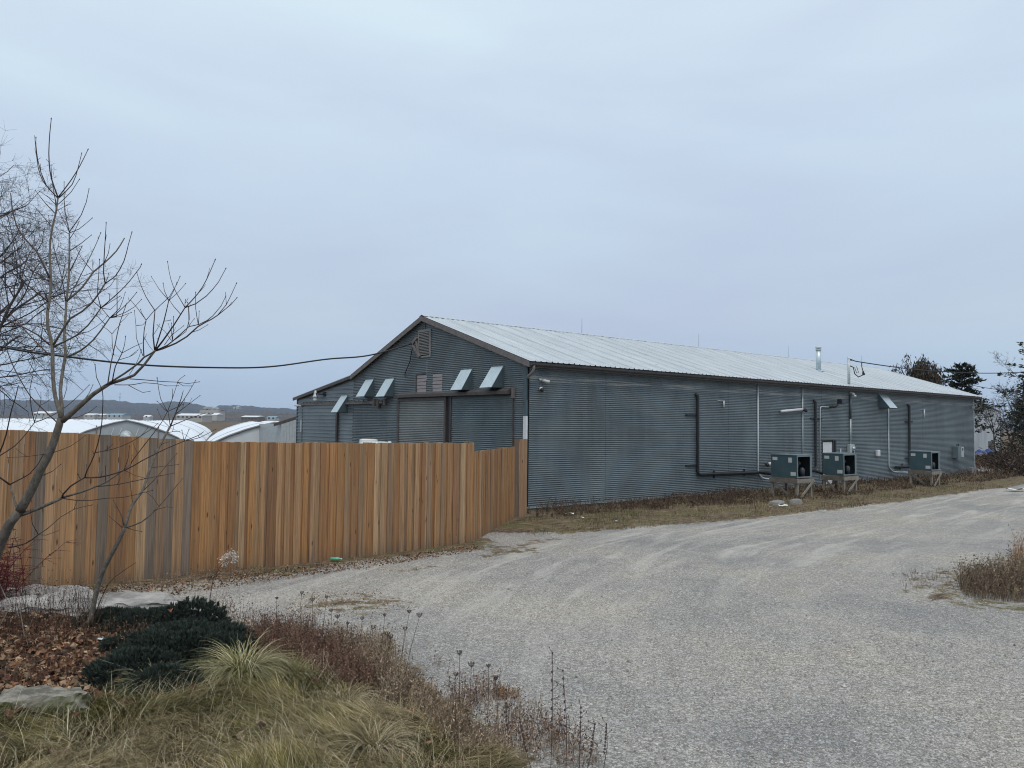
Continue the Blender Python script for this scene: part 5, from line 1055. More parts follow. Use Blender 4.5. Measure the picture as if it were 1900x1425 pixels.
(0,[(-12.619,-8.842,3.217,0.0104),(-12.542,-8.832,3.246,0.0098),(-12.419,-8.86,3.311,0.0092),(-12.313,-8.876,3.39,0.0087),(-12.207,-8.894,3.506,0.0081),(-12.129,-8.886,3.56,0.0075),(-12.055,-8.873,3.605,0.0069),(-11.989,-8.855,3.655,0.0062)]),
(1,[(-11.989,-8.855,3.655,0.0057),(-11.935,-8.973,3.768,0.005),(-11.912,-9.066,3.879,0.0043),(-11.895,-9.153,3.982,0.0036)]),
(1,[(-11.989,-8.855,3.655,0.0052),(-11.928,-8.906,3.721,0.0046),(-11.875,-8.951,3.779,0.004),(-11.831,-8.989,3.849,0.0034)]),
(1,[(-12.132,-8.883,3.561,0.0051),(-12.041,-8.86,3.644,0.0046),(-11.95,-8.84,3.763,0.004),(-11.887,-8.796,3.884,0.0034)]),
(0,[(-12.609,-8.851,3.223,0.0074),(-12.519,-8.911,3.277,0.0068),(-12.469,-8.94,3.328,0.0063),(-12.419,-8.968,3.386,0.0057),(-12.337,-9.025,3.483,0.0051),(-12.252,-9.079,3.509,0.0046),(-12.179,-9.126,3.557,0.004)]),
(1,[(-12.337,-9.025,3.483,0.0042),(-12.345,-9.032,3.588,0.0036),(-12.353,-9.038,3.675,0.0031),(-12.363,-9.039,3.732,0.0025)]),
(1,[(-12.257,-9.076,3.503,0.0045),(-12.282,-9.099,3.588,0.004),(-12.304,-9.124,3.671,0.0036),(-12.318,-9.155,3.75,0.0031),(-12.329,-9.189,3.826,0.0027)]),
(1,[(-12.257,-9.076,3.508,0.004),(-12.254,-9.077,3.578,0.0032),(-12.253,-9.076,3.647,0.0025)]),
(1,[(-12.34,-9.023,3.483,0.0037),(-12.309,-9.008,3.533,0.0031),(-12.278,-8.993,3.572,0.0025)]),
(1,[(-12.277,-8.908,3.435,0.004),(-12.232,-9.035,3.457,0.0033),(-12.189,-9.162,3.501,0.0025)]),
(1,[(-12.474,-8.936,3.341,0.0042),(-12.456,-8.894,3.461,0.0034),(-12.447,-8.846,3.594,0.0025)]),
(1,[(-12.482,-8.929,3.33,0.004),(-12.525,-8.833,3.432,0.0032),(-12.576,-8.728,3.506,0.0025)]),
(1,[(-12.452,-8.954,3.342,0.004),(-12.344,-8.949,3.437,0.0035),(-12.296,-8.899,3.591,0.003),(-12.287,-8.815,3.718,0.0025)]),
(1,[(-12.473,-8.936,3.319,0.004),(-12.477,-8.895,3.43,0.0032),(-12.471,-8.862,3.52,0.0025)]),
(1,[(-12.541,-8.894,3.282,0.004),(-12.47,-8.875,3.392,0.0032),(-12.357,-8.89,3.499,0.0025)]),
(0,[(-12.622,-8.84,3.223,0.0074),(-12.641,-8.831,3.379,0.0067),(-12.64,-8.833,3.459,0.0059),(-12.637,-8.838,3.552,0.0052),(-12.634,-8.843,3.644,0.0045)]),
(1,[(-12.634,-8.843,3.644,0.0049),(-12.672,-8.806,3.714,0.0046),(-12.709,-8.771,3.788,0.0042),(-12.743,-8.739,3.881,0.0038),(-12.77,-8.713,3.966,0.0034),(-12.789,-8.692,4.05,0.003)]),
(1,[(-12.634,-8.843,3.644,0.0049),(-12.603,-8.887,3.69,0.0044),(-12.53,-8.968,3.784,0.0039),(-12.477,-9.036,3.919,0.0034),(-12.459,-9.071,3.993,0.003)]),
(0,[(-12.618,-8.844,3.234,0.0074),(-12.616,-8.942,3.329,0.0068),(-12.615,-9.04,3.421,0.0061),(-12.617,-9.134,3.504,0.0055),(-12.62,-9.229,3.605,0.0049),(-12.626,-9.32,3.696,0.0043)]),
(1,[(-12.626,-9.32,3.696,0.0043),(-12.682,-9.174,3.82,0.0035),(-12.727,-9.037,3.962,0.0027)]),
(1,[(-12.626,-9.32,3.696,0.004),(-12.661,-9.285,3.792,0.0032),(-12.671,-9.269,3.869,0.0024)]),
(1,[(-12.626,-9.32,3.696,0.0043),(-12.574,-9.438,3.766,0.0034),(-12.535,-9.546,3.846,0.0026)]),
(1,[(-12.626,-9.32,3.696,0.004),(-12.592,-9.353,3.791,0.0032),(-12.57,-9.375,3.873,0.0024)]),
(1,[(-12.489,-9.251,3.577,0.0038),(-12.549,-9.211,3.658,0.0031),(-12.582,-9.19,3.713,0.0024)]),
(1,[(-12.617,-9.134,3.504,0.0034),(-12.585,-9.169,3.509,0.0029),(-12.57,-9.191,3.514,0.0024)]),
(0,[(-12.75,-8.947,3.146,0.0058),(-12.763,-8.972,3.217,0.0053),(-12.773,-9,3.296,0.0048),(-12.778,-9.035,3.404,0.0043),(-12.773,-9.076,3.506,0.0038),(-12.715,-9.16,3.608,0.0033)]),
(1,[(-12.773,-9.076,3.506,0.0038),(-12.844,-9.016,3.627,0.0031),(-12.898,-8.968,3.707,0.0024)]),
(1,[(-12.773,-9.076,3.506,0.0033),(-12.802,-9.042,3.567,0.0029),(-12.814,-9.02,3.613,0.0024)]),
(1,[(-12.759,-8.941,3.151,0.0048),(-12.787,-8.898,3.248,0.0043),(-12.809,-8.861,3.339,0.0038),(-12.814,-8.84,3.48,0.0032),(-12.826,-8.813,3.622,0.0027)]),
(1,[(-12.809,-8.843,3.469,0.0037),(-12.758,-8.889,3.475,0.003),(-12.738,-8.912,3.508,0.0024)]),
(1,[(-12.771,-9.005,3.34,0.0038),(-12.741,-9.106,3.241,0.0031),(-12.721,-9.201,3.181,0.0024)]),
(0,[(-12.98,-8.665,2.872,0.0063),(-12.983,-8.728,2.957,0.0057),(-12.982,-8.793,3.036,0.0051),(-12.945,-8.892,3.17,0.0045),(-12.863,-9.022,3.233,0.0039),(-12.808,-9.128,3.268,0.0033)]),
(1,[(-12.945,-8.892,3.17,0.0036),(-12.939,-8.956,3.248,0.003),(-12.944,-9.012,3.328,0.0024)]),
(1,[(-12.945,-8.892,3.17,0.0036),(-12.982,-8.856,3.219,0.003),(-12.999,-8.836,3.253,0.0024)]),
(1,[(-12.959,-8.816,3.101,0.0034),(-12.86,-8.821,3.141,0.0029),(-12.782,-8.81,3.214,0.0024)]),
(0,[(-13.01,-8.611,2.861,0.0064),(-12.991,-8.571,2.973,0.006),(-12.971,-8.532,3.085,0.0057),(-12.947,-8.496,3.194,0.0054),(-12.922,-8.46,3.302,0.005),(-12.899,-8.424,3.414,0.0047),(-12.873,-8.39,3.528,0.0043),(-12.837,-8.364,3.646,0.004),(-12.798,-8.341,3.767,0.0036)]),
(1,[(-12.941,-8.499,3.172,0.0037),(-12.947,-8.437,3.298,0.0033),(-12.943,-8.381,3.409,0.0029),(-12.87,-8.381,3.511,0.0025)]),
(1,[(-12.943,-8.381,3.409,0.0038),(-12.972,-8.321,3.455,0.0032),(-13.013,-8.252,3.499,0.0025)]),
(1,[(-12.829,-8.71,2.962,0.0039),(-12.797,-8.786,3.045,0.0034),(-12.778,-8.851,3.127,0.0029),(-12.769,-8.908,3.208,0.0024)]),
(1,[(-12.827,-8.726,2.916,0.0049),(-12.747,-8.722,2.915,0.0046),(-12.666,-8.72,2.912,0.0043),(-12.583,-8.719,2.907,0.004),(-12.5,-8.717,2.903,0.0037),(-12.362,-8.761,2.901,0.0034),(-12.257,-8.777,2.889,0.0031),(-12.148,-8.798,2.912,0.0028)]),
(1,[(-12.962,-8.678,2.85,0.0046),(-12.881,-8.707,2.851,0.0043),(-12.805,-8.731,2.855,0.0039),(-12.701,-8.78,2.88,0.0036),(-12.585,-8.837,2.872,0.0032),(-12.494,-8.871,2.852,0.0029),(-12.397,-8.913,2.856,0.0025)]),
(1,[(-12.831,-8.709,2.849,0.0042),(-12.784,-8.81,2.808,0.0036),(-12.739,-8.908,2.772,0.003),(-12.696,-9.008,2.784,0.0024)]),
(1,[(-12.362,-8.761,2.901,0.0038),(-12.347,-8.823,2.94,0.0032),(-12.326,-8.889,2.968,0.0025)]),
(1,[(-12.362,-8.761,2.901,0.0038),(-12.327,-8.86,2.859,0.0031),(-12.277,-8.974,2.857,0.0025)]),
(0,[(-13.665,-8.12,1.499,0.0205),(-13.587,-8.129,1.53,0.0191),(-13.512,-8.135,1.56,0.0177),(-13.396,-8.177,1.618,0.0162),(-13.318,-8.187,1.658,0.0147)]),
(0,[(-13.318,-8.187,1.658,0.0105),(-13.316,-8.231,1.701,0.0096),(-13.264,-8.318,1.789,0.0088),(-13.218,-8.398,1.837,0.0079),(-13.166,-8.483,1.885,0.007)]),
(1,[(-13.166,-8.483,1.885,0.0068),(-13.165,-8.564,1.951,0.0065),(-13.152,-8.657,2.031,0.0061),(-13.136,-8.753,2.129,0.0058),(-13.127,-8.844,2.239,0.0054),(-13.124,-8.931,2.351,0.0051),(-13.129,-9.009,2.45,0.0048),(-13.141,-9.083,2.549,0.0044),(-13.154,-9.154,2.625,0.0041),(-13.169,-9.223,2.704,0.0038),(-13.189,-9.288,2.77,0.0035),(-13.251,-9.323,2.89,0.0032),(-13.278,-9.385,3.003,0.0029)]),
(1,[(-13.132,-8.758,2.151,0.0048),(-13.056,-8.795,2.169,0.0045),(-12.981,-8.833,2.19,0.0042),(-12.907,-8.869,2.221,0.0039),(-12.833,-8.907,2.263,0.0036),(-12.752,-8.952,2.325,0.0033),(-12.679,-8.989,2.386,0.003),(-12.615,-9.021,2.45,0.0027)]),
(0,[(-13.166,-8.483,1.885,0.0083),(-13.111,-8.555,1.887,0.0079),(-13.048,-8.633,1.896,0.0076),(-12.993,-8.706,1.915,0.0072),(-12.933,-8.783,1.941,0.0069),(-12.878,-8.857,1.97,0.0066),(-12.814,-8.938,2.018,0.0062),(-12.751,-9.02,2.074,0.0059),(-12.698,-9.093,2.116,0.0056),(-12.64,-9.169,2.16,0.0052),(-12.587,-9.242,2.199,0.0049),(-12.517,-9.328,2.244,0.0046),(-12.456,-9.407,2.282,0.0042),(-12.4,-9.482,2.316,0.0039),(-12.357,-9.546,2.344,0.0036),(-12.327,-9.599,2.38,0.0033)]),
(1,[(-12.456,-9.407,2.282,0.0042),(-12.415,-9.515,2.299,0.0037),(-12.374,-9.623,2.321,0.0032),(-12.333,-9.732,2.361,0.0028),(-12.291,-9.842,2.407,0.0023)]),
(1,[(-12.456,-9.407,2.282,0.0033),(-12.495,-9.457,2.388,0.0023)]),
(1,[(-12.456,-9.407,2.282,0.0033),(-12.422,-9.435,2.396,0.0024)]),
(1,[(-12.878,-8.857,1.97,0.0034),(-12.865,-8.959,2.1,0.0029),(-12.877,-9.041,2.223,0.0024)]),
(1,[(-12.869,-8.864,1.97,0.0034),(-12.799,-8.965,1.924,0.0029),(-12.731,-9.066,1.901,0.0024)]),
(0,[(-13.314,-8.191,1.663,0.0115),(-13.22,-8.228,1.694,0.0109),(-13.132,-8.26,1.725,0.0103),(-13.058,-8.28,1.757,0.0097),(-12.998,-8.29,1.784,0.0091),(-12.934,-8.303,1.814,0.0084),(-12.831,-8.35,1.897,0.0078),(-12.77,-8.363,1.953,0.0071),(-12.705,-8.377,2.014,0.0065)]),
(1,[(-12.705,-8.377,2.014,0.0066),(-12.692,-8.4,2.056,0.0063),(-12.657,-8.441,2.123,0.006),(-12.61,-8.495,2.211,0.0057),(-12.567,-8.544,2.292,0.0054),(-12.517,-8.599,2.385,0.0051),(-12.478,-8.645,2.463,0.0048),(-12.435,-8.696,2.582,0.0045),(-12.5,-8.662,2.718,0.0041),(-12.523,-8.66,2.823,0.0038),(-12.542,-8.661,2.938,0.0035)]),
(1,[(-12.435,-8.696,2.582,0.0046),(-12.408,-8.763,2.719,0.004),(-12.399,-8.812,2.801,0.0034),(-12.389,-8.861,2.885,0.0028)]),
(1,[(-12.435,-8.696,2.582,0.004),(-12.373,-8.754,2.621,0.0033),(-12.308,-8.814,2.663,0.0025)]),
(1,[(-13.304,-8.197,1.652,0.0054),(-13.227,-8.356,1.645,0.0051),(-13.172,-8.496,1.651,0.0047),(-13.115,-8.639,1.663,0.0044),(-13.015,-8.818,1.694,0.0041),(-12.973,-8.948,1.704,0.0037),(-12.92,-9.088,1.72,0.0034),(-12.872,-9.224,1.746,0.0031),(-12.817,-9.367,1.78,0.0028),(-12.762,-9.509,1.812,0.0025)]),
(1,[(-13.022,-8.269,1.77,0.0055),(-12.937,-8.359,1.783,0.0052),(-12.849,-8.451,1.799,0.0049),(-12.79,-8.521,1.817,0.0046),(-12.729,-8.592,1.837,0.0043),(-12.661,-8.669,1.859,0.0039),(-12.604,-8.736,1.877,0.0036),(-12.543,-8.807,1.896,0.0033),(-12.48,-8.879,1.915,0.003),(-12.418,-8.95,1.934,0.0027)]),
(1,[(-12.936,-8.3,1.814,0.0038),(-12.938,-8.318,1.902,0.0031),(-12.944,-8.332,1.989,0.0025)]),
(1,[(-13.19,-8.423,1.86,0.0037),(-13.228,-8.426,1.929,0.003),(-13.219,-8.462,1.919,0.0024)]),
(0,[(-13.748,-8.005,1.156,0.0097),(-13.686,-8.121,1.185,0.0088),(-13.63,-8.232,1.219,0.0079),(-13.588,-8.333,1.268,0.007),(-13.551,-8.43,1.323,0.0061)]),
(1,[(-13.551,-8.43,1.323,0.0052),(-13.473,-8.414,1.374,0.0048),(-13.412,-8.383,1.425,0.0045),(-13.347,-8.356,1.48,0.0041),(-13.234,-8.369,1.551,0.0037),(-13.153,-8.353,1.57,0.0034),(-13.065,-8.342,1.584,0.003)]),
(1,[(-13.234,-8.369,1.551,0.0037),(-13.215,-8.388,1.627,0.0024)]),
(1,[(-13.551,-8.43,1.323,0.0047),(-13.61,-8.458,1.438,0.004),(-13.637,-8.513,1.563,0.0033),(-13.644,-8.584,1.675,0.0025)]),
(1,[(-13.551,-8.43,1.323,0.0038),(-13.489,-8.458,1.316,0.0031),(-13.395,-8.516,1.358,0.0024)]),
(0,[(-13.697,-8.097,1.537,0.0144),(-13.715,-8.029,1.615,0.0127),(-13.731,-7.962,1.688,0.0111),(-13.756,-7.89,1.796,0.0094)]),
(0,[(-13.756,-7.89,1.796,0.0098),(-13.849,-7.941,1.875,0.008),(-13.949,-7.987,1.959,0.0062)]),
(1,[(-13.756,-7.89,1.796,0.0079),(-13.709,-8.02,1.841,0.0072),(-13.663,-8.149,1.885,0.0066),(-13.629,-8.269,1.926,0.0059),(-13.579,-8.405,2.025,0.0053),(-13.552,-8.523,2.127,0.0047)]),
(0,[(-13.917,-8.017,2.025,0.0086),(-13.877,-8.13,2.15,0.0081),(-13.863,-8.22,2.227,0.0076),(-13.851,-8.309,2.32,0.007),(-13.847,-8.391,2.401,0.0065),(-13.843,-8.473,2.49,0.006),(-13.841,-8.553,2.564,0.0055),(-13.824,-8.647,2.679,0.005),(-13.812,-8.739,2.808,0.0045)]),
(0,[(-13.918,-8.017,2.053,0.0072),(-13.865,-8.022,2.107,0.0067),(-13.808,-8.031,2.15,0.0061),(-13.745,-8.043,2.203,0.0056),(-13.696,-8.045,2.262,0.005),(-13.652,-8.043,2.325,0.0045),(-13.58,-8.068,2.448,0.0039)]),
(1,[(-13.58,-8.068,2.448,0.0054),(-13.622,-8.124,2.593,0.0048),(-13.641,-8.194,2.692,0.0041),(-13.66,-8.264,2.779,0.0035),(-13.653,-8.357,2.914,0.0029)]),
(1,[(-13.58,-8.068,2.448,0.0049),(-13.516,-8.082,2.476,0.0046),(-13.454,-8.095,2.506,0.0043),(-13.35,-8.145,2.582,0.004),(-13.285,-8.163,2.645,0.0037),(-13.22,-8.181,2.717,0.0034),(-13.164,-8.192,2.785,0.0031),(-13.11,-8.2,2.853,0.0028)]),
(1,[(-13.581,-8.068,2.453,0.0039),(-13.559,-8.059,2.539,0.0036),(-13.537,-8.049,2.626,0.0032),(-13.526,-8.031,2.699,0.0029),(-13.576,-7.965,2.813,0.0025)]),
(0,[(-13.412,-8.323,2.451,0.0068),(-13.479,-8.265,2.529,0.0066),(-13.542,-8.211,2.602,0.0065),(-13.59,-8.168,2.659,0.0063),(-13.632,-8.129,2.716,0.0061),(-13.671,-8.094,2.787,0.006),(-13.707,-8.062,2.861,0.0058),(-13.741,-8.031,2.932,0.0056),(-13.774,-8.001,3.01,0.0055),(-13.81,-7.97,3.108,0.0053),(-13.844,-7.941,3.215,0.0051),(-13.876,-7.914,3.321,0.0049),(-13.904,-7.89,3.423,0.0048),(-13.925,-7.87,3.511,0.0046),(-13.945,-7.851,3.594,0.0044)]),
(1,[(-13.449,-8.292,2.133,0.0039),(-13.377,-8.407,2.171,0.0035),(-13.312,-8.517,2.213,0.0031),(-13.262,-8.615,2.267,0.0027),(-13.217,-8.709,2.325,0.0024)]),
(1,[(-13.531,-8.54,2.138,0.0035),(-13.593,-8.398,2.119,0.0033),(-13.657,-8.254,2.102,0.003),(-13.723,-8.108,2.091,0.0027),(-13.79,-7.962,2.083,0.0024)]),
(1,[(-13.506,-8.243,1.904,0.0044),(-13.422,-8.253,1.947,0.0034),(-13.355,-8.249,2.012,0.0025)]),
(1,[(-13.36,-8.361,2.485,0.0039),(-13.243,-8.453,2.51,0.0034),(-13.158,-8.522,2.561,0.0029),(-13.103,-8.566,2.618,0.0024)]),
(1,[(-13.323,-8.011,2.938,0.0035),(-13.253,-8.126,2.89,0.003),(-13.182,-8.24,2.803,0.0025)]),
(1,[(-13.225,-8.461,2.644,0.0039),(-13.159,-8.489,2.758,0.0032),(-13.127,-8.487,2.844,0.0025)]),
(1,[(-13.341,-8.186,2.701,0.004),(-13.322,-8.229,2.815,0.0032),(-13.328,-8.25,2.9,0.0025)]),
]
SAPLING=[
(0,[(-13.003,-8.089,0.281,0.027),(-12.986,-8.098,0.338,0.0265),(-12.976,-8.102,0.397,0.0259),(-12.964,-8.109,0.48,0.0253),(-12.951,-8.117,0.571,0.0247),(-12.937,-8.126,0.66,0.0241),(-12.923,-8.134,0.733,0.0235),(-12.891,-8.16,0.853,0.023),(-12.857,-8.185,0.948,0.0224),(-12.818,-8.215,1.05,0.0218),(-12.78,-8.244,1.146,0.0212),(-12.75,-8.266,1.232,0.0206),(-12.722,-8.286,1.315,0.02)]),
(0,[(-12.722,-8.286,1.315,0.0164),(-12.691,-8.235,1.393,0.0161),(-12.66,-8.185,1.472,0.0158),(-12.626,-8.138,1.541,0.0155),(-12.571,-8.106,1.606,0.0151),(-12.514,-8.076,1.674,0.0148),(-12.475,-8.032,1.751,0.0145),(-12.438,-7.988,1.845,0.0141),(-12.4,-7.945,1.937,0.0138),(-12.358,-7.904,2.024,0.0134),(-12.316,-7.864,2.11,0.0131),(-12.272,-7.824,2.193,0.0127),(-12.212,-7.799,2.306,0.0124),(-12.152,-7.775,2.415,0.012)]),
(1,[(-12.152,-7.775,2.415,0.0089),(-12.132,-7.888,2.557,0.0075),(-12.12,-7.994,2.684,0.0062),(-12.126,-8.081,2.739,0.0048),(-12.13,-8.171,2.831,0.0035)]),
(1,[(-12.152,-7.775,2.415,0.0063),(-12.094,-7.904,2.459,0.0054),(-12.037,-8.031,2.501,0.0046),(-11.979,-8.16,2.538,0.0038),(-11.921,-8.287,2.572,0.003)]),
(1,[(-12.152,-7.775,2.415,0.0052),(-12.156,-7.68,2.589,0.0042),(-12.24,-7.516,2.713,0.0032)]),
(1,[(-12.121,-7.991,2.646,0.0051),(-12.067,-7.989,2.735,0.0044),(-12.016,-7.985,2.821,0.0036),(-11.946,-8,2.964,0.0029)]),
(1,[(-12.128,-7.892,2.563,0.0049),(-12.061,-7.915,2.623,0.0042),(-11.997,-7.935,2.681,0.0036),(-11.89,-7.993,2.783,0.0029)]),
(1,[(-12.196,-7.815,2.339,0.0041),(-12.153,-7.876,2.352,0.0034),(-12.094,-7.949,2.36,0.0026)]),
(1,[(-12.161,-7.767,2.409,0.0042),(-12.23,-7.694,2.497,0.0034),(-12.27,-7.646,2.613,0.0026)]),
(1,[(-12.722,-8.286,1.315,0.0095),(-12.648,-8.328,1.339,0.0089),(-12.574,-8.371,1.377,0.0083),(-12.522,-8.397,1.424,0.0076),(-12.471,-8.423,1.483,0.007),(-12.423,-8.446,1.542,0.0064),(-12.361,-8.483,1.631,0.0058),(-12.305,-8.514,1.716,0.0051),(-12.257,-8.538,1.786,0.0045),(-12.212,-8.56,1.851,0.0039)]),
(1,[(-12.423,-8.446,1.542,0.0038),(-12.478,-8.392,1.643,0.0031),(-12.527,-8.34,1.689,0.0024)]),
(1,[(-12.47,-8.425,1.499,0.0036),(-12.372,-8.576,1.548,0.003),(-12.342,-8.67,1.543,0.0024)]),
(1,[(-12.725,-8.283,1.309,0.0048),(-12.756,-8.281,1.439,0.004),(-12.794,-8.27,1.522,0.0033),(-12.838,-8.254,1.61,0.0026)]),
(1,[(-12.729,-8.279,1.297,0.0048),(-12.795,-8.252,1.369,0.0037),(-12.867,-8.22,1.44,0.0026)]),
(1,[(-12.721,-8.287,1.32,0.0038),(-12.629,-8.32,1.282,0.0031),(-12.566,-8.331,1.267,0.0024)]),
(1,[(-12.514,-8.076,1.674,0.0064),(-12.431,-8.042,1.747,0.0058),(-12.35,-8.005,1.821,0.0052),(-12.278,-7.961,1.896,0.0046),(-12.21,-7.914,1.968,0.004),(-12.105,-7.901,2.092,0.0034)]),
(1,[(-12.62,-8.143,1.553,0.0049),(-12.617,-8.06,1.652,0.0045),(-12.612,-7.979,1.75,0.0041),(-12.603,-7.901,1.84,0.0036),(-12.589,-7.826,1.923,0.0032),(-12.559,-7.769,2.075,0.0028)]),
(1,[(-12.4,-7.945,1.937,0.004),(-12.321,-8.001,1.95,0.0035),(-12.241,-8.058,1.963,0.003),(-12.149,-8.125,1.977,0.0025)]),
(1,[(-12.272,-7.824,2.193,0.0041),(-12.235,-7.861,2.219,0.0033),(-12.197,-7.898,2.232,0.0026)]),
(1,[(-12.95,-8.122,0.383,0.0071),(-12.934,-8.182,0.475,0.0065),(-12.918,-8.242,0.57,0.006),(-12.901,-8.301,0.658,0.0054),(-12.884,-8.36,0.732,0.0049),(-12.84,-8.443,0.819,0.0043),(-12.794,-8.524,0.878,0.0038),(-12.748,-8.605,0.935,0.0033),(-12.703,-8.686,0.988,0.0027)]),
]
g0 = MAIN_TREE[0][1][0]
hand_tree('bare_tree', MAIN_TREE, (g0[0], g0[1], float(hgt(g0[0], g0[1]))), 'leafless young tree leaning in from the left edge in front of the fence', 'tree', 2)
g0 = SAPLING[0][1][0]
hand_tree('sapling', SAPLING, (g0[0], g0[1], float(hgt(g0[0], g0[1]))), 'thin bare sapling rising from the juniper bed in front of the fence', 'tree', 2, .008)

def grow(p, d, L_, r, lv, R, out, tips, cfg):
    n = max(3, int(L_ / cfg.get('seg', .5))); pts_ = [tuple(p) + (r,)]; q = Vector(p); v = Vector(d).normalized(); rad_ = r
    r1 = r * cfg.get('taper', .55)
    kids = []
    for i in range(n):
        v = (v + Vector((R.gauss(0, 1), R.gauss(0, 1), R.gauss(0, 1))) * cfg['wig'] + Vector((0, 0, cfg['up'][min(lv, len(cfg['up']) - 1)]))).normalized()
        q = q + v * (L_ / n); rr_ = r + (r1 - r) * (i + 1) / n; pts_.append((q.x, q.y, q.z, rr_)); kids.append((q.copy(), v.copy(), rr_, (i + 1) / n))
    out.append((lv, pts_))
    if lv >= cfg['lv']: tips.append((q.copy(), v.copy())); return
    for _ in range(cfg['kids'][lv]):
        f = R.uniform(cfg['from'], 1); k = kids[min(n - 1, int(f * n))]
        a = Vector((R.gauss(0, 1), R.gauss(0, 1), R.gauss(0, 1))); a = (a - k[1] * a.dot(k[1])).normalized()
        ang = rad(R.uniform(*cfg['ang'])); nd = k[1] * math.cos(ang) + a * math.sin(ang)
        grow(k[0], nd, L_ * R.uniform(*cfg['len']) * (1.15 - .4 * f), max(k[2] * .62, cfg.get('rmin', .003)), lv + 1, R, out, tips, cfg)
def procedural_tree(name, p, h, seed, label, cfg, bark='twig_far', group=None, trunk_r=.2, split=2, lean=(0, 0, 1), cat='tree'):
    R = random.Random(seed); t = thing(name, p, label, cat, group); out = []; tips = []
    grow(Vector(p) - Vector((0, 0, .1)), lean, h, trunk_r, 0, R, out, tips, cfg)
    b = MB(); b2 = MB(); b3 = MB()
    for lv, q in out:
        n = 8 if lv == 0 else (5 if lv == 1 else 3); (b if lv < 1 else (b2 if lv < split + 1 else b3)).tube([x[:3] for x in q], [x[3] for x in q], n, caps=False)
    b.build('trunk', M[bark], t, smooth=True); b2.build('branches', M[bark], t, smooth=True)
    if b3.v: b3.build('twigs', M[bark], t)
    return t, tips, out

# big leafless tree beyond the left edge, its fine twigs filling the sky there
q = dirp(-160, 26); zg = float(hgt(*q)); R_cfg = dict(lv=5, kids=[20, 8, 6, 5, 5], wig=.11, up=[.04, .03, .01, .0, .0], ang=(30, 68), len=(.42, .62), taper=.5, seg=.35, rmin=.0042); R_cfg['from'] = .12
procedural_tree('bare_tree', (q[0], q[1], zg), 10.0, 21, 'large leafless tree at the left edge with dense fine twigs behind the young tree', R_cfg, trunk_r=.13, lean=(.1, .06, 1))

# ---- leaf-card makers
def leaves(P, size, tintc, name, parent, mt='tint', aspect=.5, droop=0.0, jitter=1.0, fold=True, dirs=None):
    """each leaf: two triangles meeting along a rib"""
    n = len(P); P = np.asarray(P, float); s = size if np.ndim(size) else np.full(n, size)
    d = rng.normal(size=(n, 3)) if dirs is None else dirs + rng.normal(size=(n, 3)) * jitter * .35
    d[:, 2] -= droop; d /= np.linalg.norm(d, axis=1)[:, None]
    a = np.cross(d, rng.normal(size=(n, 3))); a /= np.linalg.norm(a, axis=1)[:, None] + 1e-9; nn = np.cross(d, a)
    s = s[:, None]; V = np.stack([P, P + d * s * .5 + a * s * aspect * .5 + nn * s * .08, P + d * s, P + d * s * .5 - a * s * aspect * .5 + nn * s * .08], 1)
    i = 4 * np.arange(n)[:, None]; F = np.concatenate([i + [0, 1, 2], i + [0, 2, 3]], 1).reshape(-1, 3)
    return npmesh(name, V.reshape(-1, 3), F, M[mt], parent, tint=np.repeat(tintc, 4, 0))
def tints(n, cols, var=.2):
    c = np.array(cols)[rng.integers(0, len(cols), n)]; return c * (1 + var * rng.normal(size=(n, 1))).clip(.4, 1.7)

# ---- evergreens and vine-draped tree beyond the roof
def conifer(p, h, w, seed, label, cols, n_br=70, shape=1.0, dens=26, group=None, leafsize=.22, base=.12, irregular=.35, droop=.0):
    R = random.Random(seed); t = thing('evergreen_tree', p, label, 'tree', group); b = MB(); P0 = Vector(p)
    b.tube([P0 - Vector((0, 0, .2)), P0 + Vector((R.uniform(-.1, .1), 0, h * .5)), P0 + Vector((0, 0, h * .97))], [h * .018, h * .012, .02], 8).build('trunk', M['twig_far'], t, smooth=True)
    b = MB(); LP = []; LD = []
    for i in range(n_br):
        f = base + (1 - base) * (i + R.random()) / n_br; az = i * 2.4 + R.uniform(-.4, .4)
        L_ = w * (1 - f) ** (.75 / shape) * R.uniform(1 - irregular, 1 + irregular) * (.55 if R.random() < .12 else 1) + .15
        d = Vector((math.cos(az), math.sin(az), R.uniform(-.05, .35) + .3 * f - droop)); q = P0 + Vector((0, 0, h * f)); pts_ = [q]
        for k in range(5):
            d.z += R.uniform(-.10, .10); q = q + d.normalized() * L_ / 5; pts_.append(q.copy())
            m_ = int(dens * (.5 + .5 * L_ / w) * (.3 + k * .2))
            for _ in range(m_):
                LP.append(q + Vector((R.gauss(0, 1), R.gauss(0, 1), R.gauss(0, .6))) * L_ * .10 - d.normalized() * L_ / 5 * R.random()); LD.append(d.normalized())
        b.tube(pts_, [.035, .03, .02, .015, .01, .006], 3, caps=False)
    b.build('branches', M['twig_far'], t)
    LP = np.array([tuple(v) for v in LP]); LD = np.array([tuple(v) for v in LD])
    leaves(LP, leafsize * (.6 + .8 * rng.random(len(LP))), tints(len(LP), cols), 'foliage', t, 'tint_soft', .35, jitter=1.4, dirs=LD); return t
DK = [(.022, .034, .026), (.03, .042, .028), (.018, .028, .024), (.045, .05, .03)]
def gat(px, d): q = dirp(px, d); return (q[0], q[1], float(hgt(q[0], q[1])))
conifer(gat(1786, 62), 7.6, 1.9, 4, 'dark green ragged evergreen whose crown shows right behind the roof end', DK, 50, 1.7, 24, leafsize=.30, base=.5, irregular=.6)
conifer(gat(1800, 56), 4.3, 2.0, 5, 'low dark juniper against the white shed just past the warehouse corner', DK, 22, 1.4, 16, leafsize=.22, base=.45, irregular=.5)
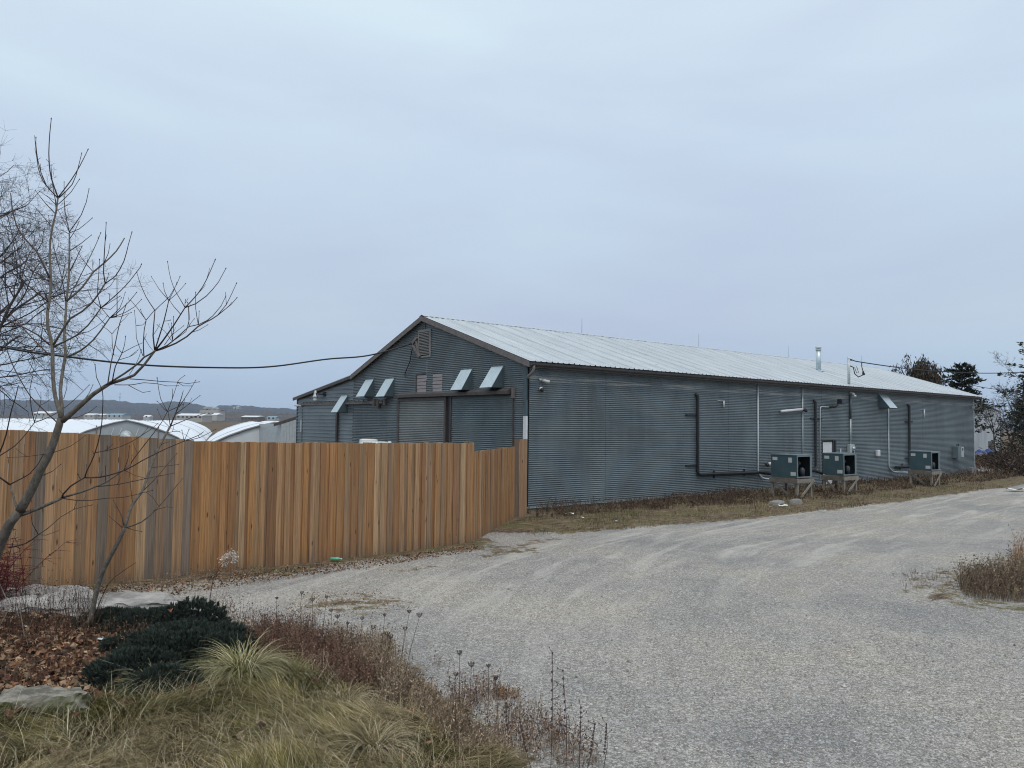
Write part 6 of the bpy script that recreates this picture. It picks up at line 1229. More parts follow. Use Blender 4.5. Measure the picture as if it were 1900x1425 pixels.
conifer(gat(1926, 47), 8.4, 2.0, 6, 'tall dark vine-hung cedar cut by the right edge of the view', DK + [(.06, .04, .03)], 70, 1.2, 14, leafsize=.24, irregular=.8)
conifer(gat(1908, 52), 4.4, 1.8, 8, 'broad dark cedar beneath the tall one at the right edge', DK + [(.05, .035, .028)], 50, 1.6, 20, leafsize=.24, base=.02, irregular=.5)
# brown tree smothered in hanging vines
pv = gat(1716, 60); Rr = random.Random(9)
tv, tips, out = procedural_tree('vine_covered_tree', pv, 6.0, 9, 'rounded brown vine-draped tree rising behind the roof left of the evergreen', {'lv': 3, 'kids': [10, 6, 4], 'wig': .12, 'up': [.0, .05, -.1, -.2], 'ang': (30, 70), 'len': (.32, .5), 'taper': .6, 'seg': .5, 'from': .35}, trunk_r=.14)
LP = []; LD = []
for _, v in ((q, v) for q, v in tips): pass
for q, v in tips:
    if (q - Vector(pv)).length < 2: continue
    L_ = Rr.uniform(.6, 2.0)
    for k in range(int(12 * L_)): f = Rr.random(); LP.append((q.x + Rr.gauss(0, .10), q.y + Rr.gauss(0, .10), q.z + .2 - f * L_)); LD.append((Rr.gauss(0, .3), Rr.gauss(0, .3), -1))
cc = np.array([pv[0], pv[1], 6.3]); n = 3600; dv_ = rng.normal(size=(n, 3)); dv_ /= np.linalg.norm(dv_, axis=1)[:, None]; dv_[:, 2] = np.abs(dv_[:, 2])
Pd = cc + dv_ * np.array([1.25, 1.25, 2.0]) * (0.5 + .5 * rng.random((n, 1))) ** .6 * (0.45 + 1.1 * fbm(dv_[:, 0] * 2.6 + 5 + dv_[:, 2] * 3, dv_[:, 1] * 2.6 + 7 + dv_[:, 2] * 2)[:, None]); Pd[:, 2] -= rng.random(n) * .9
LP += [tuple(p) for p in Pd]; LD += [(0, 0, -1)] * n
LP = np.array(LP); LD = np.array(LD, float); leaves(LP, .12 + .26 * rng.random(len(LP)), tints(len(LP), [(.085, .060, .048), (.06, .046, .038), (.12, .09, .068), (.045, .04, .034), (.045, .055, .035)]), 'hanging_vines', tv, 'tint', .28, jitter=.8, dirs=LD)
# side branches reaching left of it
BCFG = dict(rmin=.008, lv=4, kids=[12, 6, 5, 4], wig=.07, up=[.03, .10, .06, .03], ang=(25, 52), len=(.36, .58), taper=.35, seg=.5); BCFG['from'] = .22
procedural_tree('bare_tree', gat(1872, 58), 6.6, 33, 'upright leafless tree with feathery twigs left of the cedar at the right edge', BCFG, trunk_r=.11)
procedural_tree('bare_tree', gat(1846, 66), 4.4, 34, 'smaller twiggy leafless tree beside the white shed at the right', BCFG, trunk_r=.07)
procedural_tree('bare_tree', gat(1898, 70), 5.2, 35, 'faint leafless tree behind the cedars at the right edge', BCFG, trunk_r=.08)

# scrub at the far right: tangled brown bushes
def bush(p, w, h, n, cols, label, name='bush', group=None, leaf=.10, stems=120, cat='bush'):
    t = thing(name, p, label, cat, group); b = MB(); R = random.Random(int(abs(p[0] * 100)))
    for i in range(stems):
        az = R.uniform(0, 6.28); rr_ = w * R.random() ** .5; q = Vector((p[0] + .4 * rr_ * math.cos(az), p[1] + .4 * rr_ * math.sin(az), p[2])); e = Vector((p[0] + rr_ * math.cos(az), p[1] + rr_ * math.sin(az), p[2] + h * R.uniform(.4, 1.1) * (1 - .5 * (rr_ / w) ** 2)))
        mdl = (q + e) / 2 + Vector((R.gauss(0, .08), R.gauss(0, .08), .1)) * w; b.tube([q, mdl, e], [.012, .009, .004], 3, caps=False)
    b.build('stems', M['twig_far'], t)
    d = rng.normal(size=(n, 3)); d /= np.linalg.norm(d, axis=1)[:, None]; d[:, 2] = np.abs(d[:, 2]); r_ = rng.random((n, 1)) ** .45
    lump = .75 + .6 * fbm(d[:, :1] * 2.5 + p[0], d[:, 1:2] * 2.5 + p[1])
    P = np.array(p) + d * np.array([w, w, h]) * r_ * lump
    leaves(P, leaf * (.5 + rng.random(n)), tints(n, cols, .25), 'foliage', t, 'tint', .4, jitter=1); return t
BR = [(.075, .05, .036), (.11, .08, .055), (.05, .035, .028), (.09, .055, .042), (.14, .11, .08)]
bg_ = 'brown scrub bushes right of the warehouse'
for px, d, w, h, lb in ((1846, 52, 1.3, .5, 'low brown scrub clump nearest the warehouse corner'), (1872, 49, 1.5, 1.4, 'taller brown scrub below the upright bare tree'), (1893, 45, 1.7, 1.9, 'dense dark scrub under the cedars at the right edge'), (1922, 42, 1.8, 1.5, 'brown scrub cut off by the right edge of the view'), (1848, 60, 1.4, .7, 'scrub clump in front of the white shed wall'), (1905, 58, 2.2, 2.6, 'high tangled scrub behind the cedars')):
    bush(gat(px, d), w, h, 1700, BR, lb, group=bg_, leaf=.14)

# ---- white shed past the warehouse corner
def seg_point(px, d): return dirp(px, d)
a = dirp(1796, 71); b_ = dirp(1856, 76); t = thing('white_shed', (a[0], a[1], 0), 'whitish metal shed with dark roof edge behind the evergreens past the corner', 'shed')
dn = (b_ - a) / np.linalg.norm(b_ - a); Ls = np.linalg.norm(b_ - a); nv = np.array([-dn[1], dn[0]])
z_a, z_b = elev(1796, 742, 71), elev(1856, 766, 76)
M['shedw'] = speck('chalky_metal_siding', (.50, .53, .56), (.36, .39, .42), .8, .6, 0, .1, 6, (1, 1, .4))
k = 10
for i in range(k):
    s0, s1 = Ls * i / k, Ls * (i + 1) / k - .02; p = a + dn * s0; q = a + dn * s1
    MB().prism([(*p, -.2), (*q, -.2), (*q, z_a + (z_b - z_a) * s1 / Ls), (*p, z_a + (z_b - z_a) * s0 / Ls)], (nv[0] * .05, nv[1] * .05, 0)).build('wall_panel', M['shedw'], t)
p = a - dn * 1; q = b_ + dn * .35
MB().prism([(*p, z_a + .36), (*q, z_b - .05), (*q, z_b + .12), (*p, z_a + .53)], (nv[0] * 9, nv[1] * 9, 0)).build('roof', M['trim'], t)
MB().prism([(*(b_ - dn * .12 - nv * .03), -.2), (*(b_ + dn * .02 - nv * .03), -.2), (*(b_ + dn * .02 - nv * .03), z_b), (*(b_ - dn * .12 - nv * .03), z_b)], (nv[0] * .08, nv[1] * .08, 0)).build('corner_post', M['trim'], t)
e = b_ + nv * 8; MB().prism([(*b_, -.2), (*e, -.2), (*e, z_b), (*b_, z_b)], (-dn[0] * .05, -dn[1] * .05, 0)).build('side_wall', M['shedw'], t)
s0 = Ls * (1832 - 1796) / 60; s1 = Ls * (1843 - 1796) / 60; p = a + dn * s0 - nv * .04; q = a + dn * s1 - nv * .04; zt_ = elev(1838, 819, 73)
MB().prism([(*p, -.2), (*q, -.2), (*q, zt_), (*p, zt_)], (nv[0] * .05, nv[1] * .05, 0)).build('door', M['trim'], t)
M['blue'] = mat('blue_tarp', (.02, .055, .22), .45)
for px, w, h, lb in ((1818, .6, .30, 'crumpled blue tarp against the white shed, the left one'), (1835, .55, .42, 'crumpled blue tarp by the brown door of the white shed')):
    q = dirp(px, 69); g = .35; R = random.Random(px); vs = []
    for j in range(5):
        for i in range(7): vs.append((q[0] + dn[0] * (i / 6 - .5) * 2 * w + nv[0] * (j / 4 - .5), q[1] + dn[1] * (i / 6 - .5) * 2 * w + nv[1] * (j / 4 - .5), g + h * math.sin(math.pi * i / 6) * math.sin(math.pi * j / 4) * R.uniform(.7, 1.3) + R.uniform(0, .08)))
    o = MB().add(vs, [(j * 7 + i, j * 7 + i + 1, j * 7 + 8 + i, j * 7 + 7 + i) for j in range(4) for i in range(6)]).build('tarp', M['blue']); tagit(o, lb, 'tarp', 'blue tarps at the white shed')

# ------------------------------------------------------------------ blades, stems and low plants
def blades(P, az, Ln, Wd, lean, curl, name, mt, parent=None, tint=None, segs=4, floor=None, twist=.5):
    n = len(P); P = np.asarray(P, float); D = np.stack([np.cos(az), np.sin(az), np.zeros(n)], -1); S = np.stack([-np.sin(az), np.cos(az), np.zeros(n)], -1)
    tw = (rng.random(n) - .5) * 2 * twist; S = S * np.cos(tw)[:, None] + D * np.sin(tw)[:, None]
    c = P.copy(); rows = []; 
    for k in range(segs + 1):
        t = k / segs; w = Wd * (1 - t ** 1.6) * (.7 + .3 * min(1, t * 4))
        if k < segs: rows += [c - S * w[:, None] / 2, c + S * w[:, None] / 2]
        else: rows += [c.copy()]
        th_ = lean + curl * (t + .5 / segs); c = c + (D * np.sin(th_)[:, None] + np.array([0, 0, 1]) * np.cos(th_)[:, None]) * (Ln / segs)[:, None]
        if floor is not None: c[:, 2] = np.maximum(c[:, 2], floor + .006 + .02 * rng.random(n))
    V = np.stack(rows, 1); m_ = V.shape[1]; f = []
    for k in range(segs - 1): f += [[2 * k, 2 * k + 1, 2 * k + 3], [2 * k, 2 * k + 3, 2 * k + 2]]
    f += [[2 * segs - 2, 2 * segs - 1, 2 * segs]]
    F = (np.array(f)[None] + m_ * np.arange(n)[:, None, None]).reshape(-1, 3)
    return npmesh(name, V.reshape(-1, 3), F, M[mt], parent, tint=None if tint is None else np.repeat(tint, m_, 0))
def sample_poly(poly, n):
    poly = np.array([p[:2] for p in poly]); lo = poly.min(0); hi = poly.max(0); X = []; 
    while sum(len(a) for a in X) < n:
        q = lo + (hi - lo) * rng.random((n * 2, 2)); X.append(q[inpoly(q[:, 0], q[:, 1], poly)])
    return np.concatenate(X)[:n]
def gz_(x, y): return hgt(x, y) + np.where(inpoly(x, y, BED), .10 * (fbm(x * 2.2, y * 2.2, 4) - .45) * np.clip(-sdist(x, y, BED) * 2, 0, 1), 0)
def view_poly(pts_): return [at(px, py)[:2] for px, py in pts_]

# lawn of long flopped dead grass
LP_ = view_poly([(-120, 1340), (60, 1322), (200, 1306), (300, 1306), (370, 1292), (470, 1268), (560, 1242), (640, 1272), (730, 1312), (800, 1352), (850, 1388), (930, 1424), (960, 1560), (-200, 1600)])
X = sample_poly(LP_, 90000); x, y = X[:, 0], X[:, 1]; n = len(x)
flow = 4.6 + 4.0 * (fbm(x * 1.3, y * 1.3, 3) - .5) * 2 + 3.2 * (fbm(x * 4.5, y * 4.5, 2) - .5); clump = fbm(x * 3.1 + 3, y * 3.1, 3)
green = fbm(x * .9 + 20, y * .9 + 4, 3)
cols = np.where((green + .08 * rng.normal(size=n) > .55)[:, None], tints(n, [(.10, .095, .02), (.16, .14, .04), (.25, .205, .075), (.05, .046, .014)]), tints(n, [(.33, .255, .12), (.21, .16, .075), (.47, .39, .22), (.10, .075, .038), (.24, .20, .115)]))
cols = cols * (.25 + 1.5 * fbm(x * 8 + 2, y * 8, 3))[:, None]
g = gz_(x, y)
o = blades(np.stack([x, y, g + .02 * clump], -1), flow + rng.normal(size=n) * .26, .12 + .24 * rng.random(n) * (.5 + clump), .0026 + .0036 * rng.random(n), .5 + .5 * rng.random(n), .7 + .7 * rng.random(n), 'grass', 'tint', tint=cols, floor=g + .035 * clump)
tagit(o, 'long flopped straw and olive grass in the near left corner', 'grass', kind='stuff')
# standing wisps among it
X = sample_poly(LP_, 5000); x, y = X[:, 0], X[:, 1]; n = len(x); g = gz_(x, y)
o = blades(np.stack([x, y, g], -1), rng.random(n) * 6.28, .12 + .22 * rng.random(n), .002 + .002 * rng.random(n), .15 + .4 * rng.random(n), .6 + .9 * rng.random(n), 'grass_wisps', 'tint', tint=tints(n, [(.40, .35, .22), (.30, .25, .15), (.45, .41, .29)]), floor=g + .02)
tagit(o, 'pale upright grass wisps rising from the flopped grass', 'grass', kind='stuff')

# ornamental grass mounds
def mound(px, py, r, h, n, cols, label, group='mounding ornamental grasses'):
    c = at(px, py); t = thing('ornamental_grass', tuple(c), label, 'ornamental grass', group)
    a = rng.random(n) * 6.28; rr_ = r * .22 * rng.random(n) ** .5; P = np.stack([c[0] + rr_ * np.cos(a), c[1] + rr_ * np.sin(a), np.full(n, c[2])], -1); az = a + rng.normal(size=n) * .8
    lean = .08 + .6 * rng.random(n); Lh = (h * 1.35 + r * .8) * (.55 + .6 * rng.random(n))
    blades(P, az, Lh, .0035 + .005 * rng.random(n), lean, 1.7 + 1.2 * rng.random(n), 'blades', 'tint', t, tints(n, cols), segs=7, floor=np.full(n, c[2] + .01)); return t
YG = [(.26, .235, .11), (.17, .16, .06), (.33, .30, .17), (.10, .105, .035), (.40, .36, .23)]
ST = [(.31, .25, .15), (.24, .185, .105), (.38, .32, .21), (.14, .125, .05)]
mound(450, 1266, .36, .28, 950, YG, 'tall pale green arching grass mound at the right foot of the juniper')
mound(545, 1268, .30, .12, 500, YG, 'low green and straw grass mound right of the tallest mound')
mound(640, 1318, .30, .12, 520, ST, 'straw-coloured low grass mound beside the brown weed stand')
mound(285, 1285, .32, .13, 500, [(.13, .13, .055), (.24, .215, .12), (.09, .10, .04), (.30, .27, .18)], 'dull olive grass tuft in front of the juniper')
mound(690, 1405, .34, .13, 600, ST, 'bleached grass mound at the bottom edge right of the lawn')

# leaf litter in the bed
LIT = view_poly([(-120, 1125), (60, 1130), (170, 1150), (240, 1170), (300, 1200), (250, 1290), (200, 1292), (60, 1315), (-160, 1340)])
def litter(poly, n, cols, name, label, smin=.02, smax=.085, lift=.03):
    X = sample_poly(poly, n); x, y = X[:, 0], X[:, 1]; P = np.stack([x, y, gz_(x, y) + .005 + lift * rng.random(n)], -1); d = rng.normal(size=(n, 3)); d[:, 2] *= .35
    o = leaves(P, smin + (smax - smin) * rng.random(n), tints(n, cols, .3), name, None, 'tint', .8, dirs=d * 3, jitter=.3); return tagit(o, label, 'fallen leaves', kind='stuff')
LC = [(.16, .075, .04), (.24, .13, .075), (.10, .045, .028), (.34, .24, .15), (.12, .07, .045), (.055, .03, .022), (.28, .18, .11)]
litter(LIT, 7000, LC, 'leaf_litter', 'carpet of curled brown fallen leaves in the planting bed')
litter(view_poly([(-60, 1090), (100, 1092), (300, 1085), (480, 1060), (650, 1045), (880, 1012), (900, 1020), (700, 1052), (500, 1078), (330, 1105), (-60, 1110)]), 3800, LC + [(.2, .16, .1)], 'leaf_litter', 'drift of dead leaves and weeds along the foot of the fence', .015, .045, .03)
litter(LP_, 260, LC, 'leaf_litter', 'scattered russet leaves caught on the flopped grass', .03, .08, .10)
litter(view_poly([(560, 1100), (700, 1095), (760, 1130), (660, 1150), (520, 1135)]), 700, [(.24, .17, .10), (.30, .23, .14), (.16, .11, .07)], 'leaf_litter', 'tan leaf scraps on the gravel before the fence', .01, .03, .01)
# single leaves one can pick out
for i, (px, py, s, cc, lb) in enumerate([(40, 1330, .15, (.13, .05, .03), 'big curled dark brown leaf below the mossy rock'), (12, 1345, .13, (.16, .07, .05), 'ragged brown leaf at the left edge of the lawn'), (205, 1275, .10, (.17, .06, .035), 'russet leaf standing beside the mossy rock'), (110, 1418, .12, (.30, .19, .12), 'large tan leaf at the bottom edge of the lawn'), (315, 1156, .07, (.28, .07, .03), 'orange-red leaf lying on the juniper'), (375, 1300, .10, (.20, .09, .05), 'brown leaf tucked under the arching grass mound'), (430, 1375, .12, (.28, .20, .12), 'tan leaf in the middle of the lawn')]):
    c = at(px, py, .03); R = random.Random(i); az = R.uniform(0, 6.28); z0 = .05 if px != 315 else .32
    if px == 315: c = np.array([*at(315, 1195)[:2], at(315, 1195)[2]])
    vs = []; out_ = [(0, 0), (.25, .28), (.55, .42), (.62, .2), (.85, .22), (1, 0)]
    for u_, v_ in out_: vs.append((u_ * s, v_ * s, .25 * s * math.sin(3 * u_) + .5 * v_ * s))
    for u_, v_ in out_[1:-1]: vs.append((u_ * s, -v_ * s, .25 * s * math.sin(3 * u_) + .6 * v_ * s))
    rib = [(u_ * s, 0, .25 * s * math.sin(3 * u_)) for u_ in (.25, .55, .62, .85)]; vs += rib
    F_ = [(0, 10, 1), (1, 10, 11, 2), (2, 11, 12, 3), (3, 12, 13, 4), (4, 13, 5), (0, 6, 10), (6, 7, 11, 10), (7, 8, 12, 11), (8, 9, 13, 12), (9, 5, 13)]
    ca, sa = math.cos(az), math.sin(az); vs = [(c[0] + x_ * ca - y_ * sa, c[1] + x_ * sa + y_ * ca, c[2] + z0 + z_) for x_, y_, z_ in vs]
    mm = bpy.data.materials.get('leaf_%d' % i) or speck('fallen_leaf_%d' % i, cc, tuple(v * .5 for v in cc), 30, .8)
    tagit(MB().add(vs, F_).build('fallen_leaf', mm), lb, 'leaf', 'single large fallen leaves')

# spreading juniper: lumpy body, thousands of little sprays
J0 = at(330, 1215); t = thing('juniper_shrub', tuple(J0), 'low spreading dark blue-green juniper in the bed before the gravel', 'shrub')
LOBES = [(350, 1235, .36, .38), (290, 1238, .40, .36), (400, 1228, .30, .34), (330, 1215, .55, .36), (250, 1262, .42, .30), (300, 1285, .34, .24), (395, 1205, .45, .30), (355, 1170, .42, .42), (270, 1165, .5, .22), (205, 1160, .4, .2), (430, 1212, .30, .20), (380, 1240, .42, .24), (235, 1205, .25, .16)]
LOBES = [(a, b, r_ * .95, h * .74) for a, b, r_, h in LOBES]
Vs = []; Fs = []; SP = []; SN = []
for px, py, r, h in LOBES:
    c = at(px, py); k = len(Vs); nu, nv2 = 14, 7
    for j in range(nv2 + 1):
        f = j / nv2 * math.pi / 2
        for i in range(nu):
            a = 2 * math.pi * i / nu; w = .82 + .2 * rnd.random(); Vs.append((c[0] + r * .86 * w * math.cos(a) * math.cos(f), c[1] + r * .86 * w * math.sin(a) * math.cos(f), c[2] - .03 + h * .80 * w * math.sin(f)))
    for j in range(nv2):
        for i in range(nu): Fs.append((k + j * nu + i, k + j * nu + (i + 1) % nu, k + (j + 1) * nu + (i + 1) % nu, k + (j + 1) * nu + i))
    n = int(2600 * r); d = rng.normal(size=(n, 3)); d /= np.linalg.norm(d, axis=1)[:, None]; d[:, 2] = np.abs(d[:, 2])
    lump = .80 + .34 * fbm(d[:, 0] * 5 + px, d[:, 1] * 5 + py)
    SP.append(np.array(c) + d * np.array([r, r, h]) * lump[:, None] * (.86 + .2 * rng.random((n, 1)))); SN.append(d)
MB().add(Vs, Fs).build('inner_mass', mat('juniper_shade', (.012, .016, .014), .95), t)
SP = np.concatenate(SP); SN = np.concatenate(SN); rep = 11; P = np.repeat(SP, rep, 0); D = np.repeat(SN * np.array([1, 1, .7]) + np.array([0, 0, .55]), rep, 0) + rng.normal(size=(len(P), 3)) * .42
D /= np.linalg.norm(D, axis=1)[:, None]; sc_t = np.repeat(.7 + .7 * rng.random((len(SP), 1)), rep, 0)
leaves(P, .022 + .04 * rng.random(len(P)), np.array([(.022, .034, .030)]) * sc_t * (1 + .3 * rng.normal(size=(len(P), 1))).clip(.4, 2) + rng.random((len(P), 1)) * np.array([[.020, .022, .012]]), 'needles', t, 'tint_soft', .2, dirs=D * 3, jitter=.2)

# stands of dry weeds: stems with withered leaves
def weed_stand(poly, n, h0, h1, cols, name, label, leafn=7, thick=.0035, kind='stuff', leafs=.018, cat='weeds', lean=.25):
    poly = np.array([p[:2] for p in poly]); dia = float(np.linalg.norm(poly.max(0) - poly.min(0))); fq = 6.0 / max(dia, 1.2) if dia < 6 else 1.1
    X = sample_poly(poly, int(n * 1.7)); pn = fbm(X[:, 0] * fq + 3, X[:, 1] * fq * 1.5 + 8, 4); X = X[rng.random(len(X)) < np.clip((pn - .30) / .28, .06, 1)]; n = len(X); pn = fbm(X[:, 0] * fq + 3, X[:, 1] * fq * 1.5 + 8, 4)
    x, y = X[:, 0], X[:, 1]; g = gz_(x, y); az = rng.random(n) * 6.28; Ln = h0 + (h1 - h0) * rng.random(n) ** 1.5 * np.clip(pn * 2 - .1, .35, 1.15); ln = lean * rng.random(n); cu_ = .5 * rng.random(n)
    ci = np.clip(((fbm(x * fq * 2 + 30, y * fq * 2 + 11, 3) - .25) * 2 + .28 * rng.normal(size=n)) * len(cols), 0, len(cols) - 1).astype(int); c = np.array(cols)[ci] * (1 + .25 * rng.normal(size=(n, 1))).clip(.4, 1.7); P = np.stack([x, y, g - .01], -1)
    o1 = blades(P, az, Ln, np.full(n, thick) * (.7 + .6 * rng.random(n)), ln, cu_, name, 'tint', tint=c, segs=3, twist=1.5)
    f = .25 + .75 * rng.random((n, leafn)) ** .8; th_ = ln[:, None] + cu_[:, None] * f * .5
    Q = P[:, None] + np.stack([np.cos(az)[:, None] * np.sin(th_) * Ln[:, None] * f, np.sin(az)[:, None] * np.sin(th_) * Ln[:, None] * f, np.cos(th_) * Ln[:, None] * f], -1)
    o2 = leaves(Q.reshape(-1, 3), leafs * (.5 + rng.random(n * leafn)), np.repeat(c, leafn, 0), name + '_leaves', None, 'tint', .45, dirs=np.tile([[0, 0, 1.0]], (n * leafn, 1)), jitter=2.5)
    # join into one object
    bm = bmesh.new(); bm.from_mesh(o1.data); bm.from_mesh(o2.data); bm.to_mesh(o1.data); bm.free(); bpy.data.objects.remove(o2)
    return tagit(o1, label, cat, kind=kind)
RB = [(.15, .085, .062), (.21, .125, .088), (.10, .060, .047), (.27, .185, .125)]
TN = [(.27, .20, .135), (.36, .28, .19), (.20, .145, .10), (.14, .10, .072)]
weed_stand(view_poly([(455, 1215), (480, 1180), (560, 1175), (640, 1192), (690, 1235), (740, 1300), (700, 1322), (620, 1290), (540, 1255)]), 2600, .12, .36, RB, 'dry_weeds', 'reddish brown dead weed stand right of the juniper', 9)
weed_stand(view_poly([(600, 1190), (720, 1195), (755, 1260), (790, 1340), (740, 1330), (680, 1270)]), 1700, .10, .34, TN + [(.33, .26, .18), (.38, .31, .22)], 'dry_weeds', 'tan dead weed stand between the red-brown stand and the gravel', 7, .0028)
weed_stand(view_poly([(720, 1270), (800, 1290), (890, 1350), (950, 1424), (870, 1424), (780, 1345)]), 2600, .08, .26, TN + [(.33, .27, .19)], 'dry_weeds', 'short tan dry stems along the bottom edge of the gravel', 4, .0025)
weed_stand(view_poly([(800, 1230), (900, 1260), (1100, 1400), (1120, 1425), (940, 1425), (850, 1330)]), 1300, .05, .28, RB + TN, 'dry_weeds', 'sparse brown stems poking through the gravel at the bottom', 5, .0025)
weed_stand(view_poly([(-80, 1100), (60, 1105), (160, 1130), (190, 1165), (150, 1185), (40, 1180), (-90, 1180)]), 1000, .20, .58, [(.07, .045, .035), (.12, .085, .065), (.045, .03, .025)], 'dry_stems', 'tall dark dead flower stems in the bed before the pale slab', 3, .005)
weed_stand(view_poly([(-80, 1150), (120, 1165), (300, 1190), (250, 1240), (60, 1270), (-80, 1290)]), 1300, .08, .32, [(.12, .06, .04), (.24, .17, .11), (.07, .04, .03)], 'dry_stems', 'short dead stems standing among the leaf litter', 3, .003)
weed_stand(view_poly([(245, 1180), (290, 1180), (310, 1215), (260, 1240), (215, 1220)]), 260, .10, .25, RB, 'dry_weeds', 'rust-brown low weeds left of the juniper', 6, .003)
weed_stand(view_poly([(370, 1145), (410, 1135), (500, 1160), (470, 1185), (430, 1180)]), 160, .12, .40, RB, 'dry_weeds', 'thin dark weed stems behind the juniper tip', 6, .003)
# along the fence foot and at the wall
for k, (pl, n, lb) in enumerate([([(210, 1078), (400, 1062), (420, 1070), (230, 1092)], 300, 'scrappy dead weeds at the fence foot behind the sapling'), ([(400, 1062), (600, 1044), (620, 1052), (420, 1074)], 260, 'low dead weeds at the fence foot left of the green bottle'), ([(640, 1040), (890, 1004), (900, 1012), (660, 1050)], 420, 'thin dry weeds at the fence foot toward the corner')]):
    weed_stand(view_poly(pl), n, .03, .17, TN + RB[:2], 'dry_weeds', lb, 4, .004)
def strip_xy(x0, x1, ya, yb): return [(x0, ya), (x1, ya), (x1, yb), (x0, yb)]
DRK = [(.085, .056, .042), (.13, .09, .065), (.06, .043, .035), (.17, .125, .085)]
weed_stand([(-.5, -.05), (3, -.05), (3, -2.0), (-.9, -1.6)], 900, .08, .40, DRK, 'dry_weeds', 'dark dead weeds against the wall near the fence end', 6, .008, leafs=.035)
weed_stand([(3, -.05), (10, -.05), (10, -3.2), (6, -2.8), (3, -2.2)], 3000, .06, .30, DRK, 'dry_weeds', 'dark brown weed belt at the wall foot left of the condenser units', 6, .008, leafs=.04)
weed_stand([(9.5, -.3), (24, -.05), (24, -3.0), (16, -3.3), (9.5, -3.9)], 3600, .06, .27, DRK + [(.17, .12, .08)], 'dry_weeds', 'red-brown weed belt around the condenser stands', 5, .009, leafs=.045)
weed_stand([(24, -.05), (36, -.05), (44, 0), (44, -3.0), (34, -2.6), (24, -3.4)], 2800, .06, .30, DRK + [(.18, .13, .09)], 'dry_weeds', 'brown weeds around the far corner of the warehouse', 4, .012, leafs=.06)
weed_stand([(34, .3), (60, 4), (60, 14), (36, 6)], 2600, .2, .7, DRK + [(.12, .07, .05)], 'dry_weeds', 'brown rough weeds before the white shed', 4, .02, leafs=.09)
weed_stand([(-3.5, -2.9), (-.9, -1.1), (2.2, -1.2), (3, -4.8), (-.5, -4.6), (-3.0, -3.9)], 2600, .04, .14, [(.07, .06, .03), (.09, .10, .035), (.15, .15, .06), (.27, .22, .13)], 'verge_grass', 'short green-brown turf of the verge by the fence end', 3, .009, cat='grass')
weed_stand([(2, -1.8), (24, -3.0), (24, -5.0), (9, -5.4), (2, -4.9)], 8000, .04, .15, [(.08, .06, .035), (.13, .12, .05), (.22, .18, .10), (.34, .27, .17)], 'verge_grass', 'straw-coloured turf of the verge beside the gravel', 2, .012, cat='grass')
weed_stand([(3.0, -1.4), (9, -2.2), (9.5, -4.2), (4, -4.4), (2.2, -3.2)], 1600, .06, .24, [(.38, .30, .19), (.26, .20, .12)], 'verge_grass', 'paler tufted dead grass in the verge before the wall', 3, .007, cat='grass')
# island of weeds at the right
PT = [tuple(p) for p in PATCH]
weed_stand(PT, 4200, .12, .50, [(.20, .15, .10), (.13, .09, .065), (.26, .20, .13), (.09, .06, .05)], 'dry_weeds', 'brown weed island on the gravel at the right edge', 6, .005, leafs=.025)
weed_stand(view_poly([(1875, 1035), (1960, 1010), (2050, 1010), (2000, 1090), (1880, 1080)]), 800, .25, .70, [(.30, .14, .06), (.36, .19, .08), (.22, .10, .05)], 'dry_weeds', 'rusty orange grass clump at the right edge of the weed island', 5, .005, leafs=.03)
weed_stand(view_poly([(1775, 1090), (1830, 1072), (1930, 1062), (1960, 1128), (1850, 1116), (1790, 1108)]), 1500, .14, .50, [(.10, .07, .05), (.16, .115, .08), (.25, .19, .125), (.34, .27, .18)], 'dry_weeds', 'dense brown heart of the weed island at the right edge', 6, .005, leafs=.026)
weed_stand(view_poly([(1640, 1060), (1800, 1055), (1790, 1112), (1680, 1095)]), 150, .03, .12, RB + TN, 'dry_weeds', 'sparse dark sprigs trailing left from the weed island', 4, .004)
weed_stand(view_poly([(920, 1285), (965, 1285), (965, 1300), (920, 1300)]), 90, .04, .11, [(.30, .17, .08), (.22, .12, .06)], 'dry_weeds', 'small rust-coloured tuft alone on the gravel', 2, .003)

# wild-carrot seed heads and knotted stalks: individuals
def seedhead(px, py, h, label, kind_='umbel', lean=0.0, hs=1.0):
    c = at(px, py); t = thing('seed_head_stalk', (c[0], c[1], c[2]), label, 'dried flower', 'dried seed heads beside the gravel')
    R = random.Random(px * 7 + py); d = RIGHT0 * lean + np.array([R.uniform(-.05, .05), R.uniform(-.05, .05), 1]); top = c + d * h; mid = c + d * h * .5 + RIGHT0 * R.uniform(-.02, .02)
    MB().tube([tuple(c), tuple(mid), tuple(top)], [.0028, .0022, .0016], 5).build('stem', M['twig'], t)
    b = MB(); T = Vector(top)
    if kind_ == 'umbel':
        for k in range(14):
            a = k * 2.4; r_ = .015 * hs * (.5 + .5 * R.random()); e = T + Vector((math.cos(a) * r_ * 1.35, math.sin(a) * r_ * 1.35, .026 * hs)); b.tube([T, T + Vector((math.cos(a) * r_ * 1.1, math.sin(a) * r_ * 1.1, .012 * hs)), e], [.0014, .0013, .0026], 4)
        b.build('umbel', M['twig'], t)['kind'] = 'stuff'
    else:
        for k in range(9):
            f = .35 + .65 * k / 8; q = Vector(c + d * h * f); b.tube([q - Vector((0, 0, .008)), q, q + Vector((0, 0, .009))], [.003, R.uniform(.006, .011), .003], 6)
            if R.random() < .7: a = R.uniform(0, 6.28); e = q + Vector((math.cos(a) * .05, math.sin(a) * .05, .025)); b.tube([q, e], [.002, .0015], 4).tube([e, e + Vector((0, 0, .008))], [.006, .003], 5)
        b.build('seed_knots', M['twig'], t)['kind'] = 'stuff'
    return t
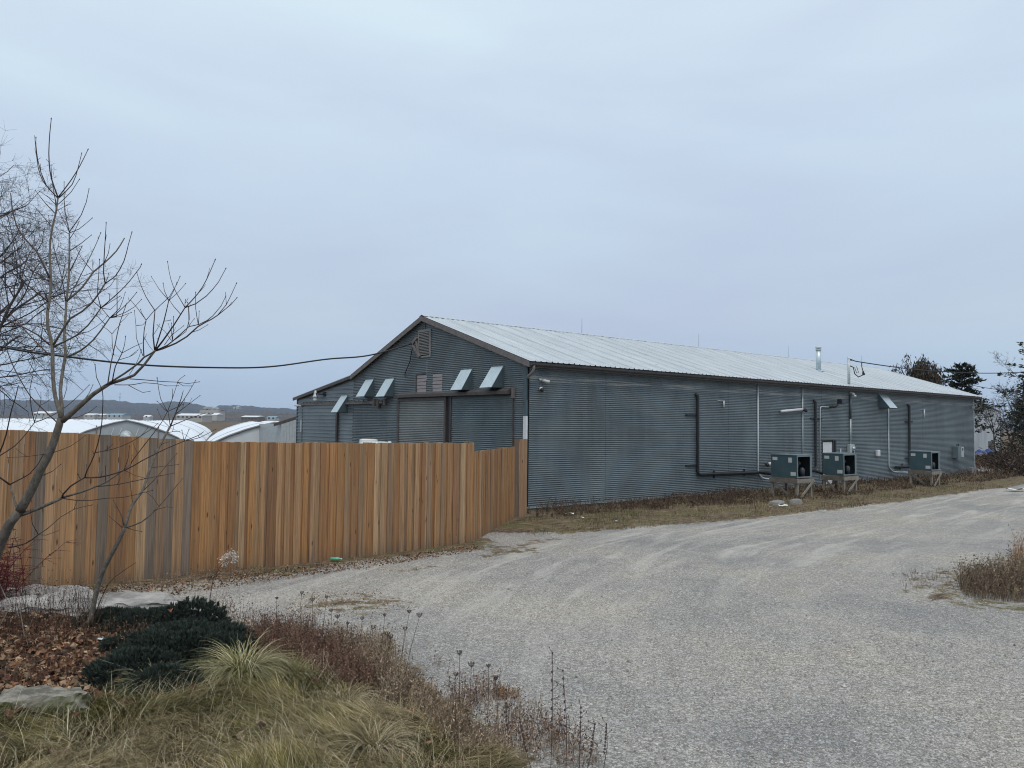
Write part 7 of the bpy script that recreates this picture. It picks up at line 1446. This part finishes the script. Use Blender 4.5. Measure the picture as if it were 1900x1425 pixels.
SH = [(505, 1185, .42, .03, 'tiny'), (560, 1190, .50, -.02, ''), (575, 1195, .44, .02, ''), (598, 1190, .46, .05, ''), (612, 1205, .38, -.03, ''), (626, 1215, .36, .02, ''), (645, 1215, .30, 0, ''), (668, 1210, .33, .03, ''), (690, 1225, .30, .0, ''), (704, 1260, .56, .02, ''), (716, 1262, .40, .04, ''), (722, 1270, .40, -.02, ''), (735, 1265, .62, .14, ''), (748, 1270, .60, .20, ''), (745, 1250, .40, .05, ''), (850, 1330, .50, .02, ''), (842, 1390, .52, .03, ''), (905, 1340, .42, .0, ''), (872, 1325, .38, .0, ''), (925, 1360, .40, -.04, '')]
pos = ['leftmost', 'second', 'third', 'fourth', 'fifth', 'sixth', 'seventh', 'eighth', 'ninth', 'tenth', 'eleventh', 'twelfth', 'thirteenth', 'fourteenth', 'fifteenth', 'sixteenth', 'seventeenth', 'eighteenth', 'nineteenth', 'rightmost']
for i, (px, py, h, ln, _) in enumerate(sorted(SH)): seedhead(px, py, h, 'dark cup-shaped dried seed head by the gravel edge, %s of its row' % (pos[i] if i in (0, 19) else pos[i] + ' from the left'), lean=ln, hs=1.0 + .25 * (i % 3))
for px, py, h, ln, lb in ((1022, 1425, .78, .04, 'tallest thin dry stalk at the bottom of the gravel'), (1052, 1425, .66, -.02, 'knotted dark stalk right of the tallest stalk'), (940, 1380, .40, 0, 'knotted stalk below the rust-coloured tuft'), (1090, 1425, .30, .12, 'short leaning knotted stalk at the bottom edge'), (985, 1425, .34, -.25, 'left-leaning bent stalk at the bottom edge'), (1075, 1425, .42, .05, 'clustered brown stalk by the right end of the weeds'), (1120, 1425, .3, .1, 'rightmost short knotted stalk at the bottom edge')):
    seedhead(px, py, h, lb, 'knots', ln)
# fluffy white goldenrod plume
c = at(383, 1160); t = thing('goldenrod_plume', tuple(c), 'single dark stem with a drooping fluffy white seed plume', 'dried flower')
tp = CAM + ray(425, 1040) * 8.9; c2 = CAM + ray(395, 1075) * 9.0
MB().tube([tuple(c), tuple((c + c2) / 2 + np.array([0, 0, .02])), tuple(c2), tuple(CAM + ray(412, 1045) * 8.95), tuple(tp)], [.006, .005, .004, .003, .002], 6).build('stem', M['twig'], t, smooth=True)
P = []; 
for px, py, s in ((413, 1036, .05), (420, 1030, .05), (428, 1027, .05), (434, 1028, .045), (436, 1034, .04), (417, 1046, .045), (434, 1042, .035), (424, 1033, .05)):
    q = CAM + ray(px, py) * 8.93; P.append(q + rng.normal(size=(60, 3)) * s * .32)
P = np.concatenate(P); leaves(P, .014 + .014 * rng.random(len(P)), tints(len(P), [(.62, .54, .46), (.5, .43, .36), (.7, .64, .58)], .1), 'fluff', t, 'tint', .5)
P = np.array([c2 + (tp - c2) * f for f in np.linspace(-.2, .7, 40)]) + rng.normal(size=(40, 3)) * .012; leaves(P, .03 * np.ones(40), tints(40, RB), 'withered_leaves', t, 'tint', .4)

# wine-red barberry behind the leaning trunk
c = gat(4, 9.9); t = thing('barberry_bush', c, 'wine-red twiggy barberry between the leaning trunk and the fence', 'shrub'); b = MB(); R = random.Random(2); LP = []
for i in range(34):
    q = Vector((c[0] + R.gauss(0, .12), c[1] + R.gauss(0, .12), c[2])); v = Vector((R.gauss(0, .22), R.gauss(0, .22), 1)).normalized(); L_ = R.uniform(.4, 1.0); pts_ = [q]
    for k in range(6):
        v = (v + Vector((R.gauss(0, .12), R.gauss(0, .12), -.06))).normalized(); q = q + v * L_ / 6; pts_.append(q.copy())
        for _ in range(3):
            d = (Vector(RIGHT0) * R.choice((-1, 1)) + Vector((R.gauss(0, .4), R.gauss(0, .4), R.gauss(0, .25)))).normalized(); e = q + d * R.uniform(.05, .2); b.tube([q, (q + e) / 2 + Vector((0, 0, .008)), e], [.003, .0025, .0015], 3, caps=False)
            for _ in range(3): LP.append(tuple(q + (e - q) * R.random()))
    b.tube(pts_, [.006, .005, .005, .004, .004, .003, .002], 4, caps=False)
b.build('twigs', M['red'], t); LP = np.array(LP); leaves(LP, .012 + .018 * rng.random(len(LP)), tints(len(LP), [(.14, .02, .03), (.09, .015, .025), (.20, .05, .05)]), 'red_leaves', t, 'tint', .5)

# ------------------------------------------------------------------ stones and litter
def rock(name, c, rx, ry, rz, seed, mt, label, flat=.35, rot=0.0, n=56, k=22, cat='rock', group=None):
    R = np.random.default_rng(seed); V = []; ca, sa = math.cos(rot), math.sin(rot)
    for j in range(k + 1):
        f = math.pi * j / k - math.pi / 2
        for i in range(n):
            a = 2 * math.pi * i / n; cx_, cy_, cz_ = math.cos(a) * math.cos(f), math.sin(a) * math.cos(f), math.sin(f); s = .74 + .5 * float(fbm(cx_ * 1.9 + seed, cy_ * 1.9 + cz_ * 2.3, 4)); zz = np.sign(cz_) * min(abs(cz_) * 1.6, 1 - flat * .3 * float(fbm(cx_ * 5 + seed, cy_ * 5, 3)))
            X_, Y_ = cx_ * rx * s * 1.08, cy_ * ry * s * 1.08; rg = float(fbm(X_ * 6 + seed, Y_ * 6 + cz_ * 3, 5)) - .47
            V.append((c[0] + X_ * ca - Y_ * sa + rg * .02, c[1] + X_ * sa + Y_ * ca + rg * .02, c[2] + zz * rz * (1 + .4 * rg) + rg * (.10 if rx > .4 else .03)))
    F = [(j * n + i, j * n + (i + 1) % n, (j + 1) * n + (i + 1) % n, (j + 1) * n + i) for j in range(k) for i in range(n)]
    o = MB().add(V, F).build(name, M[mt], smooth=False, fixn=True); tagit(o, label, cat, group); return o
rock('mossy_rock', at(78, 1325) + np.array([0, 0, .0]), .34, .20, .16, 5, 'mossstone', 'pale flat-topped limestone rock with green moss on its near side', rot=rad(-39))
rock('limestone_slab', at(165, 1130) + np.array([0, 0, .02]), 1.05, .52, .11, 8, 'stone', 'broad pale limestone slab between the bed and the fence', rot=rad(-30), n=110, k=30)
rock('limestone_slab', at(70, 1112) + np.array([0, 0, .0]), .75, .32, .13, 12, 'stone', 'smaller rugged limestone slab half hidden by dead stems at the left', rot=rad(-30), n=80)
rock('limestone_slab', at(285, 1122) + np.array([0, 0, -.02]), .45, .22, .06, 15, 'stone', 'low right-hand tip of limestone showing beyond the sapling', rot=rad(-35))
for px, py, s, lb in ((1440, 938, .35, 'grey rock under the nearest condenser stand'), (1475, 936, .3, 'low grey rock right of the one under the nearest stand')): rock('grey_rock', at(px, py), s, s * .6, .16, px, 'concrete', lb, group='grey rocks at the condenser stand')
def scrap(px, py, s, mt, label, seed, name='paper_scrap', cat='litter'):
    c = at(px, py); R = random.Random(seed); vs = []
    for j in range(3):
        for i in range(4): vs.append((c[0] + RIGHT0[0] * (i / 3 - .5) * s * 2 + FWD0[0] * (j / 2 - .5) * s, c[1] + RIGHT0[1] * (i / 3 - .5) * s * 2 + FWD0[1] * (j / 2 - .5) * s, c[2] + .05 + R.uniform(0, s * .5)))
    tagit(MB().add(vs, [(j * 4 + i, j * 4 + i + 1, j * 4 + 5 + i, j * 4 + 4 + i) for j in range(2) for i in range(3)]).build(name, M[mt]), label, cat)
scrap(1056, 958, .13, 'white', 'largest white paper scrap on the verge near the fence end', 1); scrap(1079, 964, .07, 'white', 'small white scrap right of the largest one on the verge', 2); scrap(1142, 971, .06, 'pvc', 'thin pale scrap at the verge edge before the wall', 3)
scrap(1453, 942, .13, 'white', 'white scrap on the verge below the nearest condenser', 4); scrap(1430, 944, .04, 'white', 'tiny white scrap left of the one below the condenser', 5); scrap(1527, 951, .08, 'pvc', 'pale scrap at the verge edge below the middle condenser', 6)
scrap(1885, 912, .35, 'white', 'pale strip of debris on the track at the right edge', 7); scrap(48, 1172, .035, 'pvc', 'bluish plastic scrap among the leaf litter', 8); scrap(187, 1196, .04, 'pvc', 'grey-white scrap in the leaf litter left of the juniper', 9)
M['pinkp'] = mat('pink_plastic', (.6, .25, .24), .5); M['greenb'] = mat('green_bottle_plastic', (.10, .42, .28), .25)
scrap(542, 1207, .02, 'pinkp', 'pink scrap caught in the red-brown weeds', 10); scrap(551, 1192, .02, 'white', 'white scrap caught in the weeds above the pink one', 11); scrap(470, 1186, .03, 'white', 'white scrap in the weeds by the juniper tip', 12)
c = at(623, 1042); o = thing('plastic_bottle', tuple(c), 'crushed green plastic bottle lying at the foot of the fence', 'bottle')
a = Vector(c) + Vector((0, 0, .05)); d = Vector(RIGHT0); MB().tube([a - d * .10, a - d * .09, a - d * .02, a + d * .04, a + d * .08, a + d * .09], [.02, .034, .03, .034, .016, .014], 10).build('bottle_body', M['greenb'], o, smooth=True); MB().tube([a + d * .09, a + d * .115], .016, 10).build('cap', M['white'], o)
# stray pale stalks in the near left
for i, (p0, p1, p2, r_, lb) in enumerate([((-8, 1180), (18, 1130), (-12, 1060), .006, 'thick grey dead stalk at the left edge of the bed'), ((45, 1185), (38, 1140), (36, 1110), .004, 'bleached bent stalk left of the litter scrap'), ((430, 1290), (310, 1268), (185, 1228), .002, 'long pale straw lying across the juniper foot')]):
    q = [at(*p0), CAM + ray(*p1) * (at(*p0) @ np.array([0, 0, 0]) + np.dot(at(*p0) - CAM, fwd)), CAM + ray(*p2) * np.dot(at(*p0) - CAM, fwd)]
    tagit(MB().tube([tuple(v + np.array([0, 0, .02])) for v in q], [r_, r_ * .8, r_ * .5], 6).build('dead_stalk', M['bark_pale']), lb, 'stalk', 'single bleached stalks')

# ------------------------------------------------------------------ air
hm = bpy.data.materials.new('thin_haze'); hm.use_nodes = True; hm.node_tree.nodes.clear()
vp = hm.node_tree.nodes.new('ShaderNodeVolumePrincipled'); vp.inputs['Color'].default_value = (.80, .88, 1, 1); vp.inputs['Density'].default_value = .00007; vp.inputs['Anisotropy'].default_value = 0.0
ho = hm.node_tree.nodes.new('ShaderNodeOutputMaterial'); hm.node_tree.links.new(vp.outputs[0], ho.inputs['Volume'])
o = MB().box((-4200, -4200, -12), (4200, 4200, 115)).build('haze', hm); tagit(o, kind='stuff'); o['label'] = 'thin pale haze in the valley air'; o['category'] = 'haze'
